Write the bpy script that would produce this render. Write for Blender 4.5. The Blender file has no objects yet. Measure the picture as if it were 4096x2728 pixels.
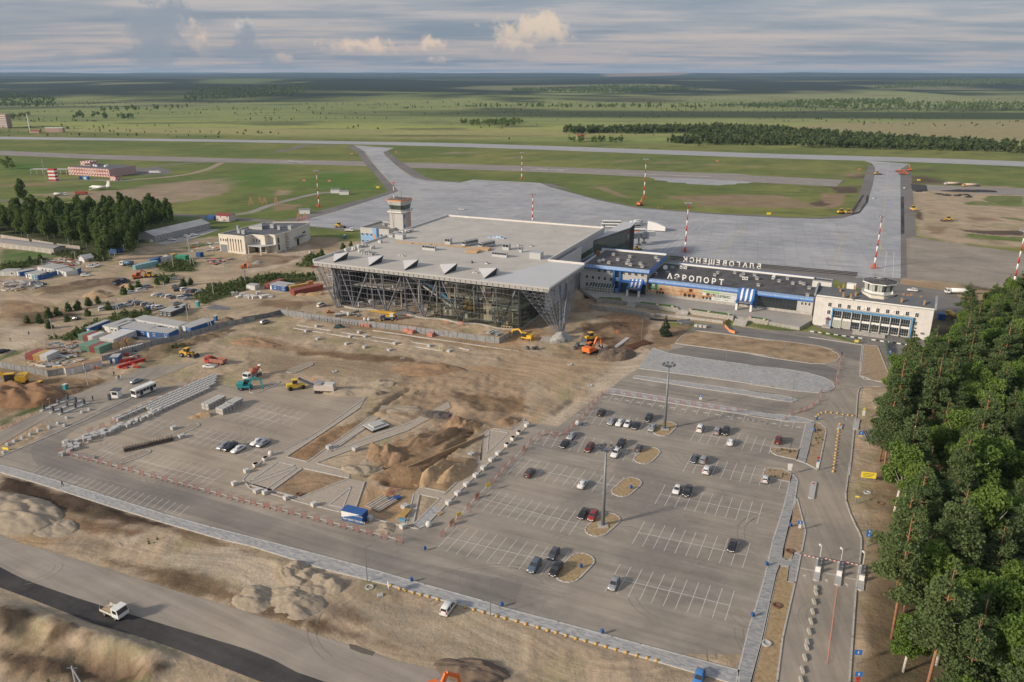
import bpy,bmesh,math,random
import numpy as np
from mathutils import Vector as Vc,Matrix
from math import cos,sin,pi,atan2
enum=enumerate;rn=range
def ZV(z):return Vc((0,0,z))
from mathutils.geometry import tessellate_polygon
random.seed(7);np.random.seed(7)
R=math.radians
sc=bpy.context.scene
COL=sc.collection
# camera
F_PX=3060.;CAM_H=100.;PITCH=math.atan(1064/F_PX)
cd=bpy.data.cameras.new('camera');cam=bpy.data.objects.new('camera',cd);COL.objects.link(cam)
cd.sensor_width=36.;cd.lens=36.*F_PX/4096.;cd.clip_start=1.;cd.clip_end=90000.
cam.location=(0,0,CAM_H);cam.rotation_euler=(pi/2-PITCH,0,0)
sc.camera=cam
# light, sky, exposure
SUN_EL=R(21);SUN_AZ=R(-114)
sdir=Vc((sin(SUN_AZ)*cos(SUN_EL),cos(SUN_AZ)*cos(SUN_EL),sin(SUN_EL)))
sl=bpy.data.lights.new('sun','SUN');so=bpy.data.objects.new('sun',sl);COL.objects.link(so)
sl.energy=3.;sl.angle=R(6);sl.color=(1.,.86,.70)
so.rotation_euler=(-sdir).to_track_quat('-Z','Y').to_euler()
sc.view_settings.view_transform='Standard';sc.view_settings.look='None'
sc.view_settings.exposure=.62;sc.view_settings.gamma=1.;sc.view_settings.use_curve_mapping=False
class NT:
 """small node tree builder"""
 def __init__(s,nt):s.nt=nt;s.n=nt.nodes;s.l=nt.links
 def new(s,t,**k):
  nd=s.n.new(t)
  for a,v in k.items():setattr(nd,a,v)
  return nd
 def set(s,sock,v):
  if isinstance(v,bpy.types.NodeSocket):s.l.new(v,sock)
  elif v is not None:
   if hasattr(sock.default_value,'__len__')and not hasattr(v,'__len__'):v=(v,)*len(sock.default_value)
   if hasattr(sock.default_value,'__len__')and len(sock.default_value)==4 and len(v)==3:v=tuple(v)+(1,)
   sock.default_value=v
 def m(s,op,a,b=None,c=None,clamp=False):
  nd=s.new('ShaderNodeMath',operation=op,use_clamp=clamp);s.set(nd.inputs[0],a)
  if b is not None:s.set(nd.inputs[1],b)
  if c is not None:s.set(nd.inputs[2],c)
  return nd.outputs[0]
 def v(s,op,a,b=None):
  nd=s.new('ShaderNodeVectorMath',operation=op);s.set(nd.inputs[0],a)
  if b is not None:s.set(nd.inputs[1],b)
  return nd.outputs['Value' if op in('DOT_PRODUCT','LENGTH')else 0]
 def noise(s,vec,scale,detail=4,rough=.55,dist=0.):
  nd=s.new('ShaderNodeTexNoise');s.set(nd.inputs['Vector'],vec)
  nd.inputs['Scale'].default_value=scale;nd.inputs['Detail'].default_value=detail
  nd.inputs['Roughness'].default_value=rough;nd.inputs['Distortion'].default_value=dist
  return nd.outputs['Fac']
 def rng(s,v,a,b,c=0.,d=1.,smooth=False):
  nd=s.new('ShaderNodeMapRange',interpolation_type='SMOOTHSTEP' if smooth else 'LINEAR')
  s.set(nd.inputs[0],v)
  for i,q in enum((a,b,c,d)):s.set(nd.inputs[i+1],q)
  return nd.outputs[0]
 def mix(s,f,a,b,mode='MIX'):
  nd=s.new('ShaderNodeMix',data_type='RGBA',blend_type=mode);nd.clamp_factor=True
  s.set(nd.inputs[0],f);s.set(nd.inputs[6],a);s.set(nd.inputs[7],b)
  return nd.outputs[2]
 def xyz(s,v):
  nd=s.new('ShaderNodeSeparateXYZ');s.set(nd.inputs[0],v);return nd.outputs
 def comb(s,x,y,z):
  nd=s.new('ShaderNodeCombineXYZ');s.set(nd.inputs[0],x);s.set(nd.inputs[1],y);s.set(nd.inputs[2],z);return nd.outputs[0]
w=bpy.data.worlds.new('World');sc.world=w;w.use_nodes=True
T=NT(w.node_tree);T.n.clear()
sky=T.new('ShaderNodeTexSky',sky_type='NISHITA');sky.sun_disc=False
sky.sun_elevation=SUN_EL;sky.sun_rotation=SUN_AZ;sky.altitude=200;sky.air_density=1.;sky.dust_density=2.2;sky.ozone_density=1.2
tc=T.new('ShaderNodeTexCoord').outputs['Generated']
X,Y,Z=T.xyz(tc)
el=T.m('MAXIMUM',Z,0.)
inv=T.m('DIVIDE',1.,T.m('ADD',el,.05))
cv=T.comb(T.m('MULTIPLY',T.m('MULTIPLY',X,inv),.55),T.m('MULTIPLY',T.m('MULTIPLY',Y,inv),1.1),0.)
n1=T.noise(cv,.50,7,.56,.4)
n2=T.noise(T.v('ADD',cv,(7.3,2.1,4.)),1.5,6,.6,.3)
lay=T.rng(T.m('ADD',T.m('MULTIPLY',n1,.7),T.m('MULTIPLY',n2,.3)),.34,.62,0,1,True)
base=T.mix(T.rng(el,0.,.16,0,1),(.46,.44,.47),(.33,.39,.49))
base=T.mix(T.rng(el,.2,.75,0,1,True),base,(.50,.53,.60))
base=T.mix(T.rng(el,0.,.035,.45,0,True),base,(.33,.39,.50))
light=T.mix(T.rng(el,.02,.16),(.66,.54,.50),(.74,.69,.68))
dark=(.235,.30,.405)
skyc=T.mix(T.rng(lay,0.,.55,.95,0.),base,dark)
skyc=T.mix(T.rng(lay,.55,1.,0,.75),skyc,light)
az=T.m('ARCTAN2',X,Y)
pv=T.comb(az,Z,0.)
wn=T.noise(pv,24,8,.66,.3)
big=T.noise(T.v('ADD',pv,(.493,5.008,1.)),34,6,.6)
def cumulus(skyc,a,z,hw,hh,lit,col_l,col_d,op):
 dx=T.m('DIVIDE',T.m('SUBTRACT',az,a),hw);dz=T.m('DIVIDE',T.m('SUBTRACT',Z,z),hh)
 d=T.m('ADD',T.m('SQRT',T.m('ADD',T.m('MULTIPLY',dx,dx),T.m('MULTIPLY',dz,dz))),T.m('MULTIPLY',T.m('SUBTRACT',wn,.5),3.4))
 msk=T.m('MULTIPLY',T.rng(d,1.,.45,0,op,True),T.rng(dz,-1.1,.3,.25,1.,True))
 shade=T.rng(T.m('ADD',T.m('ADD',T.m('MULTIPLY',dz,.55),T.m('MULTIPLY',dx,.15)),T.m('MULTIPLY',T.m('SUBTRACT',big,.5),3.)),lit,lit+.9,0,1,True)
 return T.mix(msk,skyc,T.mix(shade,col_d,col_l))
def sp(px,py):
 u=(px-2048)/F_PX;v=(1364-py)/F_PX
 y=cos(PITCH)+v*sin(PITCH);z=-sin(PITCH)+v*cos(PITCH)
 return atan2(u,y),z/math.sqrt(u*u+y*y+z*z)
WARM=(1.,.74,.58);PALE=(.74,.67,.65);BLUE=(.31,.36,.45);GREY=(.42,.42,.47)
for px,py,wx,hy,lit,cl,cdk,op in[(615,130,125,150,.35,PALE,BLUE,.92),(620,220,100,60,2,PALE,BLUE,.8),(800,165,42,70,-.5,WARM,GREY,.8),(830,230,45,45,2,WARM,GREY,.6),(985,145,46,75,-.2,PALE,BLUE,.85),(985,215,80,55,.75,WARM,BLUE,.8),(1100,262,110,26,1.2,WARM,BLUE,.75),(1150,240,60,22,-.3,WARM,GREY,.4),(1450,190,170,40,-.7,WARM,GREY,.75),(1520,245,120,22,1.5,WARM,BLUE,.75),(1740,185,58,36,-.7,WARM,GREY,.8),(1750,245,80,26,-.3,WARM,GREY,.7),(2120,130,165,66,-.7,(.92,.72,.56),GREY,.9),(2050,210,95,55,-.1,WARM,GREY,.6),(2490,225,40,40,-.3,WARM,GREY,.4),(3700,200,260,20,2,WARM,BLUE,.45),(250,235,40,22,2,PALE,BLUE,.45)]:
 a,z=sp(px,py)
 skyc=cumulus(skyc,a,z,wx/F_PX,hy/F_PX,lit,cl,cdk,op)
nsk=T.new('ShaderNodeVectorMath',operation='SCALE');T.l.new(sky.outputs[0],nsk.inputs[0]);nsk.inputs['Scale'].default_value=.10
skyv=T.new('ShaderNodeVectorMath',operation='SCALE');T.l.new(skyc,skyv.inputs[0]);skyv.inputs['Scale'].default_value=.56
tot=T.mix(.86,nsk.outputs[0],skyv.outputs[0])
bg=T.new('ShaderNodeBackground');T.l.new(tot,bg.inputs[0]);bg.inputs[1].default_value=1.
T.l.new(bg.outputs[0],T.new('ShaderNodeOutputWorld').inputs[0])
# survey: pixel of the photograph -> point of the place
def G(px,py,z=0.):
 u=(px-2048)/F_PX;v=(1364-py)/F_PX
 dy=cos(PITCH)+v*sin(PITCH);dz=-sin(PITCH)+v*cos(PITCH)
 t=(z-CAM_H)/dz
 return Vc((u*t,dy*t,z))
CROP=dict(A=(0,480),B=(1000,700),C=(2000,700),D=(2996,600),E=(0,1050),F=(1000,1150),H=(2000,1250),I=(2996,1200),J=(0,1600),K=(1000,1700),L=(2000,1850),N=(0,2128),O=(1000,2128),M=(2996,1850),W=(0,0))
CS=dict(M=1964/1100.,W=2354/4096.)
def px(k,x,y):
 o=CROP[k];s=CS.get(k,2355/1100.);return o[0]+x/s,o[1]+y/s
def g(k,x,y,z=0.):return G(*px(k,x,y),z)
def gp(k,pts,z=0.):return[g(k,x,y,z)for x,y in pts]
# materials
MATS={}
def mat(name,col,rough=.7,metal=0.,var=.12,scale=1.5,bump=0.,bscale=8.,spec=.5,coat=0.,local=False,emit=None,streak=0.):
 if name in MATS:return MATS[name]
 m=bpy.data.materials.new(name);m.use_nodes=True;t=NT(m.node_tree);b=t.n['Principled BSDF']
 b.inputs['Roughness'].default_value=rough;b.inputs['Metallic'].default_value=metal
 b.inputs['Specular IOR Level'].default_value=spec;b.inputs['Coat Weight'].default_value=coat
 pos=t.new('ShaderNodeTexCoord').outputs['Object']if local else t.new('ShaderNodeNewGeometry').outputs['Position']
 c=tuple(col)+(1,)
 if var>0:
  nz=t.noise(pos,scale,5,.6)
  f=t.rng(nz,.3,.7,1-var,1+var)
  if streak>0:
   x,y,z=t.xyz(pos)
   ns=t.noise(t.comb(t.m('MULTIPLY',x,2.2),t.m('MULTIPLY',y,2.2),t.m('MULTIPLY',z,.25)),1.6,4,.6)
   f=t.m('MULTIPLY',f,t.rng(ns,.45,.72,1.,1-streak))
  cc=t.new('ShaderNodeVectorMath',operation='SCALE');cc.inputs[0].default_value=c[:3];t.l.new(f,cc.inputs['Scale'])
  t.l.new(cc.outputs[0],b.inputs['Base Color'])
  t.l.new(t.rng(nz,.3,.7,min(1,rough+.08),max(.02,rough-.08)),b.inputs['Roughness'])
 else:b.inputs['Base Color'].default_value=c
 if bump>0:
  bn=t.new('ShaderNodeBump');bn.inputs['Strength'].default_value=bump;bn.inputs['Distance'].default_value=.1
  t.l.new(t.noise(pos,bscale,5,.6),bn.inputs['Height']);t.l.new(bn.outputs[0],b.inputs['Normal'])
 if emit:b.inputs['Emission Color'].default_value=tuple(emit[:3])+(1,);b.inputs['Emission Strength'].default_value=emit[3]
 MATS[name]=m;return m
 # object helpers
def link(o):
 COL.objects.link(o);return o
def obj(name,mesh,material=None,parent=None,loc=None,rot=None,label=None):
 if material is not None:
  mesh.materials.clear()
  for mm in(material if isinstance(material,(list,tuple))else[material]):mesh.materials.append(mm)
 o=bpy.data.objects.new(name,mesh);COL.objects.link(o)
 if parent is not None:o.parent=parent
 if loc is not None:o.location=loc
 if rot is not None:o.rotation_euler=rot if hasattr(rot,'__len__')else(0,0,rot)
 if label:o['label']=label
 return o
def tag(o,label=None,cat=None,group=None,kind=None):
 if label:o['label']=label
 if cat:o['category']=cat
 if group:o['group']=group
 if kind:o['kind']=kind
 return o
def TH(name,label,cat,loc=(0,0,0),rz=0.,group=None):
 o=bpy.data.objects.new(name,None);COL.objects.link(o);o.location=loc;o.rotation_euler=(0,0,rz)
 o.empty_display_size=.3
 return tag(o,label,cat,group)
class MB:
 """collects shapes for ONE mesh"""
 def __init__(s):s.v=[];s.f=[];s.mi=[];s.cur=0
 def add(s,vs,fs):
  o=len(s.v);s.v+=[tuple(v)for v in vs];s.f+=[tuple(i+o for i in f)for f in fs];s.mi+=[s.cur]*len(fs);return s
 def box(s,x0,x1,y0,y1,z0,z1,M=None):
  vs=[Vc((x,y,z))for z in(z0,z1)for y in(y0,y1)for x in(x0,x1)]
  if M is not None:vs=[M@v for v in vs]
  return s.add(vs,[(0,2,3,1),(4,5,7,6),(0,1,5,4),(2,6,7,3),(0,4,6,2),(1,3,7,5)])
 def cbox(s,c,sx,sy,sz,rz=0.):
  M=Matrix.Translation(c)@Matrix.Rotation(rz,4,'Z')
  return s.box(-sx/2,sx/2,-sy/2,sy/2,-sz/2,sz/2,M)
 def tube(s,a,b,r0,r1=None,n=6,cap=True):
  a=Vc(a);b=Vc(b);r1=r0 if r1 is None else r1
  d=(b-a)
  if d.length<1e-6:return s
  q=d.to_track_quat('Z','Y');vs=[]
  for p,r in((a,r0),(b,r1)):
   for i in rn(n):
    t=2*pi*i/n;vs.append(p+q@Vc((r*cos(t),r*sin(t),0)))
  fs=[(i,(i+1)%n,n+(i+1)%n,n+i)for i in rn(n)]
  if cap:fs+=[tuple(rn(n-1,-1,-1)),tuple(rn(n,2*n))]
  return s.add(vs,fs)
 def bar(s,a,b,w,h=None):
  """square section bar"""
  h=w if h is None else h;a=Vc(a);b=Vc(b);d=b-a
  if d.length<1e-6:return s
  z=ZV(1)if abs(d.normalized().z)<.95 else Vc((1,0,0))
  u=d.cross(z).normalized()*w/2;t=u.cross(d).normalized()*h/2
  vs=[p+i*u+j*t for p in(a,b)for i,j in((-1,-1),(1,-1),(1,1),(-1,1))]
  return s.add(vs,[(0,1,2,3),(7,6,5,4),(0,4,5,1),(1,5,6,2),(2,6,7,3),(3,7,4,0)])
 def prism(s,pts,z0,z1):
  n=len(pts);P3=[Vc((p[0],p[1],0))for p in pts]
  vs=[(p[0],p[1],z0)for p in P3]+[(p[0],p[1],z1)for p in P3]
  fs=[(i,(i+1)%n,n+(i+1)%n,n+i)for i in rn(n)]
  for t in tessellate_polygon([P3]):
   fs.append(tuple(t[::-1]));fs.append(tuple(i+n for i in t))
  return s.add(vs,fs)
 def quad(s,a,b,c,d):return s.add([a,b,c,d],[(0,1,2,3)])
 def tri(s,a,b,c):return s.add([a,b,c],[(0,1,2)])
 def lathe(s,prof,n=12,c=(0,0,0)):
  vs=[];c=Vc(c)
  for r,z in prof:
   for i in rn(n):t=2*pi*i/n;vs.append(c+Vc((r*cos(t),r*sin(t),z)))
  fs=[(k*n+i,k*n+(i+1)%n,(k+1)*n+(i+1)%n,(k+1)*n+i)for k in rn(len(prof)-1)for i in rn(n)]
  if prof[0][0]>0:fs.append(tuple(rn(n-1,-1,-1)))
  if prof[-1][0]>0:fs.append(tuple((len(prof)-1)*n+i for i in rn(n)))
  return s.add(vs,fs)
 def mesh(s,name='m',smooth=False,fix=True):
  me=bpy.data.meshes.new(name);me.from_pydata(s.v,[],s.f)
  if any(s.mi):me.polygons.foreach_set('material_index',s.mi)
  if fix:
   bm=bmesh.new();bm.from_mesh(me);bmesh.ops.recalc_face_normals(bm,faces=bm.faces);bm.to_mesh(me);bm.free()
  if smooth:me.polygons.foreach_set('use_smooth',[True]*len(me.polygons))
  me.update();return me
 def obj(s,name,material=None,parent=None,smooth=False,fix=True,**k):
  return obj(name,s.mesh(name,smooth,fix),material,parent,**k)
def arc(pts,n=6):
 """Catmull-Rom smoothing of an open line"""
 P=[Vc(p)for p in pts];P=[P[0]*2-P[1]]+P+[P[-1]*2-P[-2]];out=[]
 for i in rn(1,len(P)-2):
  for k in rn(n):
   t=k/n;a,b,c,d=P[i-1:i+3]
   out.append(.5*((2*b)+(c-a)*t+(2*a-5*b+4*c-d)*t*t+(3*b-a-3*c+d)*t**3))
 out.append(P[-2]);return out
 # numpy noise
def _h(ix,iy,s):
 n=(ix*374761393+iy*668265263+s*974634777)&0xffffffff
 n=((n^(n>>13))*1274126177)&0xffffffff
 return((n^(n>>16))&0xffff)/65535.
def vnoise(x,y,s=0):
 x0=np.floor(x).astype(np.int64);y0=np.floor(y).astype(np.int64);fx=x-x0;fy=y-y0
 fx=fx*fx*(3-2*fx);fy=fy*fy*(3-2*fy)
 return(_h(x0,y0,s)*(1-fx)+_h(x0+1,y0,s)*fx)*(1-fy)+(_h(x0,y0+1,s)*(1-fx)+_h(x0+1,y0+1,s)*fx)*fy
def fbm(x,y,o=4,s=0,g_=.5):
 r=0;a=1;t=0
 for i in rn(o):r=r+a*vnoise(x*2**i+17.3*i,y*2**i-9.1*i,s+i);t+=a;a*=g_
 return r/t
def sst(a,b,x):
 t=np.clip((x-a)/(b-a),0,1);return t*t*(3-2*t)
def poly_sd(x,y,poly):
 """signed distance, positive inside"""
 d=np.full(x.shape,1e9);ins=np.zeros(x.shape,bool);n=len(poly)
 for i in rn(n):
  ax,ay=poly[i][0],poly[i][1];bx,by=poly[(i+1)%n][0],poly[(i+1)%n][1]
  ex,ey=bx-ax,by-ay;L=ex*ex+ey*ey+1e-12
  t=np.clip(((x-ax)*ex+(y-ay)*ey)/L,0,1)
  d=np.minimum(d,(x-ax-t*ex)**2+(y-ay-t*ey)**2)
  c=((ay>y)!=(by>y))&(x<(bx-ax)*(y-ay)/(by-ay+1e-12)+ax)
  ins^=c
 d=np.sqrt(d);return np.where(ins,d,-d)
def line_d(x,y,pts):
 d=np.full(x.shape,1e9)
 for i in rn(len(pts)-1):
  ax,ay=pts[i][0],pts[i][1];ex,ey=pts[i+1][0]-ax,pts[i+1][1]-ay;L=ex*ex+ey*ey+1e-12
  t=np.clip(((x-ax)*ex+(y-ay)*ey)/L,0,1)
  d=np.minimum(d,(x-ax-t*ex)**2+(y-ay-t*ey)**2)
 return np.sqrt(d)
CROP.update(a1=(860,860),a2=(1400,720),a3=(2560,1100),a4=(3240,1060),a5=(0,1020),a6=(200,600))
CS.update(a1=4.71,a2=4.9,a3=2355/700.,a4=2355/560.,a5=2355/520.,a6=2355/440.)
CROP.update(P=(2800,1550),Q=(1100,560),U=(2200,560),S=(0,0),V=(2048,0),X=(1220,1020),Y=(1680,1060),Z=(2140,960))
CS.update(P=2195/700.,Q=2355/1200.,U=1.57,S=1.15,V=1.15,X=4.71,Y=4.71,Z=3.734)
# surface materials
def ground_mat(name='ground_surface'):
 m=bpy.data.materials.new(name);m.use_nodes=True;t=NT(m.node_tree);b=t.n['Principled BSDF']
 a=t.new('ShaderNodeAttribute',attribute_name='tint');pos=t.new('ShaderNodeNewGeometry').outputs['Position']
 r=t.new('ShaderNodeAttribute',attribute_name='soil').outputs['Fac']
 n1=t.noise(pos,.055,6,.62);n2=t.noise(pos,.9,6,.65);n3=t.noise(pos,5.,4,.6)
 px_,py_,pz_=t.xyz(pos)
 wob=t.noise(pos,.012,2,.5)
 ax=t.m('ADD',t.m('MULTIPLY',px_,.93),t.m('MULTIPLY',py_,-.36));ay=t.m('ADD',t.m('MULTIPLY',px_,.36),t.m('MULTIPLY',py_,.93))
 tr=t.noise(t.comb(t.m('MULTIPLY',ax,.05),t.m('ADD',t.m('MULTIPLY',ay,.42),t.m('MULTIPLY',wob,34)),0.),1.,6,.66,.9)
 f=t.m('MULTIPLY',t.rng(n1,.28,.72,.82,1.18),t.rng(n2,.28,.72,.86,1.14))
 f=t.m('MULTIPLY',f,t.rng(n3,.2,.8,.88,1.12))
 f=t.m('MULTIPLY',f,t.m('ADD',1.,t.m('MULTIPLY',r,t.rng(tr,.35,.65,-.22,.15))))
 sc_=t.new('ShaderNodeVectorMath',operation='SCALE');t.l.new(a.outputs['Color'],sc_.inputs[0]);t.l.new(f,sc_.inputs['Scale'])
 hue=t.mix(t.rng(t.noise(pos,.35,5,.6),.4,.75,0,.35),sc_.outputs[0],t.mix(1.,sc_.outputs[0],(1.12,.92,.78,1),'MULTIPLY'))
 t.l.new(hue,b.inputs['Base Color']);b.inputs['Roughness'].default_value=.95;b.inputs['Specular IOR Level'].default_value=.15
 bn=t.new('ShaderNodeBump');bn.inputs['Strength'].default_value=.55;bn.inputs['Distance'].default_value=.45
 t.l.new(t.m('ADD',t.m('ADD',n2,t.m('MULTIPLY',n3,.25)),t.m('MULTIPLY',t.m('MULTIPLY',tr,r),.5)),bn.inputs['Height']);t.l.new(bn.outputs[0],b.inputs['Normal'])
 return m
def pmat(name,col,dust,amount=.5,ang=-.42,tile=None,dscale=.045,streak=.16,fine=.07,crack=0.,rough=.9):
 """paving with blown dust, wheel lanes along a direction and an optional slab grid"""
 m=bpy.data.materials.new(name);m.use_nodes=True;t=NT(m.node_tree);b=t.n['Principled BSDF']
 pos=t.new('ShaderNodeNewGeometry').outputs['Position'];x,y,z=t.xyz(pos)
 ca,sa=cos(ang),sin(ang)
 ax=t.m('ADD',t.m('MULTIPLY',x,ca),t.m('MULTIPLY',y,sa));ay=t.m('ADD',t.m('MULTIPLY',x,-sa),t.m('MULTIPLY',y,ca))
 n1=t.noise(pos,dscale,6,.6,.4);n2=t.noise(pos,.7,6,.62);n3=t.noise(pos,6,3,.6)
 st=t.noise(t.comb(t.m('MULTIPLY',ax,.03),t.m('MULTIPLY',ay,.55),0),1.,5,.6,.2)
 c=t.mix(t.rng(n1,.36,.66,0,1,True),col,t.mix(amount,col,dust))
 c=t.mix(t.rng(n2,.35,.8,0,amount*.5),c,dust)
 f=t.m('MULTIPLY',t.rng(st,.3,.7,1-streak,1+streak),t.rng(n3,.2,.8,1-fine,1+fine))
 f=t.m('MULTIPLY',f,t.rng(t.noise(pos,.42,4,.7),.66,.74,1,.86));f=t.m('MULTIPLY',f,t.rng(t.noise(pos,.11,3,.5),.3,.7,.92,1.07))
 if tile:
  tx,ty,gap,dk=tile
  jx=t.m('PINGPONG',t.m('ADD',ax,0.),tx/2);jy=t.m('PINGPONG',ay,ty/2)
  j=t.m('MINIMUM',jx,jy)
  f=t.m('MULTIPLY',f,t.rng(j,0,gap,dk,1))
  cell=t.new('ShaderNodeTexWhiteNoise',noise_dimensions='2D')
  t.l.new(t.comb(t.m('FLOOR',t.m('DIVIDE',ax,tx)),t.m('FLOOR',t.m('DIVIDE',ay,ty)),0),cell.inputs['Vector'])
  f=t.m('MULTIPLY',f,t.rng(cell.outputs['Value'],0,1,.955,1.045))
 s=t.new('ShaderNodeVectorMath',operation='SCALE');t.l.new(c,s.inputs[0]);t.l.new(f,s.inputs['Scale'])
 t.l.new(s.outputs[0],b.inputs['Base Color']);b.inputs['Roughness'].default_value=rough;b.inputs['Specular IOR Level'].default_value=.25
 bn=t.new('ShaderNodeBump');bn.inputs['Strength'].default_value=.25;bn.inputs['Distance'].default_value=.03
 t.l.new(n3,bn.inputs['Height']);t.l.new(bn.outputs[0],b.inputs['Normal'])
 return m
def paver_mat(name,a_,b_,c_,ang,lx=.9,ly=.28,dust=(.34,.30,.25),du=.35):
 """running rows of pavers in mixed greys"""
 m=bpy.data.materials.new(name);m.use_nodes=True;t=NT(m.node_tree);b=t.n['Principled BSDF']
 pos=t.new('ShaderNodeNewGeometry').outputs['Position'];x,y,z=t.xyz(pos);ca,sa=cos(ang),sin(ang)
 ax=t.m('ADD',t.m('MULTIPLY',x,ca),t.m('MULTIPLY',y,sa));ay=t.m('ADD',t.m('MULTIPLY',x,-sa),t.m('MULTIPLY',y,ca))
 row=t.m('FLOOR',t.m('DIVIDE',ay,ly));wr=t.new('ShaderNodeTexWhiteNoise',noise_dimensions='1D');t.l.new(row,wr.inputs['W'])
 sx=t.m('ADD',t.m('DIVIDE',ax,lx),t.m('MULTIPLY',wr.outputs['Value'],7))
 cell=t.new('ShaderNodeTexWhiteNoise',noise_dimensions='2D');t.l.new(t.comb(t.m('FLOOR',sx),row,0),cell.inputs['Vector'])
 n=t.noise(pos,.16,4,.6)
 k=t.m('ADD',t.m('MULTIPLY',cell.outputs['Value'],.6),t.m('MULTIPLY',n,.4))
 c=t.mix(t.rng(k,.25,.5),a_,b_);c=t.mix(t.rng(k,.5,.72),c,c_)
 c=t.mix(t.rng(t.noise(pos,.09,5,.6),.4,.7,0,du),c,dust)
 jy=t.m('PINGPONG',ay,ly/2)
 s=t.new('ShaderNodeVectorMath',operation='SCALE');t.l.new(c,s.inputs[0]);t.l.new(t.rng(jy,0,.03,.85,1),s.inputs['Scale'])
 t.l.new(s.outputs[0],b.inputs['Base Color']);b.inputs['Roughness'].default_value=.85;b.inputs['Specular IOR Level'].default_value=.3
 return m
DUST=(.37,.32,.26)
M_lot=pmat('dusty_asphalt',(.215,.198,.178),DUST,.75,-.42)
M_road=pmat('road_asphalt',(.245,.222,.192),DUST,.8,1.45)
M_fresh=pmat('fresh_asphalt',(.030,.030,.034),(.16,.145,.13),.35,-.5,dscale=.03)
M_base=pmat('rolled_road_base',(.26,.235,.21),(.36,.31,.25),.8,-.5,dscale=.03)
M_upper=pmat('terrace_road_asphalt',(.165,.158,.152),(.27,.24,.21),.4,-.45)
M_apron=pmat('apron_concrete',(.30,.31,.33),(.42,.42,.425),.75,-.30,tile=(7.5,7.5,.25,.80),dscale=.018,streak=.24)
M_runway=pmat('runway_concrete',(.33,.335,.35),(.40,.40,.40),.6,-.26,dscale=.01,streak=.12)
M_taxi=pmat('old_taxiway_concrete',(.255,.230,.215),(.31,.28,.25),.7,-.26,tile=(7,7,.15,.85),dscale=.01,streak=.12)
M_sh=pmat('shoulder_asphalt',(.155,.145,.140),(.24,.22,.20),.5,-.3,dscale=.02)
M_pav=paver_mat('grey_pavers',(.27,.28,.295),(.35,.355,.36),(.43,.43,.42),-.42)
M_pav2=paver_mat('grey_pavers_right',(.24,.25,.265),(.32,.325,.33),(.38,.38,.375),-.42,du=.25)
M_path=paver_mat('sandy_pavers',(.36,.31,.25),(.40,.345,.28),(.43,.375,.31),.85,.5,.3,(.40,.33,.25),.5)
M_kerb=mat('kerb_concrete',(.46,.445,.42),.9,var=.2,scale=1.2)
M_line=mat('road_paint',(.58,.57,.54),.8,var=.22,scale=3)
M_yline=mat('apron_yellow_paint',(.50,.42,.20),.8,var=.25,scale=1)
M_con=mat('concrete',(.42,.40,.37),.9,var=.2,scale=.6,streak=.3)
M_terrace=pmat('terrace_slabs',(.33,.32,.30),(.40,.37,.33),.5,-.45,tile=(1.,1.,.07,.8),streak=.08)
FLATS=[]
def SHT(name,pts,m,z,keep=True,soft=0,kerb=None,hole=None):
 P2=[Vc((p[0],p[1],0))for p in pts]
 me=bpy.data.meshes.new(name);loops=[P2]
 me.from_pydata([(p.x,p.y,z)for p in P2],[],[tuple(t)for t in tessellate_polygon(loops)])
 bm=bmesh.new();bm.from_mesh(me)
 for f in bm.faces:
  f.normal_update()
  if f.normal.z<0:f.normal_flip()
 bm.to_mesh(me);bm.free()
 o=obj(name,me,m);o['kind']='structure'
 if keep:FLATS.append([(p.x,p.y)for p in P2])
 return o
def strip(name,a,b,m,z,keep=False):
 return SHT(name,list(a)+list(b)[::-1],m,z,keep)
KERB=MB()
def kerb(pts,closed=False,w_=.3,h=.16,z=0.,out=None):
 mb=out or KERB;P=[Vc((p[0],p[1],0))for p in pts]
 if closed:P.append(P[0])
 for i in rn(len(P)-1):
  a,b=P[i],P[i+1];d=(b-a)
  if d.length<.05:continue
  d.normalize();e=d*.08
  mb.bar((a-e)+ZV(z+h/2-.02),(b+e)+ZV(z+h/2-.02),w_,h+.04)
  # airfield
rn_far=[(-300,545),(0,547),(700,556),(1450,566),(2048,579),(2996,612),(3600,629),(4096,646),(4500,661)]
rn_nr=[(-300,555),(0,557),(700,565),(1450,578),(2048,595),(2996,630),(3600,647),(4096,666),(4500,681)]
SHT('runway',arc([G(*p)for p in rn_far],4)+arc([G(*p)for p in rn_nr],4)[::-1],M_runway,.06,False)
tx1_t=arc([g('A',-200,250),g('A',0,262),g('A',1000,302),g('A',2355,337),g('Q',730,168)],3)
tx1_b=arc([g('A',-200,288),g('A',0,300),g('A',1000,340),g('A',2355,374),g('Q',730,206)],3)
strip('old_taxiway',tx1_t,tx1_b,M_taxi,.02)
tx2_t=arc([g('Q',1000,177),g('Q',1400,186),g('Q',2355,218),g('U',840,203),g('U',1840,250)],3)
tx2_b=arc([g('Q',1040,218),g('Q',1400,228),g('Q',2355,263),g('U',840,245),g('U',1800,292)],3)
strip('old_taxiway',tx2_t,tx2_b,M_taxi,.021)
strip('old_taxiway',[g('D',1500,296),g('D',1950,318),g('D',2355,330)],[g('D',1520,345),g('D',1950,372),g('D',2355,391)],M_taxi,.022)
SHT('taxiway_patch',gp('U',[(615,234),(900,242),(1280,264),(1240,272),(1180,272),(1160,279),(1100,280),(1060,285),(860,276),(850,270),(740,265),(735,258),(660,252),(655,244)]),M_runway,.035,False)
SHT('taxiway_patch',gp('U',[(840,201),(1190,214),(1260,222),(1100,214)]),M_runway,.036,False)
CR=MB()
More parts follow.
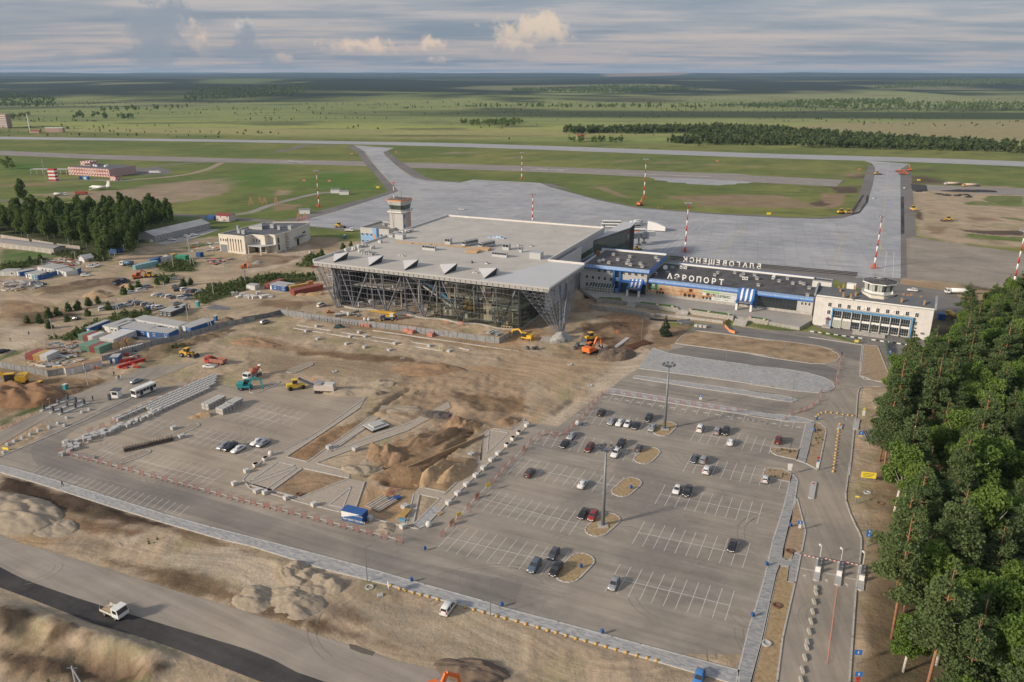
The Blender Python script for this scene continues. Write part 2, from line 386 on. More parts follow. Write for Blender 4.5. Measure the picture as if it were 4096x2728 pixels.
for k,c in[('Q',[((35,171),(285,166)),((105,161),(222,177))]),('Q',[((2010,234),(2305,230)),((2055,222),(2262,243))]),('U',[((445,208),(1010,231)),((0,187),(85,193))])]:
 for a,b in c:CR.bar(g(k,*a,.05),g(k,*b,.05),1.8,.01)
CR.obj('taxiway_markings',M_line)['kind']='structure'
sh=gp('Q',[(560,47),(640,90),(700,180),(760,240),(890,405),(760,445),(560,497),(300,570),(120,620),(0,650)])+gp('B',[(560,440)])+gp('Q',[(400,589),(975,400),(850,250),(760,110),(620,47)])
SHT('apron_shoulder',sh,M_sh,.03,False)
SHT('apron_shoulder',gp('Q',[(850,92),(930,60),(885,90),(960,150),(1100,240),(1200,300),(1300,318),(1480,326),(1300,345),(1100,330),(960,260),(860,130)]),M_sh,.031,False)
SHT('apron_shoulder',gp('Q',[(2070,336),(2170,344),(2355,400)])+gp('C',[(430,95),(620,150),(830,205),(1150,270),(1500,303),(1900,330),(2355,352)])+gp('D',[(300,575),(600,578),(790,560),(870,530),(930,440),(985,240),(1030,120),(960,90),(1090,150),(1060,300),(1030,400),(950,560),(700,610),(300,600)])+gp('C',[(1900,360),(1150,300),(640,190),(350,90)]),M_sh,.032,False)
SHT('apron_shoulder',gp('D',[(1375,130),(1310,165),(1296,230),(1299,1088),(1352,1095),(1345,760),(1432,735),(1405,400),(1385,160)]),M_sh,.033,False)
SHT('road_base_strip',gp('D',[(1385,290),(1520,300),(1530,352),(1400,350)]),M_fresh,.045,False)
ap=gp('Q',[(620,42),(700,88),(770,180),(870,300),(972,400),(860,440),(480,560),(300,610)])+gp('B',[(420,400),(290,412),(330,425),(950,470),(1100,700)])+[G(1700,1080),G(2300,1090)]+gp('C',[(700,740),(1000,700),(1470,690)])+gp('D',[(0,968),(930,1052),(910,1095),(1299,1100),(1299,600),(1296,220),(1303,160),(1375,118)])+gp('D',[(985,90),(1050,115),(1080,150),(1080,190),(1060,300),(1030,400),(985,470),(900,555),(800,585),(600,592),(300,582),(0,568)])+gp('C',[(1900,340),(1500,312),(1150,280),(830,215),(620,155),(430,105),(345,68),(0,50)])+gp('Q',[(2075,337),(1555,310),(1450,335),(1180,318),(1090,295),(1000,240),(870,130),(850,95),(935,62)])
SHT('apron',ap,M_apron,.04,True)
SHT('fresh_asphalt_strip',gp('D',[(970,385),(990,385),(900,535),(860,545)]),M_fresh,.055,False)
SHT('fresh_asphalt_strip',gp('D',[(1005,390),(1030,390),(1020,450),(950,540),(880,560),(870,550),(940,525),(1000,440)]),M_fresh,.055,False)
SHT('fresh_asphalt_strip',gp('D',[(1300,400),(1327,400),(1331,715),(1300,722)]),M_fresh,.055,False)
LNE=MB()
def ln(mb,pts,w_,z=.062):
 for a,b in zip(pts[:-1],pts[1:]):mb.bar((a[0],a[1],z),(b[0],b[1],z),w_,.006)
for pts in[gp('D',[(1196,110),(1160,500),(1120,900)]),gp('D',[(700,690),(800,745),(770,850),(715,1010)]),gp('D',[(850,720),(800,745)]),gp('Q',[(760,130),(900,260),(1100,420),(1150,465),(1110,500)]),gp('Q',[(700,100),(800,220),(972,400)]),gp('Q',[(850,100),(950,200),(1060,270),(1180,315)]),gp('C',[(2050,430),(2065,470),(2000,545),(1840,700)]),gp('C',[(2120,450),(2065,470)]),gp('C',[(680,450),(885,350)]),gp('C',[(1080,420),(1085,385),(1040,370)])]:
 ln(LNE,arc(pts,5),.35)
LNE.obj('apron_yellow_lines',M_yline)['kind']='structure'
LNW=MB()
for pts in[gp('D',[(1090,1060),(1160,1050),(1180,870),(1130,840),(1000,835)]),gp('D',[(1243,870),(1232,1090)]),gp('C',[(1340,665),(1590,470)]),gp('C',[(1395,668),(1670,445)]),gp('C',[(1450,670),(1640,515),(1800,505)]),gp('C',[(1735,437),(1700,470),(1800,490)]),gp('C',[(730,225),(775,245),(690,290),(590,340)])]:
 ln(LNW,pts,.28,.066)
LNW.obj('apron_white_lines',M_line)['kind']='structure'
# perimeter roads in the grass
def road(name,pts,w_,m,z=.012,keep=False):
 P=arc(pts,5);L_,R_=[],[]
 for i,p in enum(P):
  d=(P[min(i+1,len(P)-1)]-P[max(i-1,0)]).normalized();n=Vc((-d.y,d.x,0))*w_/2
  L_.append(p+n);R_.append(p-n)
 return SHT(name,L_+R_[::-1],m,z,keep)
road('perimeter_road',gp('A',[(-200,690),(60,690),(250,710),(500,735)]),8,M_sh)
road('perimeter_road',gp('A',[(1480,810),(1800,830),(2100,850),(2355,868)]),8,M_sh,.013)
road('perimeter_road',gp('B',[(-60,385),(200,400),(500,430),(850,470)]),7,M_sh,.014)
road('service_road',gp('B',[(-200,345),(0,320),(200,250),(500,175),(650,150),(800,158)]),7,M_taxi,.015)
road('service_road',gp('Q',[(0,97),(180,60),(240,40),(480,42)]),12,M_sh,.016)
road('dirt_track',gp('A',[(1000,520),(1500,480),(1750,430),(1900,365)]),8,mat('packed_earth',(.30,.235,.165),.95,var=.15,scale=.2),.017)
SHT('fire_station_yard',gp('A',[(1120,410),(1350,405),(1480,430),(1440,462),(1250,470),(1120,462)]),M_sh,.018,False)
road('service_road',gp('A',[(1300,410),(1450,385),(1850,350)]),8,M_sh,.019)
road('service_road',gp('A',[(400,530),(700,510),(1000,520),(1180,510)]),7,M_taxi,.0195)
# car parks and roads near the terminal
lot=gp('J',[(-150,525),(0,490),(250,385),(700,190),(1090,0)])+gp('E',[(1230,1130),(1400,1060),(1700,1000),(2080,1085)])+gp('F',[(240,800),(420,880),(720,900),(1000,940),(700,1150),(480,1290),(100,1480)])+gp('K',[(0,400),(-60,470),(0,545),(180,590),(530,690),(770,745),(1000,790),(1320,870),(1440,890),(1520,860),(1700,660),(2355,30)])+gp('H',[(80,1140),(260,950),(500,975),(860,700),(950,650)])+gp('H',[(1060,555),(1190,480),(1310,300),(1450,320),(1500,262)])+gp('H',[(2355,380)])+gp('I',[(530,545),(700,540),(780,480),(740,430),(600,395),(0,315),(0,250),(515,270),(970,385),(950,645),(1150,705),(1200,712),(1200,745),(1110,740),(970,745),(932,800),(917,1000),(900,1110),(860,1499)])+gp('M',[(720,0),(700,150),(692,275),(760,450),(803,545),(790,720),(765,900),(740,1250),(718,1568),(700,1800),(160,1800),(200,1568),(240,1250),(320,860),(335,740),(215,730),(170,700),(150,830),(35,1180),(-110,1568),(-200,1640)])+gp('L',[(2080,1640),(1500,1640),(960,1495),(500,1370),(0,1240)])+gp('O',[(2355,700),(2000,595),(1500,455),(1000,310),(520,180),(0,45)])+gp('J',[(2355,1245),(1800,1090),(1400,978),(900,822),(420,672),(0,558),(-150,520)])
LOTP=lot
SHT('car_park_asphalt',lot,M_lot,0.)
SHT('exit_road',gp('P',[(1990,0),(1965,200),(1935,500),(1890,900),(1850,1200),(1825,1420),(1880,1568)])+gp('M',[(760,450),(803,545),(790,720),(765,900),(740,1250),(718,1568),(700,1800),(160,1800),(200,1568),(240,1250),(320,860),(370,690),(405,490),(332,230)])+gp('P',[(1215,1200),(1225,1150),(1150,1080),(1000,1010),(1330,960),(1480,1035),(1575,560),(1560,470),(1450,380),(1600,250),(1650,60)]),M_road,.006,False)
M_lot2=pmat('sandy_asphalt',(.29,.25,.205),(.40,.335,.26),.8,-.42)
SHT('car_park_asphalt',gp('J',[(420,290),(700,190),(1090,0)])+gp('E',[(1230,1130),(1400,1060),(1700,1000),(2080,1085)])+gp('F',[(240,800),(420,880),(720,900),(1000,940),(700,1150),(480,1290),(100,1480)])+gp('K',[(0,400),(-60,470),(0,545),(180,590),(530,690),(770,745),(1000,790),(1320,870),(1300,1000),(1150,960),(0,680)])+gp('J',[(1600,740),(1100,600),(600,460),(500,430)]),M_lot2,.003,False)
road('ring_road_lane',gp('E',[(1400,1060),(1000,1240),(600,1400)])+gp('J',[(430,340),(400,420),(480,530),(900,690),(1500,850),(2300,1090)])+gp('K',[(1000,1160),(1700,1330),(2300,1440)]),7.5,pmat('ring_lane',(.195,.18,.165),DUST,.35,-.42),.005,False)
SHT('terrace_road',gp('C',[(1640,1300),(1690,1262),(1960,1290),(2355,1340)])+gp('I',[(0,252),(515,325),(970,388),(960,520),(800,480),(740,420),(600,390),(300,350),(0,315)])+gp('C',[(2355,1420),(2000,1370),(1640,1330)]),M_upper,.008,False)
SHT('inner_road',gp('H',[(1440,330),(1470,320),(1620,285),(2355,385)])+gp('I',[(0,470),(530,545),(640,555),(760,600),(745,700),(640,655),(500,622),(0,556)])+gp('H',[(2355,478),(1600,375),(1440,345)]),M_upper,.007,False)
SHT('admin_yard',gp('I',[(540,215),(970,385),(1110,390),(1240,640),(1200,712),(1500,720),(1700,500),(1760,380),(1550,340),(900,240)]),M_upper,.009,True)
SHT('admin_yard',gp('D',[(700,1100),(910,1095),(1299,1100),(1290,1145),(1640,1200),(1760,1215),(1900,1400),(1850,1480),(1600,1400),(1250,1300)]),M_upper,.010,True)
def raised(name,pts,m,z=.12,kb=True,kz=0.):
 mb=MB().prism(pts,-.05,z);o=mb.obj(name,m);o['kind']='structure'
 FLATS.append([(p[0],p[1])for p in pts])
 if kb:kerb(pts,True)
 return o
raised('pavement',gp('J',[(0,558),(420,672),(900,822),(1400,978),(1800,1090)])+gp('O',[(0,45),(520,180),(1000,310),(1500,455),(2000,595)])+gp('L',[(0,1240),(500,1370),(960,1495),(1200,1560),(2045,1784),(2045,1908),(1100,1634)])+gp('L',[(640,1499),(300,1400),(0,1315)])+gp('O',[(1700,600),(1190,455),(640,320),(0,118)])+gp('J',[(1900,1195),(1400,1050),(940,910),(430,745),(0,618),(-200,570),(-200,505)]),M_pav,.13)
raised('pavement',gp('P',[(1330,455),(1435,440),(1440,470),(1400,620),(1365,800),(1320,950),(1210,912),(1250,770)]),M_pav2,.13)
raised('pavement',gp('P',[(1160,1080),(1225,1170),(1200,1330)])+gp('M',[(330,240),(300,400),(250,600),(240,690),(310,705),(318,655),(370,655),(330,860),(275,845),(290,745),(220,738),(195,800),(150,1000),(90,1280),(15,1568),(-40,1800),(-135,1800),(-77,1500),(0,1180),(35,1080),(110,830),(170,560),(245,330)])+gp('P',[(1115,1230)]),M_pav2,.13)
raised('paved_plaza',gp('H',[(1310,305),(1440,350),(1700,392),(2355,480)])+gp('I',[(0,558),(300,592),(500,625),(640,665),(715,705),(735,748),(690,785),(600,795),(400,780),(200,750),(0,722)])+gp('H',[(2355,642),(1800,560),(1190,480)]),M_pav,.12)
raised('paved_strip',gp('H',[(1160,540),(1700,612),(2355,702)])+gp('I',[(0,780),(250,815),(380,840),(415,858),(370,875),(250,860),(0,825)])+gp('H',[(2355,742),(1700,650),(1140,562)]),M_pav,.12)
raised('paved_strip',gp('H',[(950,650),(1500,740),(2080,830),(2355,872)])+gp('I',[(0,950),(430,1003),(560,1040),(545,1052),(440,1050),(340,1045),(0,990)])+gp('H',[(2355,915),(1800,830),(1300,750),(895,690)]),M_pav,.12)
# dry verges with kerbs
M_verge=mat('dry_verge',(.34,.245,.135),.95,var=.28,scale=1.3,bump=.4)
M_verge2=mat('sandy_verge',(.33,.24,.155),.95,var=.22,scale=.9,bump=.4)
ISL=[]
def pill(a,b,r,n=7):
 a=Vc(a);b=Vc(b);d=(b-a).normalized();nrm=Vc((-d.y,d.x,0));t0=atan2(nrm.y,nrm.x);out=[]
 for c,st in((a,t0),(b,t0+pi)):
  for i in rn(n+1):t=st+pi*i/n;out.append(c+Vc((cos(t)*r,sin(t)*r,0)))
 return out
def island(pts,m=M_verge,z=.10,name='verge_island'):
 raised(name,pts,m,z);ISL.append(pts)
for k,a,b,r in[('H',(1385,1025),(1440,965),2.5),('H',(1225,1260),(1295,1190),2.5),('L',(1040,250),(1130,170),2.5),('L',(825,580),(935,485),2.6),('L',(580,960),(700,840),2.7)]:
 island(pill(g(k,*a),g(k,*b),r))
for k,a,b,r in[('J',(1035,530),(1240,450),1.5),('J',(1465,315),(1660,222),1.6),('J',(1850,105),(1990,30),1.6),('F',(365,715),(490,662),2.),('F',(50,885),(200,820),2.)]:
 island(pill(g(k,*a),g(k,*b),r),mat('rubble_fill',(.30,.25,.19),.95,var=.4,scale=2.5,bump=.6))
island(gp('P',[(890,745),(1245,780),(1212,905),(1080,880),(960,850),(905,820),(882,790)]),M_verge2)
island(gp('P',[(1445,430),(1520,460),(1575,515),(1580,560),(1530,800),(1480,1035),(1325,950),(1370,790),(1405,620),(1440,480)]),M_verge2)
island(gp('P',[(800,1060),(830,1020),(900,1010),(1050,1030),(1150,1085),(1135,1185),(870,1140),(790,1100)]),M_verge2)
island(gp('M',[(340,250),(372,370),(403,495),(375,640),(318,650),(305,695),(260,695),(240,680),(250,610),(300,400)]),M_verge2)
island(gp('M',[(220,742),(285,750),(272,850),(328,862),(240,1250),(200,1560),(150,1800),(-30,1800),(20,1560),(95,1280),(155,1000),(198,800)]),M_verge)
island(gp('H',[(1500,265),(1560,200),(1640,150),(1900,180),(2355,243)])+gp('I',[(0,318),(300,355),(600,395),(700,425),(765,465),(775,495),(740,530),(650,548),(530,545),(250,505),(0,460)])+gp('H',[(2355,378),(1900,318)]),mat('median_earth',(.30,.215,.13),.95,var=.45,scale=.16,bump=.4))
island(gp('I',[(980,385),(1100,395),(1205,660),(1160,705),(1050,685),(955,648)]),M_verge2)
# the triangular garden: sandy paths and kerbed beds (still bare)
garden=gp('F',[(1000,940),(720,1140),(480,1300),(110,1480)])+gp('K',[(0,410),(-60,470),(0,545),(180,590),(530,690),(770,745),(1000,790),(1320,870),(1440,890),(1500,865),(1700,660),(2000,370),(2300,70)])+gp('H',[(250,945),(190,925)])
PATHS=[gp('F',[(995,942),(720,1140),(480,1300),(110,1480),(100,1540),(560,1499),(310,1450),(660,1220),(940,1030)]),gp('K',[(110,335),(310,270),(480,310),(1090,60),(1320,0),(1700,-200),(1720,-150),(1360,45),(900,195),(575,330),(860,400),(850,455),(450,370),(245,318)]),gp('F',[(500,1499),(1045,1100),(1110,1120),(700,1400)]),gp('K',[(0,410),(240,318),(460,365),(180,560),(530,690),(770,745),(430,620),(-60,480)]),gp('K',[(430,620),(860,460),(990,490),(905,712),(790,748)]),gp('K',[(1340,850),(1400,595),(1450,530),(1680,580),(1630,630),(1450,598),(1400,860),(1440,885)]),gp('K',[(1400,862),(1620,630),(1700,575),(1980,300),(2000,80),(2050,40),(2215,68),(2355,-60),(2330,40),(2000,370),(1700,660),(1500,865)]),gp('H',[(0,1005),(90,1010),(190,930),(255,948),(80,1140),(-60,1250),(-60,1180)])]
for i,p in enum(PATHS):SHT('garden_path',p,M_path,.045+.004*i,True)
for p in[gp('F',[(995,942),(720,1140),(480,1300),(110,1480)])+gp('K',[(0,400),(-60,470),(0,545),(180,590),(530,690),(770,745),(1000,790),(1320,870),(1440,890),(1500,865),(1700,660),(2000,370),(2355,30)])+gp('H',[(250,945),(190,930),(90,1010),(0,1000)]),gp('F',[(940,1030),(660,1220),(310,1450),(490,1495),(1045,1100)]),gp('F',[(660,1410),(1110,1118),(700,1405)]),gp('F',[(680,1410),(1400,1150)]),gp('F',[(1360,1222),(880,1385),(570,1499)]),gp('K',[(570,330),(865,402)]),gp('K',[(240,318),(385,350),(0,485),(240,318)]),gp('K',[(400,370),(0,515),(135,552),(400,370)]),gp('K',[(450,370),(855,458),(430,622),(185,565),(450,370)]),gp('K',[(865,532),(680,685),(795,712),(865,532)]),gp('K',[(980,490),(905,712)]),gp('K',[(1400,595),(1340,848)]),gp('K',[(1450,595),(1625,630),(1395,860),(1450,595)]),gp('K',[(1455,532),(1680,578),(1975,300),(1995,80),(2045,40),(2210,70),(2030,245),(2045,40)]),gp('F',[(1990,1260),(1975,1480)]),gp('F',[(2080,1210),(2235,1225),(2355,1130)])]:
 kerb(p,False,.3,.16)
SHT('stair_pavers',gp('K',[(1395,858),(1560,705),(1640,722),(1470,880)]),M_pav,.085,False)
# construction roads, lower left
cr_t=gp('N',[(-100,0),(0,20),(180,95),(350,140),(900,310),(1600,530),(2355,755)])+gp('O',[(0,695),(700,920),(1300,1115),(1720,1210),(1900,1300)])
cr_b=gp('N',[(-100,450),(0,480),(300,590),(800,790),(1300,935),(1700,1080),(2355,1330),(2700,1560)])+gp('O',[(1900,1500)])
SHT('haul_road',arc(cr_t,3)+cr_b[::-1],M_base,0.)
SHT('haul_road_asphalt',arc(gp('N',[(-100,260),(0,300),(200,400),(500,510),(900,640),(1300,760),(1700,880),(2100,1000),(2355,1100)]),3)+gp('O',[(400,1200),(650,1285),(1000,1410)])+gp('N',[(2700,1560),(2355,1330),(1700,1075),(1300,930),(800,785),(300,585),(0,475),(-100,445)]),M_fresh,.005,False)
entry=gp('J',[(-200,350),(0,270),(330,105),(480,0)])+gp('E',[(700,1110),(950,1010),(1250,900),(1700,850),(1300,1010),(1140,1150),(900,1240),(480,1440)])+gp('J',[(340,190),(0,390),(-200,470)])
SHT('entry_road',entry,M_road,.012)
kerb(gp('J',[(-150,545),(0,488),(250,383),(700,188),(1090,0)])+gp('E',[(1140,1150)]))
for p in[gp('I',[(970,385),(950,645),(1050,685),(1150,707)]),gp('I',[(1130,742),(970,745),(932,800),(917,1000),(900,1110),(860,1499)]),gp('M',[(720,0),(700,150),(692,275),(760,450),(803,545),(790,720),(765,900),(740,1250),(718,1568),(710,1800)]),gp('C',[(1640,1330),(2355,1422)]),gp('I',[(515,318),(970,385)])]:
 kerb(arc(p,2))
TY=MB();rt=random.Random(21)
for k,x0,x1,y0,y1,n in[('L',0,2200,100,1400,14),('H',300,2200,900,1450,8),('J',900,2100,280,700,14),('N',0,400,100,500,5),('M',350,750,250,1500,12),('O',1200,2300,500,1200,10)]:
 for i in rn(n):
  c=g(k,rt.uniform(x0,x1),rt.uniform(y0,y1));r=rt.uniform(5,22);a0=rt.uniform(0,6.28);da=rt.uniform(.4,1.6)
  for dr in(0,1.6):
   P=[c+Vc((cos(a0+da*q/9)*(r+dr),sin(a0+da*q/9)*(r+dr)*.7,0))for q in rn(10)]
   for a,b in zip(P[:-1],P[1:]):TY.bar(a+ZV(.008),b+ZV(.008),.13,.004)
TY.obj('tyre_marks',mat('tyre_rubber_trace',(.195,.18,.16),.9,var=.2))['kind']='structure'
BAY=MB()
def bays(k,c0,c1,n,t0,t1,single=False,w_=.12,z=.012):
 """centre line c0-c1 with n ticks; the first tick runs t0-t1, all are parallel on the ground"""
 A_,B_=g(k,*c0),g(k,*c1);a,b=g(k,*t0),g(k,*t1)
 if not single:BAY.bar(A_+ZV(z),B_+ZV(z),w_,.006)
 for i in rn(n):
  o_=(B_-A_)*(i/(n-1))
  if single:d=(a-b).normalized()*min(5.3,(a-b).length);p0=a+o_;p1=a+o_-d
  else:
   d=(a-b).normalized()*5.15;p0=A_+o_+d;p1=A_+o_-d
  BAY.bar(p0+ZV(z+.001),p1+ZV(z+.001),w_,.006)
bays('L',(1372,271),(2225,436),11,(1412,193),(1324,355))
bays('L',(1186,599),(2110,794),11,(1238,505),(1131,695))
bays('L',(966,984),(1968,1223),11,(1030,875),(902,1104))
bays('H',(1605,1292),(2245,1401),9,(1643,1218),(1565,1362))
bays('H',(1665,1038),(2325,1145),10,(1703,970),(1627,1098))
bays('H',(760,887),(1284,975),9,(797,835),(722,940))
bays('H',(335,1065),(1160,1210),12,(375,1010),(296,1130))
bays('H',(125,1312),(1010,1487),12,(192,1245),(58,1384))
bays('K',(1996,633),(2800,845),12,(2074,552),(1918,715))
bays('K',(1690,963),(2660,1190),12,(1777,867),(1596,1058))
bays('J',(1195,515),(1835,685),12,(1300,455),(1090,580))
bays('J',(1600,285),(2260,440),12,(1700,225),(1500,345))
bays('J',(858,428),(975,460),4,(960,368),(760,488));bays('J',(1220,198),(1395,238),4,(1310,148),(1130,250));bays('E',(2020,1290),(2355,1360),6,(2120,1240),(1925,1340))
bays('F',(60,1040),(420,1125),7,(140,990),(-20,1090))
bays('J',(382,560),(1622,907),25,(382,560),(267,630),True)
bays('H',(970,705),(2307,910),15,(970,705),(920,762),True);bays('I',(75,1000),(385,1047),4,(75,1000),(45,1067),True)
bays('P',(1155,680),(1155,681),2,(1155,682),(1130,765),True);bays('P',(892,1150),(1017,1175),2,(892,1150),(860,1250),True)
for i in rn(20):
 t=i/14.;c=g('H',900+(2245-900)*t,725+(935-725)*t)
 if i>14:c=g('I',10+(i-15)*104,1026+(i-15)*16)
 d=Vc((.93,-.36,0));e=Vc((.36,.93,0))
 for s_ in(-1,1):
  BAY.bar(c+d*-.75+e*.4*s_+ZV(.014),c+d*.75+e*.4*s_+ZV(.014),.1,.006)
  BAY.bar(c+d*.75*s_+e*-.4+ZV(.016),c+d*.75*s_+e*.4+ZV(.016),.1,.006)
 BAY.bar(c+d*-.4+ZV(.018),c+d*.4+ZV(.018),.35,.006)
for pts in[gp('M',[(360,752),(470,776)]),gp('M',[(550,792),(640,808)]),gp('M',[(690,822),(770,838)]),gp('E',[(980,1325),(1080,1345)]),gp('P',[(1690,380),(1730,365)]),gp('P',[(1760,362),(1800,366)]),gp('P',[(1828,380),(1838,415)]),gp('I',[(1420,562),(1540,580)]),gp('I',[(1423,562),(1423,610)]),gp('I',[(1487,572),(1487,620)]),gp('H',[(650,872),(690,880)])]:
 ln(BAY,pts,.22,.018)
for cx,cy in[(404,826),(562,860),(706,890)]:
 c=g('M',cx,cy);BAY.bar(c+ZV(.018),c+Vc((.1,.9,.018)),.16,.006);BAY.prism([c+Vc((-.3,.7,0)),c+Vc((.45,.7,0)),c+Vc((.12,1.4,0))],.014,.02)
BAY.obj('bay_markings',M_line)['kind']='structure'
# ground: nested grids, painted with soils, grass and fields
CDT=(.405,.322,.230);C_PALE=(.48,.405,.31);CBR=(.275,.198,.130);CDK=(.110,.082,.062);C_GRASS=(.125,.165,.048)
C_DRY=(.22,.20,.085);C_FIELD=(.2,.22,.09);C_ORANGE=(.40,.275,.165);CWD=(.085,.115,.038);C_WOOD=(.034,.050,.024);C_GREY=(.30,.27,.23)
def grid(x0,x1,y0,y1,st,hole=None):
 xs=np.arange(x0,x1+st*.5,st);ys=np.arange(y0,y1+st*.5,st);nx,ny=len(xs),len(ys)
 XX,YY=np.meshgrid(xs,ys);ii=np.arange(nx*ny).reshape(ny,nx)
 q=np.stack([ii[:-1,:-1],ii[:-1,1:],ii[1:,1:],ii[1:,:-1]],-1).reshape(-1,4)
 if hole:
  cx=(XX[:-1,:-1]+st/2).ravel();cy=(YY[:-1,:-1]+st/2).ravel()
  q=q[~((cx>hole[0])&(cx<hole[1])&(cy>hole[2])&(cy<hole[3]))]
 return XX.ravel(),YY.ravel(),q
PAINT=[]
def PT(poly,col,soft=2.,wob=3.,soil=1.,relief=.2):PAINT.append(([(p[0],p[1])for p in poly],col,soft,wob,soil,relief))
def W(*p):return gp('W',p)
PT(W((-300,470),(0,480),(150,560),(330,560),(500,545),(720,555),(830,555),(960,600),(1360,600),(1560,760),(2060,830),(2100,700),(2000,640),(2420,640),(2500,1568),(2500,2000),(-500,2000),(-500,640)),CDT,3,6,1,.25)
PT(W((1990,780),(2060,860),(2010,1100),(1980,1568),(2040,1800),(2500,1800),(2500,650),(2150,700)),(.27,.195,.125),2,3,.6,.15)
PT(W((2100,780),(2120,1000),(2030,1300),(2000,1568),(2000,1800),(2600,1800),(2600,640),(2230,640)),(.12,.10,.06),4,4,.2,.1)
PT(W((2072,540),(2200,560),(2420,590),(2420,690),(2200,650),(2072,640)),C_GREY,1.5,1.5,.5,0.)
PT(W((2090,430),(2240,425),(2450,445),(2450,575),(2200,560),(2110,540)),CDT,4,8,1,0.)
PT(W((2072,642),(2420,690),(2420,720),(2250,690),(2072,668)),(.36,.26,.165),2,2,1,0)
for p,c in[(gp('D',[(1380,215),(1500,215),(1660,290),(1480,290),(1390,270)]),CDK),(gp('D',[(1390,165),(1600,180),(1500,195),(1390,180)]),CDK),(gp('D',[(880,225),(975,220),(970,260),(900,250)]),CDK),(gp('D',[(700,320),(930,310),(930,370),(760,370)]),CDK),(gp('D',[(640,370),(830,380),(800,470),(700,500),(600,460)]),CBR),(gp('D',[(440,465),(620,435),(700,470),(600,490)]),CDK),(gp('D',[(1420,520),(1480,530),(1490,600),(1430,590)]),CDK),(gp('D',[(1530,650),(1700,660),(1640,720),(1550,710)]),CBR),(gp('D',[(1800,680),(2000,690),(2355,690),(2355,735),(2100,730),(1850,700)]),CDK),(gp('D',[(1860,570),(2100,580),(2200,610),(1900,600)]),CBR),(gp('D',[(1300,730),(1350,760),(1345,1090),(1300,1090)]),CBR)]:
 PT(p,c,1.2,2,1,0)
for p in[gp('D',[(1800,670),(1860,710),(2200,740),(2355,745),(2355,790),(1950,760),(1860,740)]),gp('D',[(1830,450),(2000,435),(2170,480),(1850,470)]),gp('D',[(2050,390),(2355,395),(2355,485),(2170,480),(2000,430)]),gp('D',[(2150,570),(2355,595),(2355,610),(2200,590)])]:
 PT(p,C_GRASS,1.5,4,0,0)
PT(gp('D',[(-200,380),(300,385),(560,470),(700,500),(500,500),(100,495),(-500,480)]),(.25,.20,.12),3,8,.4,0)
PT(gp('D',[(1120,0),(1125,20),(1100,40)]),C_DRY,3,8,0,0)
PT(gp('U',[(700,352),(1100,345),(1500,390),(1500,415),(1000,400),(800,375)]),(.25,.19,.12),3,8,.4,0)
PT(gp('U',[(230,285),(330,290),(510,365),(440,355)]),(.27,.21,.13),2,4,.4,0)
for p,c in[(gp('A',[(250,640),(700,610),(1000,600),(1500,540),(1900,500),(2000,560),(1900,640),(1600,700),(1250,720),(1100,700),(800,690),(480,660)]),(.31,.245,.175)),(gp('A',[(440,360),(650,370),(690,385),(450,385)]),C_DRY),(gp('A',[(0,550),(300,540),(420,560),(300,580)]),CBR),(gp('Q',[(340,240),(540,215),(600,250),(600,280),(500,260),(370,260)]),(.31,.26,.19)),(gp('Q',[(480,350),(660,350),(650,390),(480,385)]),(.29,.25,.18)),(gp('Q',[(0,390),(130,395),(100,430),(0,435)]),(.31,.25,.17)),(gp('Q',[(0,500),(200,510),(150,540),(0,560)]),CBR),(gp('Q',[(1220,98),(1400,95),(1620,105),(1400,108)]),(.29,.25,.17)),(gp('Q',[(1200,112),(1800,130),(2355,150),(1800,136)]),(.27,.22,.13)),(gp('U',[(0,112),(800,140),(1700,185),(800,146)]),(.27,.22,.13)),(gp('U',[(1870,205),(1970,200),(1960,225),(1750,240)]),CBR)]:
 PT(p,c,2.5,8,.5,0)
for p in[gp('A',[(2000,440),(2355,380),(2355,560),(2100,600),(1950,520)]),gp('A',[(0,340),(400,380),(800,440),(0,460)]),gp('B',[(300,100),(700,-50),(1000,0),(1150,130),(700,130)])]:
 PT(p,(.095,.165,.035),8,14,0,0)
for p,c in[(gp('A',[(0,1110),(420,1120),(560,1150),(300,1240),(0,1290)]),(.09,.15,.04)),(gp('A',[(0,1240),(300,1200),(420,1190),(420,1215),(150,1290),(0,1330)]),CWD),(gp('A',[(1350,1250),(1500,1200),(1680,1230),(1660,1300),(1400,1310)]),CWD),(gp('B',[(400,780),(500,690),(640,680),(640,740),(560,800)]),CWD),(gp('E',[(430,660),(700,570),(1000,440),(1300,400),(1310,450),(1100,520),(800,640),(560,680)]),CWD),(gp('E',[(1650,300),(1800,200),(2355,100),(2355,170),(2000,280),(1750,370)]),CWD),(gp('B',[(0,900),(250,850),(560,850),(560,920),(200,930),(0,930)]),CWD),(gp('E',[(1400,740),(1620,710),(1600,740),(1450,770)]),CWD),(gp('A',[(1520,1100),(1860,1040),(1870,1060),(1600,1115)]),CWD),(gp('B',[(490,470),(940,505),(940,550),(500,500)]),C_GRASS),(gp('E',[(0,800),(200,740),(300,730),(200,780),(0,840)]),CWD),(gp('E',[(1300,120),(1500,110),(1480,150),(1350,170)]),CWD),(gp('E',[(90,1310),(350,1210),(480,1170),(330,1270),(100,1350)]),CWD),(gp('E',[(0,1370),(100,1320),(120,1340),(0,1410)]),CWD)]:
 PT(p,c,1.5,4,.2,.15)
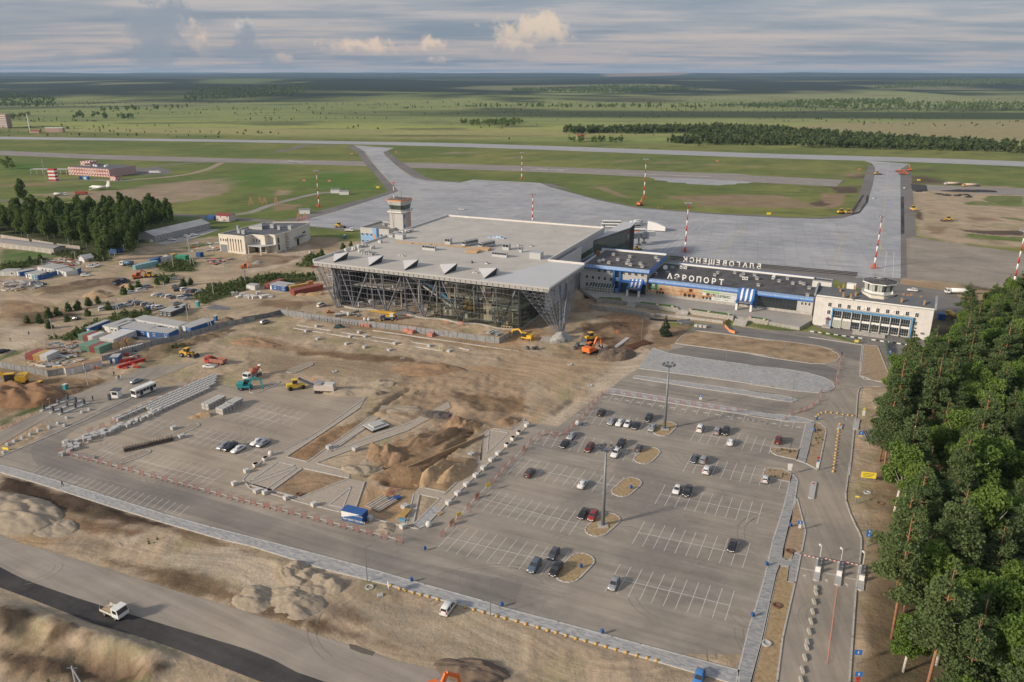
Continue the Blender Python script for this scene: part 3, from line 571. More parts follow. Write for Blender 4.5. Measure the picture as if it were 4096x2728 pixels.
for p,c,rl in[(gp('F',[(0,420),(200,440),(500,520),(1250,620),(1330,660),(1000,640),(400,560),(0,500)]),CBR,.2),(gp('F',[(700,200),(1500,330),(2300,480),(2355,560),(1900,520),(1400,440),(700,320)]),(.30,.215,.135),.1),(gp('F',[(1290,650),(1600,660),(2000,740),(2355,800),(2355,1200),(2000,1250),(1700,1180),(1000,1090),(1250,860),(1330,740)]),(.33,.245,.165),.45),(gp('F',[(1700,640),(2100,680),(2355,740),(2355,810),(2000,740)]),C_ORANGE,.1),(gp('H',[(0,330),(700,400),(1100,440),(900,500),(500,640),(280,940),(200,920),(420,760),(400,620),(0,540)]),(.40,.30,.20),.12),(gp('H',[(700,100),(1300,60),(1250,200),(1000,300),(700,250)]),(.20,.13,.08),.5),(gp('H',[(1000,130),(1300,90),(1260,260),(1060,420),(850,400)]),(.17,.115,.075),.3),(gp('H',[(500,300),(800,300),(850,400),(520,390)]),CBR,.4),(gp('H',[(0,20),(380,160),(420,250),(0,300)]),C_ORANGE,.2),(gp('H',[(1290,260),(1500,260),(1440,320),(1300,300)]),C_ORANGE,.1),(gp('H',[(1000,430),(1290,300),(1190,480),(870,700),(500,970),(330,950),(760,680),(800,600)]),C_PALE,.05),(gp('C',[(640,1080),(830,1060),(900,1100),(800,1180),(640,1190)]),CBR,.3),(gp('C',[(760,1120),(1300,1160),(1900,1230),(1900,1280),(1500,1240),(900,1190)]),(.34,.27,.19),.1),(gp('K',[(1000,420),(1200,180),(1700,20),(2000,-40),(1900,120),(1700,300),(1950,300),(1700,560),(1440,540),(1100,480)]),(.27,.18,.105),.5),(gp('K',[(1160,480),(1500,470),(1440,545),(1250,520)]),CBR,.4),(gp('K',[(1330,280),(1700,130),(1640,200),(1520,350)]),CBR,.2),(gp('K',[(920,700),(980,500),(1400,560),(1330,840),(1000,790)]),C_ORANGE,.1),(gp('K',[(190,560),(450,375),(850,455),(430,620)]),(.31,.22,.14),.2),(gp('F',[(310,1450),(660,1220),(940,1150),(900,1200),(500,1490)]),(.27,.175,.10),.3),(gp('J',[(0,640),(180,680),(560,790),(900,920),(1500,1070),(1600,1150),(1300,1110),(900,1050),(400,900),(0,820)]),(.14,.105,.072),.3),(gp('J',[(1450,1070),(2200,1290),(2150,1370),(1800,1230),(1500,1130)]),(.20,.135,.082),.15),(gp('J',[(0,1150),(250,1210),(450,1180),(470,1240),(300,1260),(0,1180)]),C_ORANGE,.1),(gp('J',[(1000,1170),(1250,1130),(1230,1230),(1050,1250)]),C_PALE,.3),(gp('N',[(1400,220),(2000,100),(2355,300),(2355,480),(1500,300)]),C_PALE,.05),(gp('N',[(900,250),(1250,340),(1700,400),(2355,640),(2355,730),(1600,500),(1000,320)]),(.25,.18,.11),.3),(gp('O',[(0,600),(400,720),(1000,880),(1000,910),(500,830),(0,690)]),(.25,.18,.11),.3),(gp('O',[(560,620),(1100,560),(2355,800),(2355,1285),(1800,1200),(1100,900)]),(.365,.305,.225),.02),(gp('O',[(1380,960),(1480,990),(1760,1140),(1720,1140)]),(.24,.18,.12),.1),(gp('O',[(1060,920),(1150,950),(1400,1080),(1350,1090)]),(.26,.20,.135),.1),(gp('N',[(0,490),(350,620),(900,830),(1300,950),(1250,1000),(700,860),(0,660)]),(.37,.31,.235),.05),(gp('N',[(-200,640),(200,700),(150,860),(-200,900)]),(.14,.11,.08),.6),(gp('N',[(150,950),(700,1000),(1200,1160),(1300,1285),(0,1285),(0,1000)]),(.24,.18,.115),.7),(gp('N',[(1350,1150),(1800,1130),(2100,1285),(1350,1285)]),(.36,.29,.20),.2),(gp('N',[(800,1180),(1300,1130),(1350,1285),(800,1285)]),(.23,.17,.11),.5),(gp('N',[(1000,1270),(1300,1260),(1300,1320),(1000,1320)]),CWD,.3),(gp('E',[(0,880),(420,980),(900,1000),(1000,990),(600,1120),(200,1260),(0,1330)]),(.27,.185,.11),.4),(gp('E',[(0,900),(300,960),(200,1050),(0,1060)]),(.20,.15,.10),.4),(gp('E',[(430,1120),(700,1020),(950,990),(900,1030),(620,1160),(480,1190)]),(.19,.135,.085),.3),(gp('E',[(1100,850),(1200,760),(1450,700),(1700,640),(1950,560),(2060,570),(1900,640),(1640,730),(1420,800),(1300,880),(1180,900)]),(.19,.14,.09),.6),(gp('E',[(300,240),(700,150),(960,150),(900,200),(600,250),(350,300)]),(.19,.14,.09),.6),(gp('E',[(0,330),(300,330),(600,420),(300,520),(0,480)]),(.30,.21,.13),.5),(gp('E',[(330,720),(600,700),(700,760),(500,840),(250,880)]),(.25,.20,.15),.2),(gp('E',[(0,550),(400,560),(420,640),(200,740),(0,800)]),C_PALE,.2),(gp('B',[(0,640),(500,660),(400,750),(0,850)]),C_PALE,.3),(gp('B',[(500,530),(780,540),(760,640),(500,660)]),(.33,.25,.17),.2)]:
 PT(p,c,1.2,3.5,1,rl)
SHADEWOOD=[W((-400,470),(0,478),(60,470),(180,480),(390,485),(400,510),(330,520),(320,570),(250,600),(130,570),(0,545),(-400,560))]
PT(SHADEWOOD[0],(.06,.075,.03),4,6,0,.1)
BANKS=[(gp('N',[(0,700),(400,800),(900,960),(1300,1120)]),1.6),(gp('N',[(-150,1000),(500,1050),(1100,1200)]),-1.5)]
for p,c,rl in[(gp('J',[(0,630),(200,680),(600,800),(1000,940),(1500,1075),(1450,1110),(1000,1050),(560,960),(250,860),(0,800)]),(.085,.060,.042),.35),(gp('J',[(500,1000),(900,1050),(1300,1130),(1100,1180),(700,1150)]),(.25,.17,.11),.3),(gp('N',[(0,720),(200,700),(330,760),(150,900),(0,900)]),(.075,.06,.045),.5),(gp('N',[(480,830),(700,880),(560,960),(430,940)]),(.12,.09,.06),.5),(gp('N',[(700,900),(830,930),(760,980)]),(.09,.07,.05),.4),(gp('N',[(0,1060),(900,1120),(1100,1200),(600,1240),(0,1180)]),(.17,.12,.08),.7),(gp('N',[(1300,1140),(1480,1170),(1350,1270),(1280,1240)]),(.12,.085,.06),.5),(gp('N',[(900,240),(1300,300),(1700,380),(1650,420),(1200,340)]),(.17,.12,.075),.3),(gp('N',[(1400,380),(1900,480),(2250,640),(2200,700),(1800,560),(1400,440)]),(.16,.115,.075),.3),(gp('O',[(0,590),(300,680),(1000,860),(1000,910),(400,800),(0,660)]),(.15,.105,.07),.35),(gp('O',[(640,620),(900,640),(1050,760),(900,800),(700,720)]),(.27,.20,.14),.15),(gp('C',[(830,1090),(1300,1150),(1920,1225),(1960,1250),(1900,1290),(1640,1262),(1300,1260),(900,1200),(760,1150)]),CDT,.1),(gp('a3',[(1380,690),(2100,790),(2355,740),(2355,850),(2000,830),(1380,720)]),C_PALE,0),(gp('C',[(1280,1330),(1650,1270),(1640,1340),(1500,1440),(1290,1500)]),CBR,.2),(gp('F',[(0,560),(700,600),(1300,700),(1200,780),(600,760),(0,700)]),(.37,.29,.20),.05),(gp('F',[(400,545),(1400,600),(1420,640),(900,620),(400,580)]),(.21,.14,.085),.2),(gp('E',[(100,440),(600,420),(700,460),(200,540)]),(.19,.13,.085),.4),(gp('E',[(950,130),(1100,200),(1000,250),(900,220)]),(.22,.16,.11),.3),(gp('B',[(0,680),(450,700),(300,760),(0,800)]),(.25,.18,.12),.3),(gp('B',[(100,1060),(560,1090),(400,1150),(60,1120)]),(.28,.2,.13),.3),(gp('K',[(1050,470),(1450,480),(1400,550),(1180,520)]),(.20,.125,.07),.3),(gp('F',[(1750,900),(2355,950),(2355,1080),(1900,1060)]),(.24,.165,.10),.5)]:
 PT(p,tuple(q*.85 for q in c),1.,2.6,1,rl)
def hills(x,y):
 ridge=sst(3400,8200,y+900*(fbm(x/3000,y/3000,3,5)-.5)+.10*x)
 hgt=ridge*(42+52*fbm(x/2600,y/2600,4,8))
 hgt+=sst(12000,19000,y)*120*fbm(x/4000,y/4000,4,11)
 left=np.exp(-((x+1500)/1900)**2)*sst(2600,4600,y)*(1-sst(5200,9000,y))*34
 val=np.exp(-((x+150)/900)**2)*sst(3500,5500,y)*(1-sst(8000,12000,y))*26
 return np.maximum(hgt+left-val,0)*sst(2500,3600,y)
def base_tint(x,y,st):
 n1=fbm(x/90,y/45,5,21);n2=fbm(x/18,y/12,4,33);n3=fbm(x/700,y/160,4,41)
 def L(a,b,t):return a*(1-t[:,None])+b*t[:,None]
 A_=np.array
 c=L(A_(C_GRASS),A_((.19,.205,.065)),sst(.35,.65,n1))
 c=L(c,A_((.10,.13,.042)),.7*sst(.52,.75,n2))
 yr=1212-.262*x;off=y-yr
 m=L(A_((.185,.235,.075)),A_((.30,.33,.10)),sst(.38,.62,n3))
 m=L(m,A_((.062,.080,.036)),.85*sst(.50,.64,fbm(x/160,y/60,5,55)))
 m=L(m,A_((.34,.32,.14)),.8*sst(.55,.7,fbm(x/1100,y/170,4,61)))
 c=L(c,m,sst(20,80,off+40*(n2-.5)))
 return c
def far_tint(c,x,y):
 A_=np.array
 def L(a,b,t):return a*(1-t[:,None])+b[None]*t[:,None]
 n=fbm(x/420,y/260,5,71);nb=fbm(x/1900,y/420,4,77)
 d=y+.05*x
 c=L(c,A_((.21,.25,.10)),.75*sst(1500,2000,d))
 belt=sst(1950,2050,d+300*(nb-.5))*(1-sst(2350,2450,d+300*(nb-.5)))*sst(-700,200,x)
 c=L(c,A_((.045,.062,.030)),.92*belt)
 c=L(c,A_((.045,.060,.034)),.9*sst(.56,.66,fbm(x/300,y/190,5,81))*sst(1900,2600,d))
 c=L(c,A_((.27,.28,.14)),.7*sst(.52,.62,fbm(x/1500,y/500,3,91))*sst(2400,3000,d)*(1-sst(4200,5600,d)))
 wood=sst(2900,4300,d+2400*(n-.5)+600*sst(400,1800,-x)-700*sst(400,1800,x))*sst(.30,.42,fbm(x/500,y/1400,4,78)+.35*sst(4500,7000,y))
 c=L(c,A_((.018,.030,.022)),.96*wood)
 fld=sst(.60,.68,fbm(x/900,y/700,4,99))*sst(3800,5000,d)*(1-.7*sst(6000,9000,d))
 c=L(c,A_((.22,.22,.12)),.75*fld)
 m1=sst(0,60,poly_sd(x,y,[(p[0],p[1])for p in gp('V',[(1120,585),(1400,565),(2000,553),(2700,550),(2700,700),(2355,668),(1900,640),(1500,610)])]))
 c=L(c,A_((.30,.265,.145)),.95*m1)
 m2=sst(0,250,poly_sd(x,y,[(p[0],p[1])for p in gp('V',[(370,362),(800,356),(950,366),(700,376),(400,377)])]))
 c=L(c,A_((.27,.21,.16)),.9*m2)
 m3=sst(0,150,poly_sd(x,y,[(p[0],p[1])for p in gp('S',[(850,415),(1050,390),(1150,385),(1390,405),(1200,425),(900,420)])]))
 c=L(c,A_((.13,.17,.075)),.95*m3)
 return c
def build_ground(name,parts):
 vs,qs,cs,so_=[],[],[],[];off=0
 for(x,y,q,st)in parts:
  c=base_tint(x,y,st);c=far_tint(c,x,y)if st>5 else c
  soil=np.zeros(len(x));rel=np.full(len(x),0.)
  wx=(fbm(x/9,y/9,4,3)-.5);wy=(fbm(x/2.2,y/2.2,3,13)-.5)
  if st<20:
   for poly,col,soft,wob,sl_,rl in PAINT:
    P=np.array(poly);bx0,by0=P.min(0)-12;bx1,by1=P.max(0)+12
    k=np.where((x>bx0)&(x<bx1)&(y>by0)&(y<by1))[0]
    if len(k)==0:continue
    sd=poly_sd(x[k],y[k],poly)+wob*(wx[k]*1.6+wy[k]*.7)
    a=sst(-soft,soft,sd)*(1-.35*sst(.45,.75,wx[k]+.5)*(wob>2))
    c[k]=c[k]*(1-a[:,None])+np.array(col)[None]*a[:,None]
    soil[k]=soil[k]*(1-a)+sl_*a;rel[k]=rel[k]*(1-a)+rl*a
  z=hills(x,y)if st>20 else np.zeros(len(x))
  if st<5:
   h=fbm(x/7,y/7,5,101)*1.+.6*np.abs(fbm(x/3,y/3,4,111)-.5)
   z=rel*(h-.45)*5.6
   for pl,hh in BANKS:
    z=z+hh*np.exp(-(line_d(x,y,pl)/3.2)**2)*(.4+1.2*fbm(x/3,y/3,5,121,.65))
   for p in TRENCH:
    z=z-p[1]*(1-sst(p[2]*.5,p[2],line_d(x,y,p[0])+.6*wy))
   free=np.ones(len(x))
   for poly in FLATS:
    P=np.array(poly);bx0,by0=P.min(0)-4;bx1,by1=P.max(0)+4
    k=np.where((x>bx0)&(x<bx1)&(y>by0)&(y<by1))[0]
    if len(k):free[k]=np.minimum(free[k],1-sst(-2.,-.5,poly_sd(x[k],y[k],poly)))
   bl,bh=x.min(),x.max();e=np.minimum(np.minimum(x-bl,bh-x),np.minimum(y-y.min(),y.max()-y))
   edge=sst(2,10,e)
   z=z*free*edge-.06*(1-free)
   if st>1.5:z=z*hole_edge(x,y)
  vs.append(np.stack([x,y,z],1));qs.append(q+off);cs.append(c);so_.append(soil);off+=len(x)
 V_=np.concatenate(vs);Q_=np.concatenate(qs);C_=np.concatenate(cs);S_=np.concatenate(so_)
 used=np.zeros(len(V_),bool);used[Q_.ravel()]=True;remap=np.cumsum(used)-1
 V_,C_,S_,Q_=V_[used],C_[used],S_[used],remap[Q_]
 me=bpy.data.meshes.new(name);me.vertices.add(len(V_));me.vertices.foreach_set('co',V_.ravel())
 me.loops.add(Q_.size);me.loops.foreach_set('vertex_index',Q_.ravel().astype(np.int32))
 me.polygons.add(len(Q_));me.polygons.foreach_set('loop_start',np.arange(0,Q_.size,4,dtype=np.int32));me.polygons.foreach_set('loop_total',np.full(len(Q_),4,dtype=np.int32))
 me.polygons.foreach_set('use_smooth',np.ones(len(Q_),bool));me.update(calc_edges=True)
 at=me.attributes.new('tint','FLOAT_COLOR','POINT');at.data.foreach_set('color',np.concatenate([C_,np.ones((len(C_),1))],1).ravel())
 at=me.attributes.new('soil','FLOAT','POINT');at.data.foreach_set('value',S_)
 o=obj(name,me,M_ground);o['kind']='structure';return o
M_ground=ground_mat()
g1=(-160,240.,85,335.)
def hole_edge(x,y):
 d=np.maximum(np.maximum(g1[0]-x,x-g1[1]),np.maximum(g1[2]-y,y-g1[3]));return sst(2,10,d)
TRENCH=[(gp('F',[(1360,870),(1200,970),(1050,1080)]),.9,1.2),(gp('K',[(1895,60),(1720,220),(1530,390)]),1.4,1.6),(gp('H',[(640,740),(480,870)]),.5,1.5),(gp('H',[(700,300),(780,240)]),1.2,3.),(gp('K',[(1010,430),(1200,350)]),.8,1.5),(gp('K',[(1180,490),(1450,530)]),1.,2.),(gp('C',[(760,1040),(820,1020)]),3.,5.)]
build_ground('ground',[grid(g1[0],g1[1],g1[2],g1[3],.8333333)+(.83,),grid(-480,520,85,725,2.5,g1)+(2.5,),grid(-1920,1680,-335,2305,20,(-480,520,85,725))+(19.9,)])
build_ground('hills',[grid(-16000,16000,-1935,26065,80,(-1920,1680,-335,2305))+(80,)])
# air: even haze round the camera and the whole scene
hz=MB().box(-17500,17500,-2200,27200,-8,230).obj('haze');hz['kind']='stuff';tag(hz,'thin pale haze that turns the far hills blue','haze')
hm=bpy.data.materials.new('haze_air');hm.use_nodes=True;hn=NT(hm.node_tree);hn.n.remove(hn.n['Principled BSDF']);pv_=hn.new('ShaderNodeVolumePrincipled')
pv_.inputs['Color'].default_value=(.46,.70,1.,1);pv_.inputs['Density'].default_value=3.0e-5;pv_.inputs['Anisotropy'].default_value=0.
hn.l.new(pv_.outputs[0],hn.n['Material Output'].inputs['Volume']);hz.data.materials.append(hm)
# shared building materials
M_white=mat('white_render',(.62,.60,.57),.85,var=.08,scale=.5,streak=.15)
M_cream=mat('cream_render',(.62,.58,.50),.85,var=.06,scale=.5)
M_roofgrey=mat('membrane_roof',(.47,.445,.40),.8,var=.12,scale=.12,streak=.1)
M_roofpale=mat('pale_roof_sheet',(.50,.50,.51),.65,var=.05,scale=.1)
M_felt=mat('roofing_felt',(.085,.082,.085),.95,var=.35,scale=.25)
M_f2=mat('slate_grey_roof',(.105,.112,.125),.9,var=.12,scale=.3)
M_st=mat('grey_steel',(.19,.205,.24),.5,.25,var=.1,scale=2)
M_sd=mat('dark_steel',(.10,.11,.13),.5,.3,var=.15,scale=2)
M_alu=mat('pale_metal',(.50,.51,.52),.45,.4,var=.08,scale=1)
M_gv=mat('galvanised_sheet',(.36,.375,.385),.5,.35,var=.25,scale=.8,streak=.3)
M_gl=mat('dark_glass',(.025,.032,.036),.08,0.,var=0.,spec=.9)
M_gg=mat('green_glass',(.05,.075,.065),.1,0.,var=.3,scale=.3,spec=.8)
M_blue=mat('blue_cladding',(.030,.135,.42),.45,.1,var=.12,scale=.8)
M_bluel=mat('faded_blue_cladding',(.20,.31,.52),.5,.1,var=.2,scale=.8)
M_pn=mat('grey_facade_panel',(.44,.435,.42),.75,var=.06,scale=.6,streak=.1)
M_dark=mat('dark_void',(.03,.03,.032),.9,var=.3,scale=1)
M_bk=mat('black_rubber',(.02,.02,.02),.85,var=.1,scale=3)
M_red=mat('red_paint',(.45,.035,.025),.5,var=.12,scale=1)
M_or=mat('orange_paint',(.70,.16,.03),.5,var=.12,scale=1)
M_ye=mat('machine_yellow',(.68,.40,.035),.5,var=.15,scale=1.5)
M_wood=mat('raw_timber',(.46,.32,.18),.8,var=.25,scale=2)
M_bi=mat('brown_brick',(.25,.13,.07),.9,var=.25,scale=3)
M_wp=mat('white_paint',(.72,.72,.70),.5,var=.06,scale=2)
M_pl=mat('white_plastic',(.54,.53,.51),.6,var=.12,scale=1.5)
M_teal=mat('teal_paint',(.03,.28,.30),.45,var=.1,scale=2)
M_sl=mat('salmon_wrap',(.55,.22,.16),.7,var=.25,scale=1.5)
def tglass(name,col,alpha):
 m=bpy.data.materials.new(name);m.use_nodes=True;t=NT(m.node_tree);t.n.remove(t.n['Principled BSDF'])
 gl=t.new('ShaderNodeBsdfGlossy');gl.inputs['Roughness'].default_value=.06;gl.inputs['Color'].default_value=(.85,.95,.92,1)
 tr=t.new('ShaderNodeBsdfTransparent');tr.inputs['Color'].default_value=tuple(col)+(1,)
 fr=t.new('ShaderNodeFresnel');fr.inputs['IOR'].default_value=1.5
 mx=t.new('ShaderNodeMixShader');t.l.new(t.m('ADD',t.m('MULTIPLY',fr.outputs[0],1.),alpha,clamp=True),mx.inputs[0])
 t.l.new(tr.outputs[0],mx.inputs[1]);t.l.new(gl.outputs[0],mx.inputs[2])
 t.l.new(mx.outputs[0],t.n['Material Output'].inputs[0]);return m
M_pane=tglass('clear_green_pane',(.78,.86,.81),.03)
M_paned=tglass('tinted_pane',(.30,.36,.33),.08)
class Frame:
 """local frame of a building: origin on the ground, u to the right along its front, v away from the viewer"""
 def __init__(s,o,e,z=0.):
  s.o=Vc((o[0],o[1],z));d=Vc((e[0]-o[0],e[1]-o[1],0));s.len=d.length;s.a=atan2(d.y,d.x)
  s.ca,s.sa=cos(s.a),sin(s.a)
 def loc(s,p):
  x,y=p[0]-s.o.x,p[1]-s.o.y;return Vc((x*s.ca+y*s.sa,-x*s.sa+y*s.ca,(p[2]if len(p)>2 else 0)-s.o.z))
 def at(s,k,x,y,z):return s.loc(g(k,x,y,z+s.o.z))
 def on_front(s,k,x,y,v=0.):
  """local (u, z) of a pixel on the vertical plane at depth v"""
  X_,Y_=px(k,x,y);a=G(X_,Y_,0);c=ZV(CAM_H);d=(a-c)
  n=Vc((-s.sa,s.ca,0));t=(n.dot(s.o-c)+v)/n.dot(d);p=c+d*t;l=s.loc(p);return l.x,l.z
def window(mb_frame,mb_glass,u0,u1,z0,z1,v,dv=-.04,split=2):
 mb_frame.box(u0,u1,v+dv,v+.02,z0,z1);wq=(u1-u0-.1*(split+1))/split
 for i in rn(split):
  a=u0+.1+i*(wq+.1);mb_glass.box(a,a+wq,v+dv-.02,v,z0+.1,z1-.1)
WIN_CACHE={}
def pwin(parent,u,z,v,w_=1.3,h=1.7,split=2,rz=0.,fm=None,gm=None,name='window'):
 key=(w_,h,split,fm.name if fm else '',gm.name if gm else '')
 if key not in WIN_CACHE:
  f=MB();f.box(-w_/2,w_/2,-.12,.03,0,h);f.box(-w_/2-.1,w_/2+.1,-.2,.02,-.1,-.002)
  q=MB();wq=(w_-.1*(split+1))/split
  for i in rn(split):a=-w_/2+.1+i*(wq+.1);q.box(a,a+wq,-.14,-.02,.1,h-.1)
  fme=f.mesh('window');fme.materials.append(fm or M_wp);qme=q.mesh('pane');qme.materials.append(gm or M_gl)
  WIN_CACHE[key]=(fme,qme)
 fme,qme=WIN_CACHE[key]
 o=obj(name,fme,None,parent,(u,v,z),rz);obj('pane',qme,None,o);return o
def wbx(parent,name,m,*b,**k):
 mb=MB()
 for q in b:mb.box(*q)
 return mb.obj(name,m,parent,**k)
 # the new terminal
ZR=21.
TO,TA=G(1252,1045,ZR),G(2189,1151,ZR)
TF=Frame(TO,TA)
term=TH('terminal_building','unfinished terminal with wide flat grey roof above an open steel and glass front','terminal',TF.o,TF.a)
LU=TF.len;WNG=TF.loc(G(2345,1060,ZR));INN=TF.loc(G(2184,1043,ZR));BR=TF.loc(G(2423,917,ZR));BL=TF.loc(G(1806,863,ZR))
WV=(WNG.y+INN.y)/2;IU=(INN.x+BR.x)/2;BV=(BR.y+BL.y)/2;LU2=(LU+WNG.x)/2
COLB=[TF.at('B',x,y,0)for x,y in[(900,1140),(1190,1170),(1490,1225),(1800,1270),(2125,1320)]]
COLA=[TF.at('B',x,y,0)for x,y in[(745,1140),(1020,1175),(1313,1210),(1620,1250),(1945,1292),(2310,1328)]]
FV=4.
ub=[c.x for c in COLB];ua=[c.x for c in COLA];UR=ua[-1];UL=ua[0];per=(ub[-1]-ub[0])/4
def fv(u):return FV-.9*cos(2*pi*(u-ub[0])/per)+.3
roof_pts=[(0,0),(LU2,0),(LU2,WV),(IU,WV),(IU,BV),(0,BV)]
MB().prism(roof_pts,ZR-.5,ZR).obj('roof',M_roofgrey,term)
MB().prism([(IU-14,.35),(LU2-.35,.35),(LU2-.35,WV-.4),(IU+2,WV-.4)],ZR+.004,ZR+.05).obj('roof_sheeting',M_roofpale,term)
pp=MB()
for a,b in[((0,.2),(0,BV)),((0,BV),(IU,BV)),((IU,BV),(IU,WV)),((IU,WV),(LU2,WV))]:
 d=Vc((b[0]-a[0],b[1]-a[1],0)).normalized();i=Vc((-d.y,d.x,0));a=Vc((a[0],a[1],0));b=Vc((b[0],b[1],0))
 pp.bar(a+ZV(ZR+.2),b+ZV(ZR+.2),.5,1.3)
pp.obj('parapet',M_white,term)
def rim(a,b,nrm,n):
 a=Vc(a);b=Vc(b);d=(b-a)/n;nrm=Vc(nrm)
 me=MB();L_=d.length;dn=d.normalized()
 me.quad(dn*.08+ZV(ZR-.55),dn*(L_-.08)+ZV(ZR-.55),dn*(L_-.08)-nrm*.35+ZV(ZR-1.75),dn*.08-nrm*.35+ZV(ZR-1.75))
 mesh=me.mesh('fascia_panel');mesh.materials.append(M_pn)
 br=MB();
 br.bar(ZV(ZR-.4)+nrm*.05,ZV(ZR-1.85)-nrm*.30,.13,.16);br.bar(ZV(ZR-1.85)-nrm*.3,ZV(ZR-.8)-nrm*1.8,.12)
 brm=br.mesh('bracket');brm.materials.append(M_sd)
 for i in rn(n):
  obj('fascia_panel',mesh,None,term,a+d*i);obj('bracket',brm,None,term,a+d*i)
 r=MB();z0=ZV(ZR-.35)+nrm*.1;z1=ZV(ZR-1.9)-nrm*.35
 r.bar(a+z0,b+z0,.25,.5);r.bar(a+z1,b+z1,.2,.22);r.obj('rim_rail',M_alu,term)
rim((0,0,0),(LU2,0,0),(0,-1,0),46);rim((LU2,0,0),(LU2,WV,0),(1,0,0),17)
sf=MB();sf.quad((.6,.6,ZR-1.9),(LU2-.6,.6,ZR-1.9),(LU2-.6,6.5,ZR-2.7),(.6,6.5,ZR-2.7));sf.quad((LU2-.6,.6,ZR-1.92),(LU2-.6,WV-1,ZR-1.92),(UR,WV-1,ZR-2.7),(UR,6.5,ZR-2.72))
sf.obj('soffit',M_st,term)
col_m=MB().tube((0,0,0),(0,0,1),.34,.34,8).mesh('column',True);col_m.materials.append(M_st)
def member(name,a,b,me,m=None,r=1.):
 a=Vc(a);b=Vc(b);d=b-a;o=obj(name,me,None,term,a);o.rotation_mode='QUATERNION';o.rotation_quaternion=d.to_track_quat('Z','Y');o.scale=(r,r,d.length);return o
ZT=ZR-2.
for u in ua:member('column',(u,fv(u)+.5,0),(u,fv(u)-1.,ZT),col_m,r=1.1)
for i,u in enum(ub):
 b=(u,fv(u)+.4,0)
 member('diagonal_brace',b,(ua[i]+.6,fv(ua[i])-1.,ZT),col_m,r=1.15);member('diagonal_brace',b,(ua[i+1]-.6,fv(ua[i+1])-1.,ZT),col_m,r=1.15)
 member('column',(u-.1,fv(u)+.8,0),(u-1.2,fv(u)-.3,ZT),col_m,r=1.)
tr_m=[]
LV=[.3,2.9,5.4,7.9,10.4,12.9,15.4,17.6]
us=np.linspace(UL,UR,61)
for z in LV:
 mb=MB();pts=[Vc((u,fv(u)-.075*z,z+.5*cos(2*pi*(u-ub[0])/per)*(1 if .5<z<17 else .2)))for u in us]
 for a,b in zip(pts[:-1],pts[1:]):mb.bar(a,b,.16,.16)
 mb.obj('transom',M_st,term)
for i,u in enum(us):
 mb=MB();mb.bar((u,fv(u)-.12,0),(u,fv(u)-1.5,ZT),.07,.10);mb.obj('mullion',M_sd,term)
pm={}
for i in rn(31,60):
 for j in rn(7):
  if(i<37 and j>3)or(i%6==4 and j>4):continue
  u0,u1=us[i],us[i+1]
  mb=MB();c=lambda u,z:Vc((u,fv(u)-.075*z-.12,z+.5*cos(2*pi*(u-ub[0])/per)*(1 if .5<z<17 else .2)))
  mb.quad(c(u0+.05,LV[j]+.08),c(u1-.05,LV[j]+.08),c(u1-.05,LV[j+1]-.08),c(u0+.05,LV[j+1]-.08))
  mb.obj('pane',M_pane,term)
mb=MB();pts=[Vc((u,fv(u)-.5,.3))for u in us]
for a,b in zip(pts[:-1],pts[1:]):mb.bar(a,b,.9,.8)
mb.obj('plinth',M_con,term)
inn=MB();inn.box(UL+1,UR,FV+1,BV-2,0.,.25);inn.obj('floor_slab',mat('dusty_floor',(.42,.35,.27),.9,var=.3,scale=.3),term)
wbx(term,'upper_floor',M_con,(UL+2,UL+30,9,46,9.3,10.));wbx(term,'upper_floor',M_con,(UR-40,UR-1,17,46,7.2,7.9));wbx(term,'upper_floor',M_con,(UR-16,UR-1,8,17,7.2,7.9))
wbx(term,'inner_wall',M_cream,(UL+30,UR,46,46.4,.25,ZR-1));wbx(term,'inner_wall',mat('dark_cladding',(.10,.105,.12),.7,var=.2),(UL-.5,UL,FV+2,BV-2,.25,ZR-.6),(UL,UL+30,46,46.3,.25,ZR-1))
wbx(term,'inner_wall',M_bi,(UL+22,UL+30,30,30.3,10.,18.5),(UL+12,UL+20,32,32.3,.3,9))
rc=MB().tube((0,0,0),(0,0,1),.4,.4,8).mesh('inner_column',True);rc.materials.append(M_con)
for u in np.arange(UL+8,UR-2,9.2):
 for v in(14,24,36):member('inner_column',(u,v,.2),(u,v,ZR-1.5),rc)
ra=random.Random(4)
tb=MB()
for k in rn(14):
 u=UL+3+k*(UR-UL-6)/13;tb.bar((u,FV,ZR-2.6),(u,46,ZR-2.6),.25,.3);tb.bar((u,FV,ZR-1.),(u,46,ZR-1.),.25,.3)
 for q in rn(9):tb.bar((u,FV+q*4.5,ZR-2.6),(u,FV+2.25+q*4.5,ZR-1),.14);tb.bar((u,FV+2.25+q*4.5,ZR-1),(u,FV+4.5+q*4.5,ZR-2.6),.14)
tb.obj('roof_truss',M_sd,term)
st=MB()
S0,S1=Vc((UL+30,16,14.5)),Vc((UL+52,14,3.5))
for o_ in(0,3.2):
 st.bar(S0+Vc((0,o_,0)),S1+Vc((0,o_,0)),.3,.8)
for q in rn(34):
 p=S0.lerp(S1,q/33);st.box(p.x-.3,p.x+.3,p.y,p.y+3.2,p.z+.3,p.z+.4)
st.obj('stair',M_alu,term)
bl=MB();bl.bar(S0+Vc((1,-.5,2.2)),S1+Vc((1,-.5,2.2)),.2,1.1);bl.obj('stair_guard',mat('blue_film',(.04,.20,.36),.5),term)
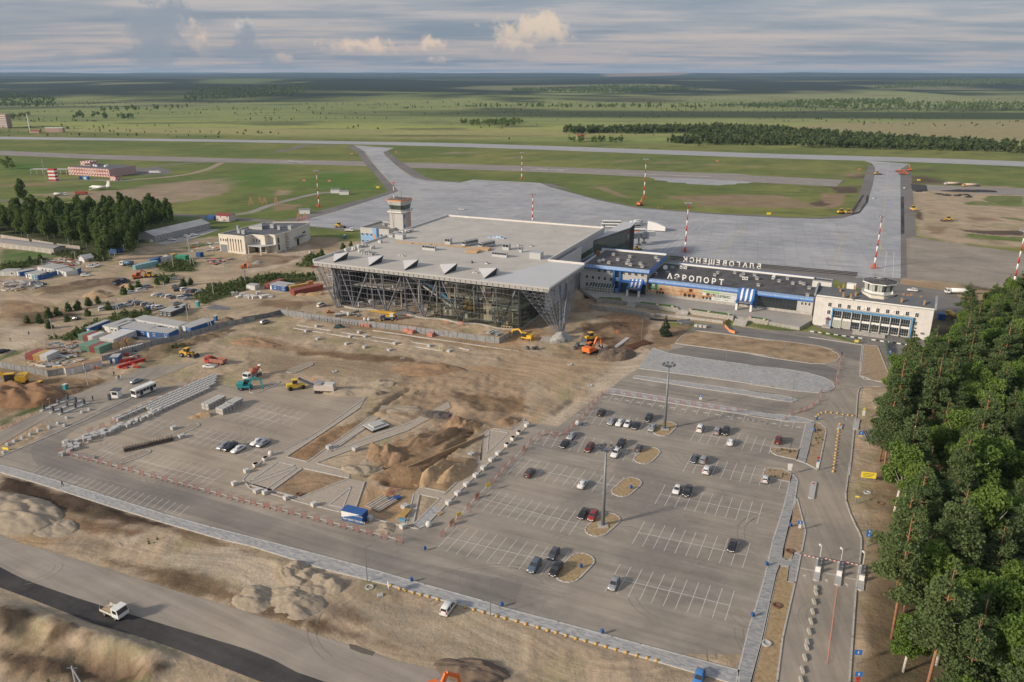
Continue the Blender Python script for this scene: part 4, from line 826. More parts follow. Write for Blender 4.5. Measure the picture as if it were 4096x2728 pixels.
for k in rn(60):
 u=ra.uniform(UL+6,UR-3);v=ra.uniform(8,34);lvl=.25
 if u>UR-36 and v>18 and ra.random()<.75:lvl=7.9
 elif u<UL+28 and v>10 and ra.random()<.4:lvl=10.
 s1,s2,s3=ra.uniform(.8,2.4),ra.uniform(.8,2.2),ra.uniform(.6,1.9);mb=MB();mb.cbox((0,0,s3/2),s1,s2,s3)
 if ra.random()<.5:mb.cbox((s1*.2,.1,s3+.2),s1*.5,s2*.7,.4,.4)
 c=TF.o+Matrix.Rotation(TF.a,3,'Z')@Vc((u,v,lvl));q=ra.randrange(5)
 o=mb.obj('material_stack',[M_pl,M_wood,M_pl,M_bi,M_gv][q],None,loc=c,rot=(0,0,ra.uniform(0,3)))
 tag(o,'stack of building materials standing inside the glazed terminal hall','material stack','stacks of materials inside the terminal')
SV=TF.at('Z',180,1110,0)
wbx(term,'side_wall',M_white,(UR-.4,UR,34,WV+40,0,ZR-1.2))
gw=MB();n=16
for i in rn(n):
 v0=FV+(34-FV)*i/n;v1=FV+(34-FV)*(i+1)/n
 for j in rn(7):
  mb=MB();mb.quad((UR-.1,v0+.06,LV[j]+.06),(UR-.1,v1-.06,LV[j]+.06),(UR-.1,v1-.06,LV[j+1]-.06),(UR-.1,v0+.06,LV[j+1]-.06))
  mb.obj('side_pane',M_paned,term)
 gw.bar((UR-.05,v0,0),(UR-.05,v0,ZT),.12)
for z in LV:gw.bar((UR-.05,FV,z),(UR-.05,34,z),.12)
gw.obj('side_mullions',M_sd,term)
wbx(term,'plinth',M_con,(UR-.2,UR+.5,FV,34,0,.6))
def ribbon(name,m,z0,z1,v0,v1,off=.05):
 wbx(term,name,m,(IU-.3,IU+off,v0,v1,z0,z1))
ribbon('flank_wall',M_pn,0,ZR-.4,WV,BV,0.)
for k in rn(3):wbx(term,'flank_band',M_alu,(IU+.002,IU+.10,WV+.5,BV,ZR-2.2-k*1.9,ZR-.5-k*1.9))
NP=26
for i in rn(NP):
 v0=WV+(BV-WV)*i/NP;v1=WV+(BV-WV)*(i+1)/NP
 wbx(term,'ribbon_pane',M_gg if i>8 else M_gl,(IU+.01,IU+.12,v0+.06,v1-.06,ZR-9.3,ZR-6.4))
wbx(term,'blue_film',mat('blue_film2',(.05,.20,.33),.5,var=.3),(IU+.15,IU+.2,WV+4,WV+24,ZR-9.,ZR-7.4),(IU+.15,IU+.2,WV+30,WV+44,ZR-9.,ZR-6.6))
wbx(term,'flank_band',M_alu,(IU+.002,IU+.4,WV+.5,BV,ZR-11,ZR-9.4));wbx(term,'flank_band',M_blue,(IU+.4,IU+.5,WV+6,BV,ZR-11,ZR-10.4))
wbx(term,'left_wall',M_pn,(.3,.7,12,BV,0,ZR-.6));wbx(term,'rear_wall',M_pn,(.3,IU,BV-.6,BV-.2,0,ZR-.6))
ZA=18.
axp=[TF.at('C',*p,ZA)for p in[(908,495),(980,446),(1113,456),(910,572)]]
a0=TF.at('C',910,572,ZA);a1=TF.at('C',1113,456,ZA);AX0,AX1=IU,max(a1.x,IU+12)
AW=a1.x-IU;AV0,AV1=a0.y,a1.y
MB().prism([(IU,a0.y),(a1.x,a1.y),(axp[2].x-1,axp[2].y+14),(IU,axp[1].y+16)],0,ZA).obj('annex_walls',M_dark,term)
MB().prism([(IU+.1,a0.y-.2),(a1.x+.2,a1.y-.2),(axp[2].x-.8,axp[2].y+14.2),(IU+.1,axp[1].y+16)],ZA,ZA+.5).obj('annex_roof',M_roofpale,term)
A0=Vc((IU,a0.y,0));A1=Vc((a1.x,a1.y,0));dA=(A1-A0);na=Vc((dA.y,-dA.x,0)).normalized()
for i in rn(20):
 for j in rn(4):
  p0=A0+dA*(i/20)+na*.08;p1=A0+dA*((i+.93)/20)+na*.08;z0=2.5+j*3.8
  MB().quad(p0+ZV(z0),p1+ZV(z0),p1+ZV(z0+3.65),p0+ZV(z0+3.65)).obj('annex_pane',M_gg,term)
def lattice(tip,tops,name,nlev,dark=True,r=.11):
 tip=Vc(tip);tops=[Vc(t)for t in tops];feet=[tip+(t-tip)*.06*Vc((1,1,0))for t in tops]
 for f,t in zip(feet,tops):
  mb=MB();mb.tube(f,t,r,r,5);mb.obj('lattice_strut',M_st,term)
 br=MB()
 for i in rn(len(tops)-1):
  for k in rn(nlev):
   t0,t1=(k/nlev)**.8,((k+1)/nlev)**.8
   a0_,a1_=feet[i].lerp(tops[i],t0),feet[i].lerp(tops[i],t1);b0_,b1_=feet[i+1].lerp(tops[i+1],t0),feet[i+1].lerp(tops[i+1],t1)
   br.tube(a1_,b1_,.055,n=4,cap=False);br.tube(a0_,b1_,.05,n=4,cap=False)
   if k%2:br.tube(b0_,a1_,.05,n=4,cap=False)
 br.obj('lattice_bracing',M_st,term)
TIP=TF.at('Z',385,1450,0)
e=[]
lattice(TIP,[(LU2-13,1.,ZT),(LU2-8,1.,ZT),(LU2-4,.6,ZT),(LU2-.3,.6,ZT),(LU2-.3,6,ZT),(LU2-.3,12,ZT),(LU2-.3,18,ZT),(LU2-.3,24,ZT),(LU2-.3,30,ZT),(LU2-.3,36,ZT),(LU2-.3,WV-1,ZT)],'pylon',11)
lattice(TIP+Vc((-.4,.6,0)),[(LU2-11,6,ZT),(LU2-8,11,ZT),(LU2-5,17,ZT),(LU2-4,24,ZT),(LU2-4,31,ZT),(LU2-4,WV-3,ZT)],'pylon',10)
for q in((0,.6,3,9),(.8,1,1.5,12),(-.6,1.2,-1,10),(.4,1.8,.5,14)):
 member('pylon_column',TIP+Vc((q[0],q[1],0)),(TIP.x+q[2]-3.5,TIP.y+q[3],ZT),col_m,r=.8)
TIPL=TF.at('B',752,1138,0)
lattice(TIPL,[(.5,1,ZT),(1.5,1,ZT),(4,1,ZT),(7,1,ZT),(10,1.2,ZT)],'pylon',9)
lattice(TIPL+Vc((.3,.8,0)),[(.5,1,ZT),(.6,5,ZT),(.6,11,ZT),(.7,17,ZT)],'pylon',8)
for q in(0,1.2):member('column',(UL-.4+q,FV+1+q,0),(UL-3+q,FV-1,ZT),col_m,r=1.1)
SKY=[((718,750),(825,670),(825,722),(703,688)),((1020,782),(1122,697),(1122,750),(998,715)),((1325,817),(1425,730),(1425,785),(1298,745)),((1665,853),(1757,763),(1757,820),(1616,778)),((2008,890),(2096,798),(2096,860),(1948,812))]
for f_,rt,rb,lb in SKY:
 z=ZR+.02;f0=TF.at('B',*f_,z);r0=TF.at('B',*rb,z);l0=TF.at('B',*lb,z);l1=l0+(r0-f0)*.15;r1=r0+Vc((.4,1.5,2.9))
 mb=MB();mb.tri(f0+ZV(.35),r1,l1+ZV(.5));mb.tri(f0+ZV(.2),r1-ZV(.15),l1+ZV(.3))
 mb.tri(f0,f0+ZV(.35),l1+ZV(.5));mb.quad(f0,l1,l1+ZV(.5),f0+ZV(.35))
 o=mb.obj('skylight',M_roofpale,term,fix=False)
 fr=MB()
 for k in rn(5):
  p=f0.lerp(r0,(k+1)/5);q=f0.lerp(r1,(k+1)/5);fr.bar(p,q,.12);fr.bar(f0.lerp(r0,k/5),q,.08)
 fr.bar(f0,r0,.14);fr.bar(f0+ZV(.3),r1,.16);fr.bar(r0,r1,.16)
 fr.obj('skylight_frame',M_sd,o);gq=MB();gq.tri(f0+Vc((-.1,.15,0)),r0+Vc((-.1,.15,0)),r1+Vc((-.1,.15,-.1)));gq.obj('skylight_pane',M_gl,o,fix=False)
def on_roof(k,x,y,z=ZR):return TF.at(k,x,y,z)
def hut(k,x,y,sx,sy,h,kind,rz=0.):
 c=on_roof(k,x,y)+ZV(.01);mb=MB();
 if kind=='box':
  mb.box(-sx/2,sx/2,-sy/2,sy/2,0,h-.15);mb.box(-sx/2-.15,sx/2+.15,-sy/2-.15,sy/2+.15,h-.148,h)
  return mb.obj('roof_cabin',M_alu,term,loc=c,rot=(0,0,rz))
 if kind=='vent':
  mb.box(-sx/2,sx/2,-sy/2,sy/2,0,h*.5);mb.box(-sx/2-.1,sx/2+.1,-sy/2-.1,sy/2+.1,h-.12,h)
  n_=max(2,int(sx/1.2))
  for i in rn(n_+1):
   u=-sx/2+.08+(sx-.16)*i/n_;mb.box(u-.06,u+.06,-sy/2,sy/2,h*.5+.001,h-.121)
  o=mb.obj('roof_vent',M_alu,term,loc=c,rot=(0,0,rz));d=MB();d.box(-sx/2+.15,sx/2-.15,-sy/2+.12,sy/2-.12,h*.5+.002,h-.122);d.obj('vent_opening',M_dark,o);return o
 if kind=='chiller':
  mb.box(-sx/2,sx/2,-sy/2,sy/2,.3,1.2);mb.box(-sx/2,sx/2,-sy/2,sy/2,h-.25,h);o=mb.obj('chiller',M_alu,term,loc=c,rot=(0,0,rz));q=MB();q.box(-sx/2+.1,sx/2-.1,-sy/2+.15,sy/2-.15,1.201,h-.251);q.obj('chiller_coil',M_gl,o)
  for i in rn(6):
   s_=MB();u=-sx/2+sx*(i+.5)/6
   for sg in(-1,1):s_.bar((u-sx/13,sg*sy/2,1.2),(u,sg*sy/2*.95,h-.25),.08);s_.bar((u+sx/13,sg*sy/2,1.2),(u,sg*sy/2*.95,h-.25),.08)
   s_.obj('chiller_brace',M_wp,o);f=MB();f.lathe([(.42,h+.001),(.42,h+.12),(.3,h+.12)],10,(u,0,0));f.obj('chiller_fan',M_sd,o)
  return o
for a in[('B',1885,600,9,2.4,2.6,'chiller',1.2),('B',2030,615,9,2.4,2.6,'chiller',1.2),('B',1535,642,7,1.5,2.2,'vent'),('B',2140,700,7.4,1.6,2.2,'vent'),('B',1700,590,3,2.4,2.8,'vent'),('B',2198,638,3.2,2.6,2.8,'vent'),('B',2320,660,1.5,1.6,2.6,'vent'),('C',312,712,5.4,4.,3.,'box'),('B',1290,545,4.6,3.4,2.4,'box'),('B',1115,580,1.6,1.6,1.4,'box'),('B',1205,530,3.2,1.6,1.2,'box'),('C',265,612,1.4,1.,.9,'vent'),('B',2297,606,1.,1.,.8,'box')]:hut(*a)
def rth(name,label,cat,k,x,y,mb,m,rz=0.,group=None):
 p=g(k,x,y,ZR+.02);o=mb.obj(name,m,None,loc=p,rot=(0,0,TF.a+rz));return tag(o,label,cat,group)
for nm,k,pts,lab in[('plank_stack','B',[(1320,580),(1480,590),(1640,600),(1780,615),(1900,625)],'long row of orange timber planks lying across the terminal roof'),]:
 for i,(x,y)in enum(pts):
  mb=MB();r_=random.Random(i)
  for q in rn(7):mb.cbox((r_.uniform(-.5,.5),(q-3)*.32,.15+.08*(q%3)),9.5,.28,.16,r_.uniform(-.03,.03))
  rth('plank_stack',['westernmost stack of planks on the roof, nearest the left parapet','second plank stack on the roof, before the long vent','plank stack on the roof beside the small vent hut','plank stack on the roof in front of the first chiller','plank stack on the roof in front of the second chiller'][i],'planks',k,x,y,mb,M_wood,.02*i,'plank stacks on the terminal roof')
for i,(x,y,sx,sy)in enum([(1905,660,6,5),(2000,640,6,5)]):
 mb=MB()
 for q in rn(3):mb.cbox((.1*q,0,.2+q*.3),sx,sy,.22)
 rth('panel_stack',['pile of timber panels on the roof, left of the pair','pile of timber panels on the roof, right of the pair near the long vent'][i],'panels','B',x,y,mb,mat('ply_panels',(.55,.36,.20),.8,var=.2),.1)
for i,(x,y)in enum([(840,655),(890,640),(930,620),(985,615),(1040,630),(950,660),(1010,670),(1300,500),(1345,490),(1385,485),(1250,505)]):
 r_=random.Random(i+50);mb=MB()
 for q in rn(4):mb.cbox((r_.uniform(-.8,.8),r_.uniform(-.6,.6),.6+.1*q),1.6,1.2,1.2,r_.uniform(0,1.5))
 rth('insulation_pallet','white wrapped pallets of insulation heaped at the left edge of the terminal roof','pallet','B',x,y,mb,M_pl,0,'wrapped pallets on the terminal roof')
mb=MB()
for q in rn(5):mb.prism([(q*1.3,0),(q*1.3+.9,0),(q*1.3+.9,1.6),(q*1.3,1.9)],0,1.2+.3*(q%2))
rth('duct_stack','grey metal duct pieces standing on the roof before the white pallets','ducts','B',950,680,mb,M_gv)
mb=MB();mb.cbox((0,0,.2),9,3,.3,.1);mb.cbox((1,.5,.7),3,1.4,.8);mb.cbox((-2,0,.5),2,1.6,.5,.4);o=rth('tarpaulin_heap','blue and white tarpaulin heap on the roof behind the second chiller','tarpaulin','B',2110,540,mb,mat('blue_white_tarp',(.40,.48,.60),.7,var=.5,scale=.8))
for i,(x,y,lab)in enum([(1295,695,'small white sheet heap on the roof left of centre'),(2030,760,'pale heap of sheets on the roof behind the last skylight'),(1900,752,'small grey tent-shaped cover on the open roof'),(1935,840,'cream bag lying left of the fifth skylight'),(2118,850,'white upright roll right of the fifth skylight')]):
 mb=MB();[mb.cbox((random.Random(i*9+q).uniform(-.9,.9),random.Random(i+q*5).uniform(-.5,.5),.3),1.2,.8,.6,q)for q in rn(3)]
 if i==4:mb=MB().tube((0,0,0),(0,0,2.4),.8,.8,10)
 if i==2:mb=MB().lathe([(1.,0),(.02,1.4)],5)
 rth('loose_cover',lab,'cover','B',x,y,mb,M_pl if i!=2 else M_sd)
def text_mesh(s,size,ext=.05,off=0.,name='letter'):
 cu=bpy.data.curves.new('t','FONT');cu.body=s;cu.size=size;cu.extrude=ext;cu.offset=off;cu.align_x='CENTER';cu.resolution_u=2
 o=bpy.data.objects.new('t',cu);COL.objects.link(o);dg=bpy.context.evaluated_depsgraph_get();me=bpy.data.meshes.new_from_object(o.evaluated_get(dg));me.name=name
 bpy.data.objects.remove(o);bpy.data.curves.remove(cu);return me
 # old terminal: three-storey block and long hall on a terrace
TZ=1.5
ZH=9.5
OF=Frame(G(*px('C',1245,882),ZH),G(*px('D',555,1263),ZH))
old=TH('old_terminal','old terminal hall with blue edged dark roof, striped porches and a long banner','terminal',OF.o,OF.a)
HL=OF.len;HB=[OF.at('C',1445,748,ZH),OF.at('D',180,1045,ZH),OF.at('D',545,1105,ZH)];HD=(HB[0].y+HB[2].y)/2
wbx(old,'hall_wall',M_pn,(0,HL,.6,HD,0,ZH-.6))
MB().prism([(-.3,.2),(HL,.2),(HL,HD),(-.3,HD)],ZH-.6,ZH-.25).obj('hall_roof',M_felt,old)
fb=MB();fb.bar((-.3,.1,ZH-.2),(HL,.1,ZH-.2),.7,.5);fb.obj('eaves_band',M_bluel,old);fb=MB();fb.quad((-.3,-.25,ZH-.45),(HL,-.25,ZH-.45),(HL,-.6,ZH-1.9),(-.3,-.6,ZH-1.9));fb.quad((-.3,-.6,ZH-1.9),(HL,-.6,ZH-1.9),(HL,.55,ZH-2.3),(-.3,.55,ZH-2.3));fb.obj('eaves_fascia',M_blue,old)
NB=40;fpm=MB();fpm.quad((.03,-.3,ZH-.5),(HL/NB-.03,-.3,ZH-.5),(HL/NB-.03,-.52,ZH-1.35),(.03,-.52,ZH-1.35));fme=fpm.mesh('fascia_panel');fme.materials.append(M_bluel)
for i in rn(NB):obj('fascia_panel',fme,None,old,(i*HL/NB,-.06,0))
pr=MB();pr.bar((-.3,HD,ZH+.1),(HL,HD,ZH+.1),.5,1.2);pr.obj('parapet',M_wp,old);pr=MB();pr.bar((-.3,HD,ZH+.75),(HL,HD,ZH+.75),.6,.12);pr.obj('parapet_cap',M_blue,old)
b0=OF.on_front('C',1252,925)[0];b1=OF.on_front('C',2045,1000)[0]
BZ0,BZ1=2.6,7.3
def banner_mat():
 m=bpy.data.materials.new('banner_print');m.use_nodes=True;t=NT(m.node_tree);b=t.n['Principled BSDF'];pos=t.new('ShaderNodeTexCoord').outputs['Object'];x,y,z=t.xyz(pos)
 n=t.noise(t.comb(t.m('MULTIPLY',x,.28),0,t.m('MULTIPLY',z,.7)),1.3,5,.6,.6);n2=t.noise(pos,2.2,4,.7)
 c=t.mix(t.rng(n,.3,.7),(.27,.13,.05),(.62,.44,.27));c=t.mix(t.rng(n2,.56,.66),c,(.12,.06,.03))
 c=t.mix(t.rng(z,6.,7.2),c,(.55,.48,.38))
 t.l.new(c,b.inputs['Base Color']);b.inputs['Roughness'].default_value=.6;return m
bm_=banner_mat();bs=b0+(b1-b0)*.62
o=wbx(old,'banner',bm_,(b0,bs,.5,.56,BZ0,BZ1));o=wbx(old,'banner',mat('pale_banner',(.56,.60,.56),.6,var=.05),(bs+.002,b1,.5,.56,BZ0,BZ1))
pan=MB();
for i in rn(54):u=b0+(b1-b0)*i/53;pan.box(u-.02,u+.02,.485,.499,BZ0,BZ1)
for z in(4.1,5.7):pan.box(b0,b1,.487,.498,z-.02,z+.02)
pan.obj('panel_joints',M_pn,old)
for u0,s_,kind in[(b0+7,1.,0),(b0+21,1.45,1),(b0+29,1.1,2)]:
 mb=MB();y_=(.46,.478)
 def bb(a,b,c,d):mb.box(u0+a*s_,u0+b*s_,y_[0],y_[1],BZ0+c*s_,BZ0+d*s_)
 bb(-2.2,1.6,.8,1.6);bb(-.6,.9,1.6,2.9)
 if kind==2:mb.bar((u0+1.2,.47,BZ0+1.6),(u0+2.8,.47,BZ0+3.2),.3);mb.bar((u0+2.8,.47,BZ0+3.2),(u0+4,.47,BZ0+1.4),.25)
 if kind==1:bb(-3.2,-2.6,.3,2.)
 mb.obj('printed_machine',mat('printed_orange',(.38,.17,.07),.6),old);d=MB();[d.tube((u0+q*s_,.45,BZ0+.6*s_),(u0+q*s_,.459,BZ0+.6*s_),.55*s_,n=12)for q in(-1.6,-.2,1.2)];d.box(u0-.3*s_,u0+.6*s_,.45,.459,BZ0+1.9*s_,BZ0+2.7*s_);d.obj('printed_wheel',M_dark,old)
gm=MB();gm.add([(b0+1.2,.44,7.2),(b0+5.4,.44,7.2),(b0+5.4,.44,4.),(b0+3.3,.44,4.6),(b0+1.2,.44,4.)],[(0,4,3,2,1)]);gm.obj('green_pennant',mat('green_print',(.02,.16,.07),.5,var=.05),old)
M_ink=mat('dark_ink',(.03,.05,.06),.6,var=0);M_ink2=mat('grey_ink',(.25,.28,.28),.6,var=0)
def wtx(s,u,z,size,m,par,v=.44,off=0.,name='lettering',ext=.01):
 me=text_mesh(s,size,ext,off,name);me.materials.append(m);return obj(name,me,None,par,(u,v,z),(pi/2,0,0))
wtx('30',b0+3.3,5.7,1.8,M_wp,old,.42,.02);wtx('ТЕХСЕРВИС',b0+3.3,5.05,.5,M_wp,old,.42)
gb=MB();gb.box(bs+.3,bs+7.5,.46,.485,5.9,6.6);gb.obj('green_stripe',mat('leaf_green_print',(.17,.42,.08),.5,var=.05),old);wtx('КАЖДАЯ МИНУТА ДОРОГА',bs+3.9,6.05,.45,M_wp,old,.44)
wtx('ТЕХСЕРВИС',(bs+b1)/2-.4,4.25,1.7,M_ink,old,.45,.03);wtx('+7 (914) 562-00-02 | teservice.ru',b1-5.3,6.,.62,M_ink2,old,.45)
for i,s in enum(['ТЕХНИКА','ЗАПЧАСТИ','СЕРВИС','ШИНЫ']):wtx(s,bs+2.6+i*4.2,3.2,.5,M_ink2,old,.45)
def roof_sign(word,p_first,p_last,k1,k2,z,size,label,mirror=False,posts=True,m=M_wp):
 a=g(k1,*p_first,z);b=g(k2,*p_last,z);d=(b-a);rz=atan2(d.y,d.x)+(pi if mirror else 0)
 t=TH('roof_sign',label,'roof sign',(a+b)/2,rz);n=len(word);L_=d.length
 for i,ch in enum(word):
  q=((-1)if mirror else 1)*(-L_/2+L_*i/(n-1))if not mirror else(L_/2-L_*i/(n-1))*-1
  me=text_mesh(ch,size,.12,.055*size/2.4,'letter');me.materials.append(m)
  o=obj('letter',me,None,t,(q,0,.35),(pi/2,0,0));
  if posts:
   s_=MB();s_.bar((q-.5,.2,-.4),(q-.5,.2,1.2),.08);s_.bar((q+.5,.2,-.4),(q+.5,.2,1.2),.08);s_.bar((q-.5,.2,0),(q+.5,.2,1.1),.06);s_.bar((q-.5,1.4,-.3),(q-.5,.2,1.2),.06)
   s_.obj('letter_frame',M_st,t)
 return t
roof_sign('АЭРОПОРТ',(1453,893),(1893,945),'C','C',ZH+.05,3.5,'white letters АЭРОПОРТ standing on the blue front edge of the old hall')
a=g('C',1586,745,ZH+.3);b=g('C',2215,810,ZH+.3)
roof_sign('БЛАГОВЕЩЕНСК',(2215,808),(1586,748),'C','C',ZH+.5,3.4,'white letters БЛАГОВЕЩЕНСК facing the apron, seen from behind',False)
g0=OF.on_front('C',2200,1080)[0];g1_=OF.on_front('D',410,1320)[0]
N_=11
for i in rn(N_):
 u0=g0+(g1_-g0)*i/N_;u1=g0+(g1_-g0)*(i+1)/N_
 for j in rn(2):wbx(old,'hall_pane',M_gl,(u0+.05,u1-.05,.48,.58,2.6+j*2.35,4.9+j*2.35))
for q in(.25,.5,.75):pwin(old,g1_+.5+(HL-g1_-.5)*q,5.4,.56,.9,1.4,1)
wbx(old,'plinth_wall',M_con,(b0,HL,.2,.47,0,2.5))
def porch(u,w_,label):
 prof=[(.3,9.9),(-.6,9.6),(-1.6,8.6),(-2.5,7.2),(-3.4,6.),(-4.6,5.4)]
 n=7;t=old
 for i in rn(n):
  u0=u-w_/2+w_*i/n;u1=u0+w_/n;mb=MB();ht=.45 if i%2==0 else .15
  for(v0,z0),(v1,z1)in zip(prof[:-1],prof[1:]):
   mb.add([(u0,v0,z0+ht),(u1,v0,z0+ht),(u1,v1,z1+ht),(u0,v1,z1+ht),(u0,v0,z0-.1),(u1,v0,z0-.1),(u1,v1,z1-.1),(u0,v1,z1-.1)],[(0,1,2,3),(4,7,6,5),(0,3,7,4),(1,5,6,2)])
  mb.obj('porch_stripe',M_blue if i%2==0 else M_wp,t)
 v=MB();v.box(u-w_/2+.3,u+w_/2-.3,-6.6,-4.5,4.9,5.5);v.obj('porch_visor',M_st,t)
 for s in(-1,1):
  c=MB();c.box(u+s*w_/2-.9*(s>0),u+s*w_/2+.9*(s<0),-7.,-4.4,4.7,5.9);c.obj('porch_bracket',M_blue,t)
  c=MB();c.box(u+s*(w_/2-.5)-.45,u+s*(w_/2-.5)+.45,-6.6,-5.7,0,4.7);c.obj('porch_column',M_wp,t)
  c=MB();c.box(u+s*(w_/2+.35)-.35,u+s*(w_/2+.35)+.35,-.4,.5,0,9.4);c.obj('porch_pier',M_blue,t)
 wbx(t,'porch_doors',M_gl,(u-w_/2+.3,u+w_/2-.3,.4,.59,.2,4.8))
pu1=OF.on_front('C',1180,870)[0];pu2=OF.on_front('C',2122,975)[0]
porch(pu1,6.6,'');porch(pu2,7.2,'')
rv=MB();rv.box(-.7,.7,-.6,.6,0,.7);rvm=rv.mesh('vent_base');rvm.materials.append(M_con)
rc_=MB();rc_.add([(-.95,-.85,.95),(.95,-.85,.95),(.95,.85,.95),(-.95,.85,.95),(0,0,1.45)],[(0,1,4),(1,2,4),(2,3,4),(3,0,4),(3,2,1,0)]);rcm=rc_.mesh('vent_cap');rcm.materials.append(M_gv)
def vent(parent,F_,k,x,y,z,s=1.):
 p=F_.at(k,x,y,z);o=obj('roof_vent',rvm,None,parent,p);o.scale=(s,s,s);obj('vent_cap',rcm,None,o)
for k,pts in[('C',[(1475,805),(1435,845),(1570,800),(2012,845),(2085,855),(2180,865),(1865,845),(1840,865),(2065,870),(2200,890),(2212,950),(1590,800)]),('D',[(70,1110),(258,1130),(330,1110),(375,1150),(440,1145),(468,1155),(515,1190),(80,1165),(500,1250)])]:
 for x,y in pts:vent(old,OF,k,x,y,ZH-.25)
hv=MB();hv.lathe([(.1,0),(1.,.25),(1.15,.5)],12);sd=obj('satellite_dish',hv.mesh('d'),M_wp,old,OF.at('C',1413,815,ZH)+ZV(1.4),(1.25,0,.4));st_=MB().tube(OF.at('C',1413,815,ZH)+ZV(-.3),OF.at('C',1413,815,ZH)+ZV(1.4),.12);st_.obj('dish_post',M_st,old)
for k,x,y in[('C',2085,895),('C',2112,897),('C',1335,855),('C',2345,880),('D',205,1105),('C',1550,800),('C',1590,805)]:
 mb=MB();mb.box(-.55,.55,-.3,.3,0,1.4);o=mb.obj('air_conditioner',M_wp,old,loc=OF.at(k,x,y,ZH-.25));f=MB().tube((0,-.32,.7),(0,-.3,.7),.4,n=10);f.obj('fan_grille',M_sd,o)
Z3=14.
BF=Frame(G(*px('Z',765,360),Z3),G(*px('Z',1710,452),Z3));BB=[BF.at('C',905,632,Z3),BF.at('C',1468,692,Z3)]
blk=TH('terminal_block','three-storey grey panelled block with a blue parapet beside the new terminal','building',BF.o,BF.a)
L3=BF.len;D3=(BB[0].y+BB[1].y)/2
wbx(blk,'wall',M_pn,(-3,L3-1.2,.9,D3,0,Z3-.5));MB().prism([(-1,.4),(L3-.4,.4),(L3-.4,D3-.3),(-1,D3-.3)],Z3-.5,Z3-.3).obj('roof',M_felt,blk)
for a,b,nr in[((-3,0),(L3,0),(0,-1)),((L3,0),(L3,D3),(1,0))]:
 mb=MB();A_=Vc((a[0],a[1],0));B_=Vc((b[0],b[1],0));nn=Vc((nr[0],nr[1],0));mb.quad(A_+ZV(Z3+.1),B_+ZV(Z3+.1),B_+nn*.5+ZV(Z3-1.5),A_+nn*.5+ZV(Z3-1.5))
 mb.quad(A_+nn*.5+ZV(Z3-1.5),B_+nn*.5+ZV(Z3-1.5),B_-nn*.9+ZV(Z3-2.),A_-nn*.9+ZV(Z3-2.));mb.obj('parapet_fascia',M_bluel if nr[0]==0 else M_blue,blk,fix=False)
 mb=MB();mb.bar(A_+nn*.52+ZV(Z3-1.55),B_+nn*.52+ZV(Z3-1.55),.18,.35);mb.obj('parapet_rim',M_blue,blk)
mb=MB();mb.bar((-3,D3,Z3+.1),(L3,D3,Z3+.1),.5,1.2);mb.obj('parapet',M_wp,blk);mb=MB();mb.bar((-3,D3-.02,Z3+.78),(L3,D3-.02,Z3+.78),.6,.12);mb.obj('parapet_cap',M_blue,blk)
for x,y in[(960,452),(1050,462),(1143,470),(1320,488),(1412,500),(1508,508),(1605,518),(778,545),(867,556),(957,566),(1047,577),(1138,588),(778,655)]:
 u,z=BF.on_front('Z',x,y,.9);pwin(blk,u,z-.95,.86,1.45,1.9,2)
for u_ in(1177,1268):u,z=BF.on_front('Z',u_,600,.5);wbx(blk,'blue_pier',M_blue,(u-.5,u+.5,.1,.88,TZ,Z3-1.9))
u0=BF.on_front('Z',1197,600,.5)[0];u1=BF.on_front('Z',1250,600,.5)[0]
for j in rn(6):wbx(blk,'stair_pane',M_gl if j%3 else M_bluel,(u0,u1,.6,.85,TZ+.2+j*1.8,TZ+1.9+j*1.8))
u0=BF.on_front('Z',1280,600,.5)[0];wbx(blk,'shop_glass',M_gl,(u0,L3-1.4,.5,.85,TZ+.4,TZ+5.2));wbx(blk,'blue_lintel',M_blue,(u0,L3-1.2,.2,.8,TZ+5.3,TZ+6.5))
u0,_=BF.on_front('Z',805,760,-1.5);u1,_=BF.on_front('Z',1172,790,-1.5);n=9
for i in rn(n):
 a=u0+(u1-u0)*i/n;b=u0+(u1-u0)*(i+1)/n
 mb=MB();mb.quad((a+.06,-2.4,3.9),(b-.06,-2.4,3.9),(b-.06,.8,5.3),(a+.06,.8,5.3));mb.obj('lean_to_pane',M_gg,blk)
 for z0,z1 in((TZ+.2,2.7),(2.8,3.8)):mb=MB();mb.quad((a+.06,-2.4,z0),(b-.06,-2.4,z0),(b-.06,-2.4,z1),(a+.06,-2.4,z1));mb.obj('lean_to_pane',mat('dusty_glass',(.22,.21,.18),.4,var=.2),blk)
fr=MB()
for i in rn(n+1):a=u0+(u1-u0)*i/n;fr.bar((a,-2.42,TZ),(a,-2.42,3.9),.12);fr.bar((a,-2.42,3.9),(a,.85,5.33),.12)
for z in(TZ+.1,2.75,3.88):fr.bar((u0,-2.42,z),(u1,-2.42,z),.12)
fr.bar((u0,.8,5.35),(u1,.8,5.35),.12);fr.obj('lean_to_frame',M_wp,blk)
for x,y in[(850,750),(885,742),(933,760),(1010,733),(1113,708),(1100,742),(1088,765),(1118,778),(1203,768),(1218,792),(1337,715),(1357,738),(972,690)]:vent(blk,BF,'C',x,y,Z3-.3,1.1)
bx=MB();bx.box(-.8,.8,-.8,.8,0,2.4);bx.obj('chimney',M_bi,blk,loc=BF.at('C',840,690,Z3-.3))
ter=TH('terrace','raised paved terrace with stone planters in front of the old terminal','terrace',(0,0,0))
tp=gp('C',[(700,985),(830,1062),(1055,1080),(1160,1092),(1525,1143),(1620,1158),(2000,1208),(2115,1225),(2300,1255)],TZ)+gp('a3',[(2150,700),(2320,600)],TZ)+[OF.o+Matrix.Rotation(OF.a,3,'Z')@Vc((HL,3,0)),OF.o+Matrix.Rotation(OF.a,3,'Z')@Vc((0,3,0)),BF.o+Matrix.Rotation(BF.a,3,'Z')@Vc((-3,2,0))]
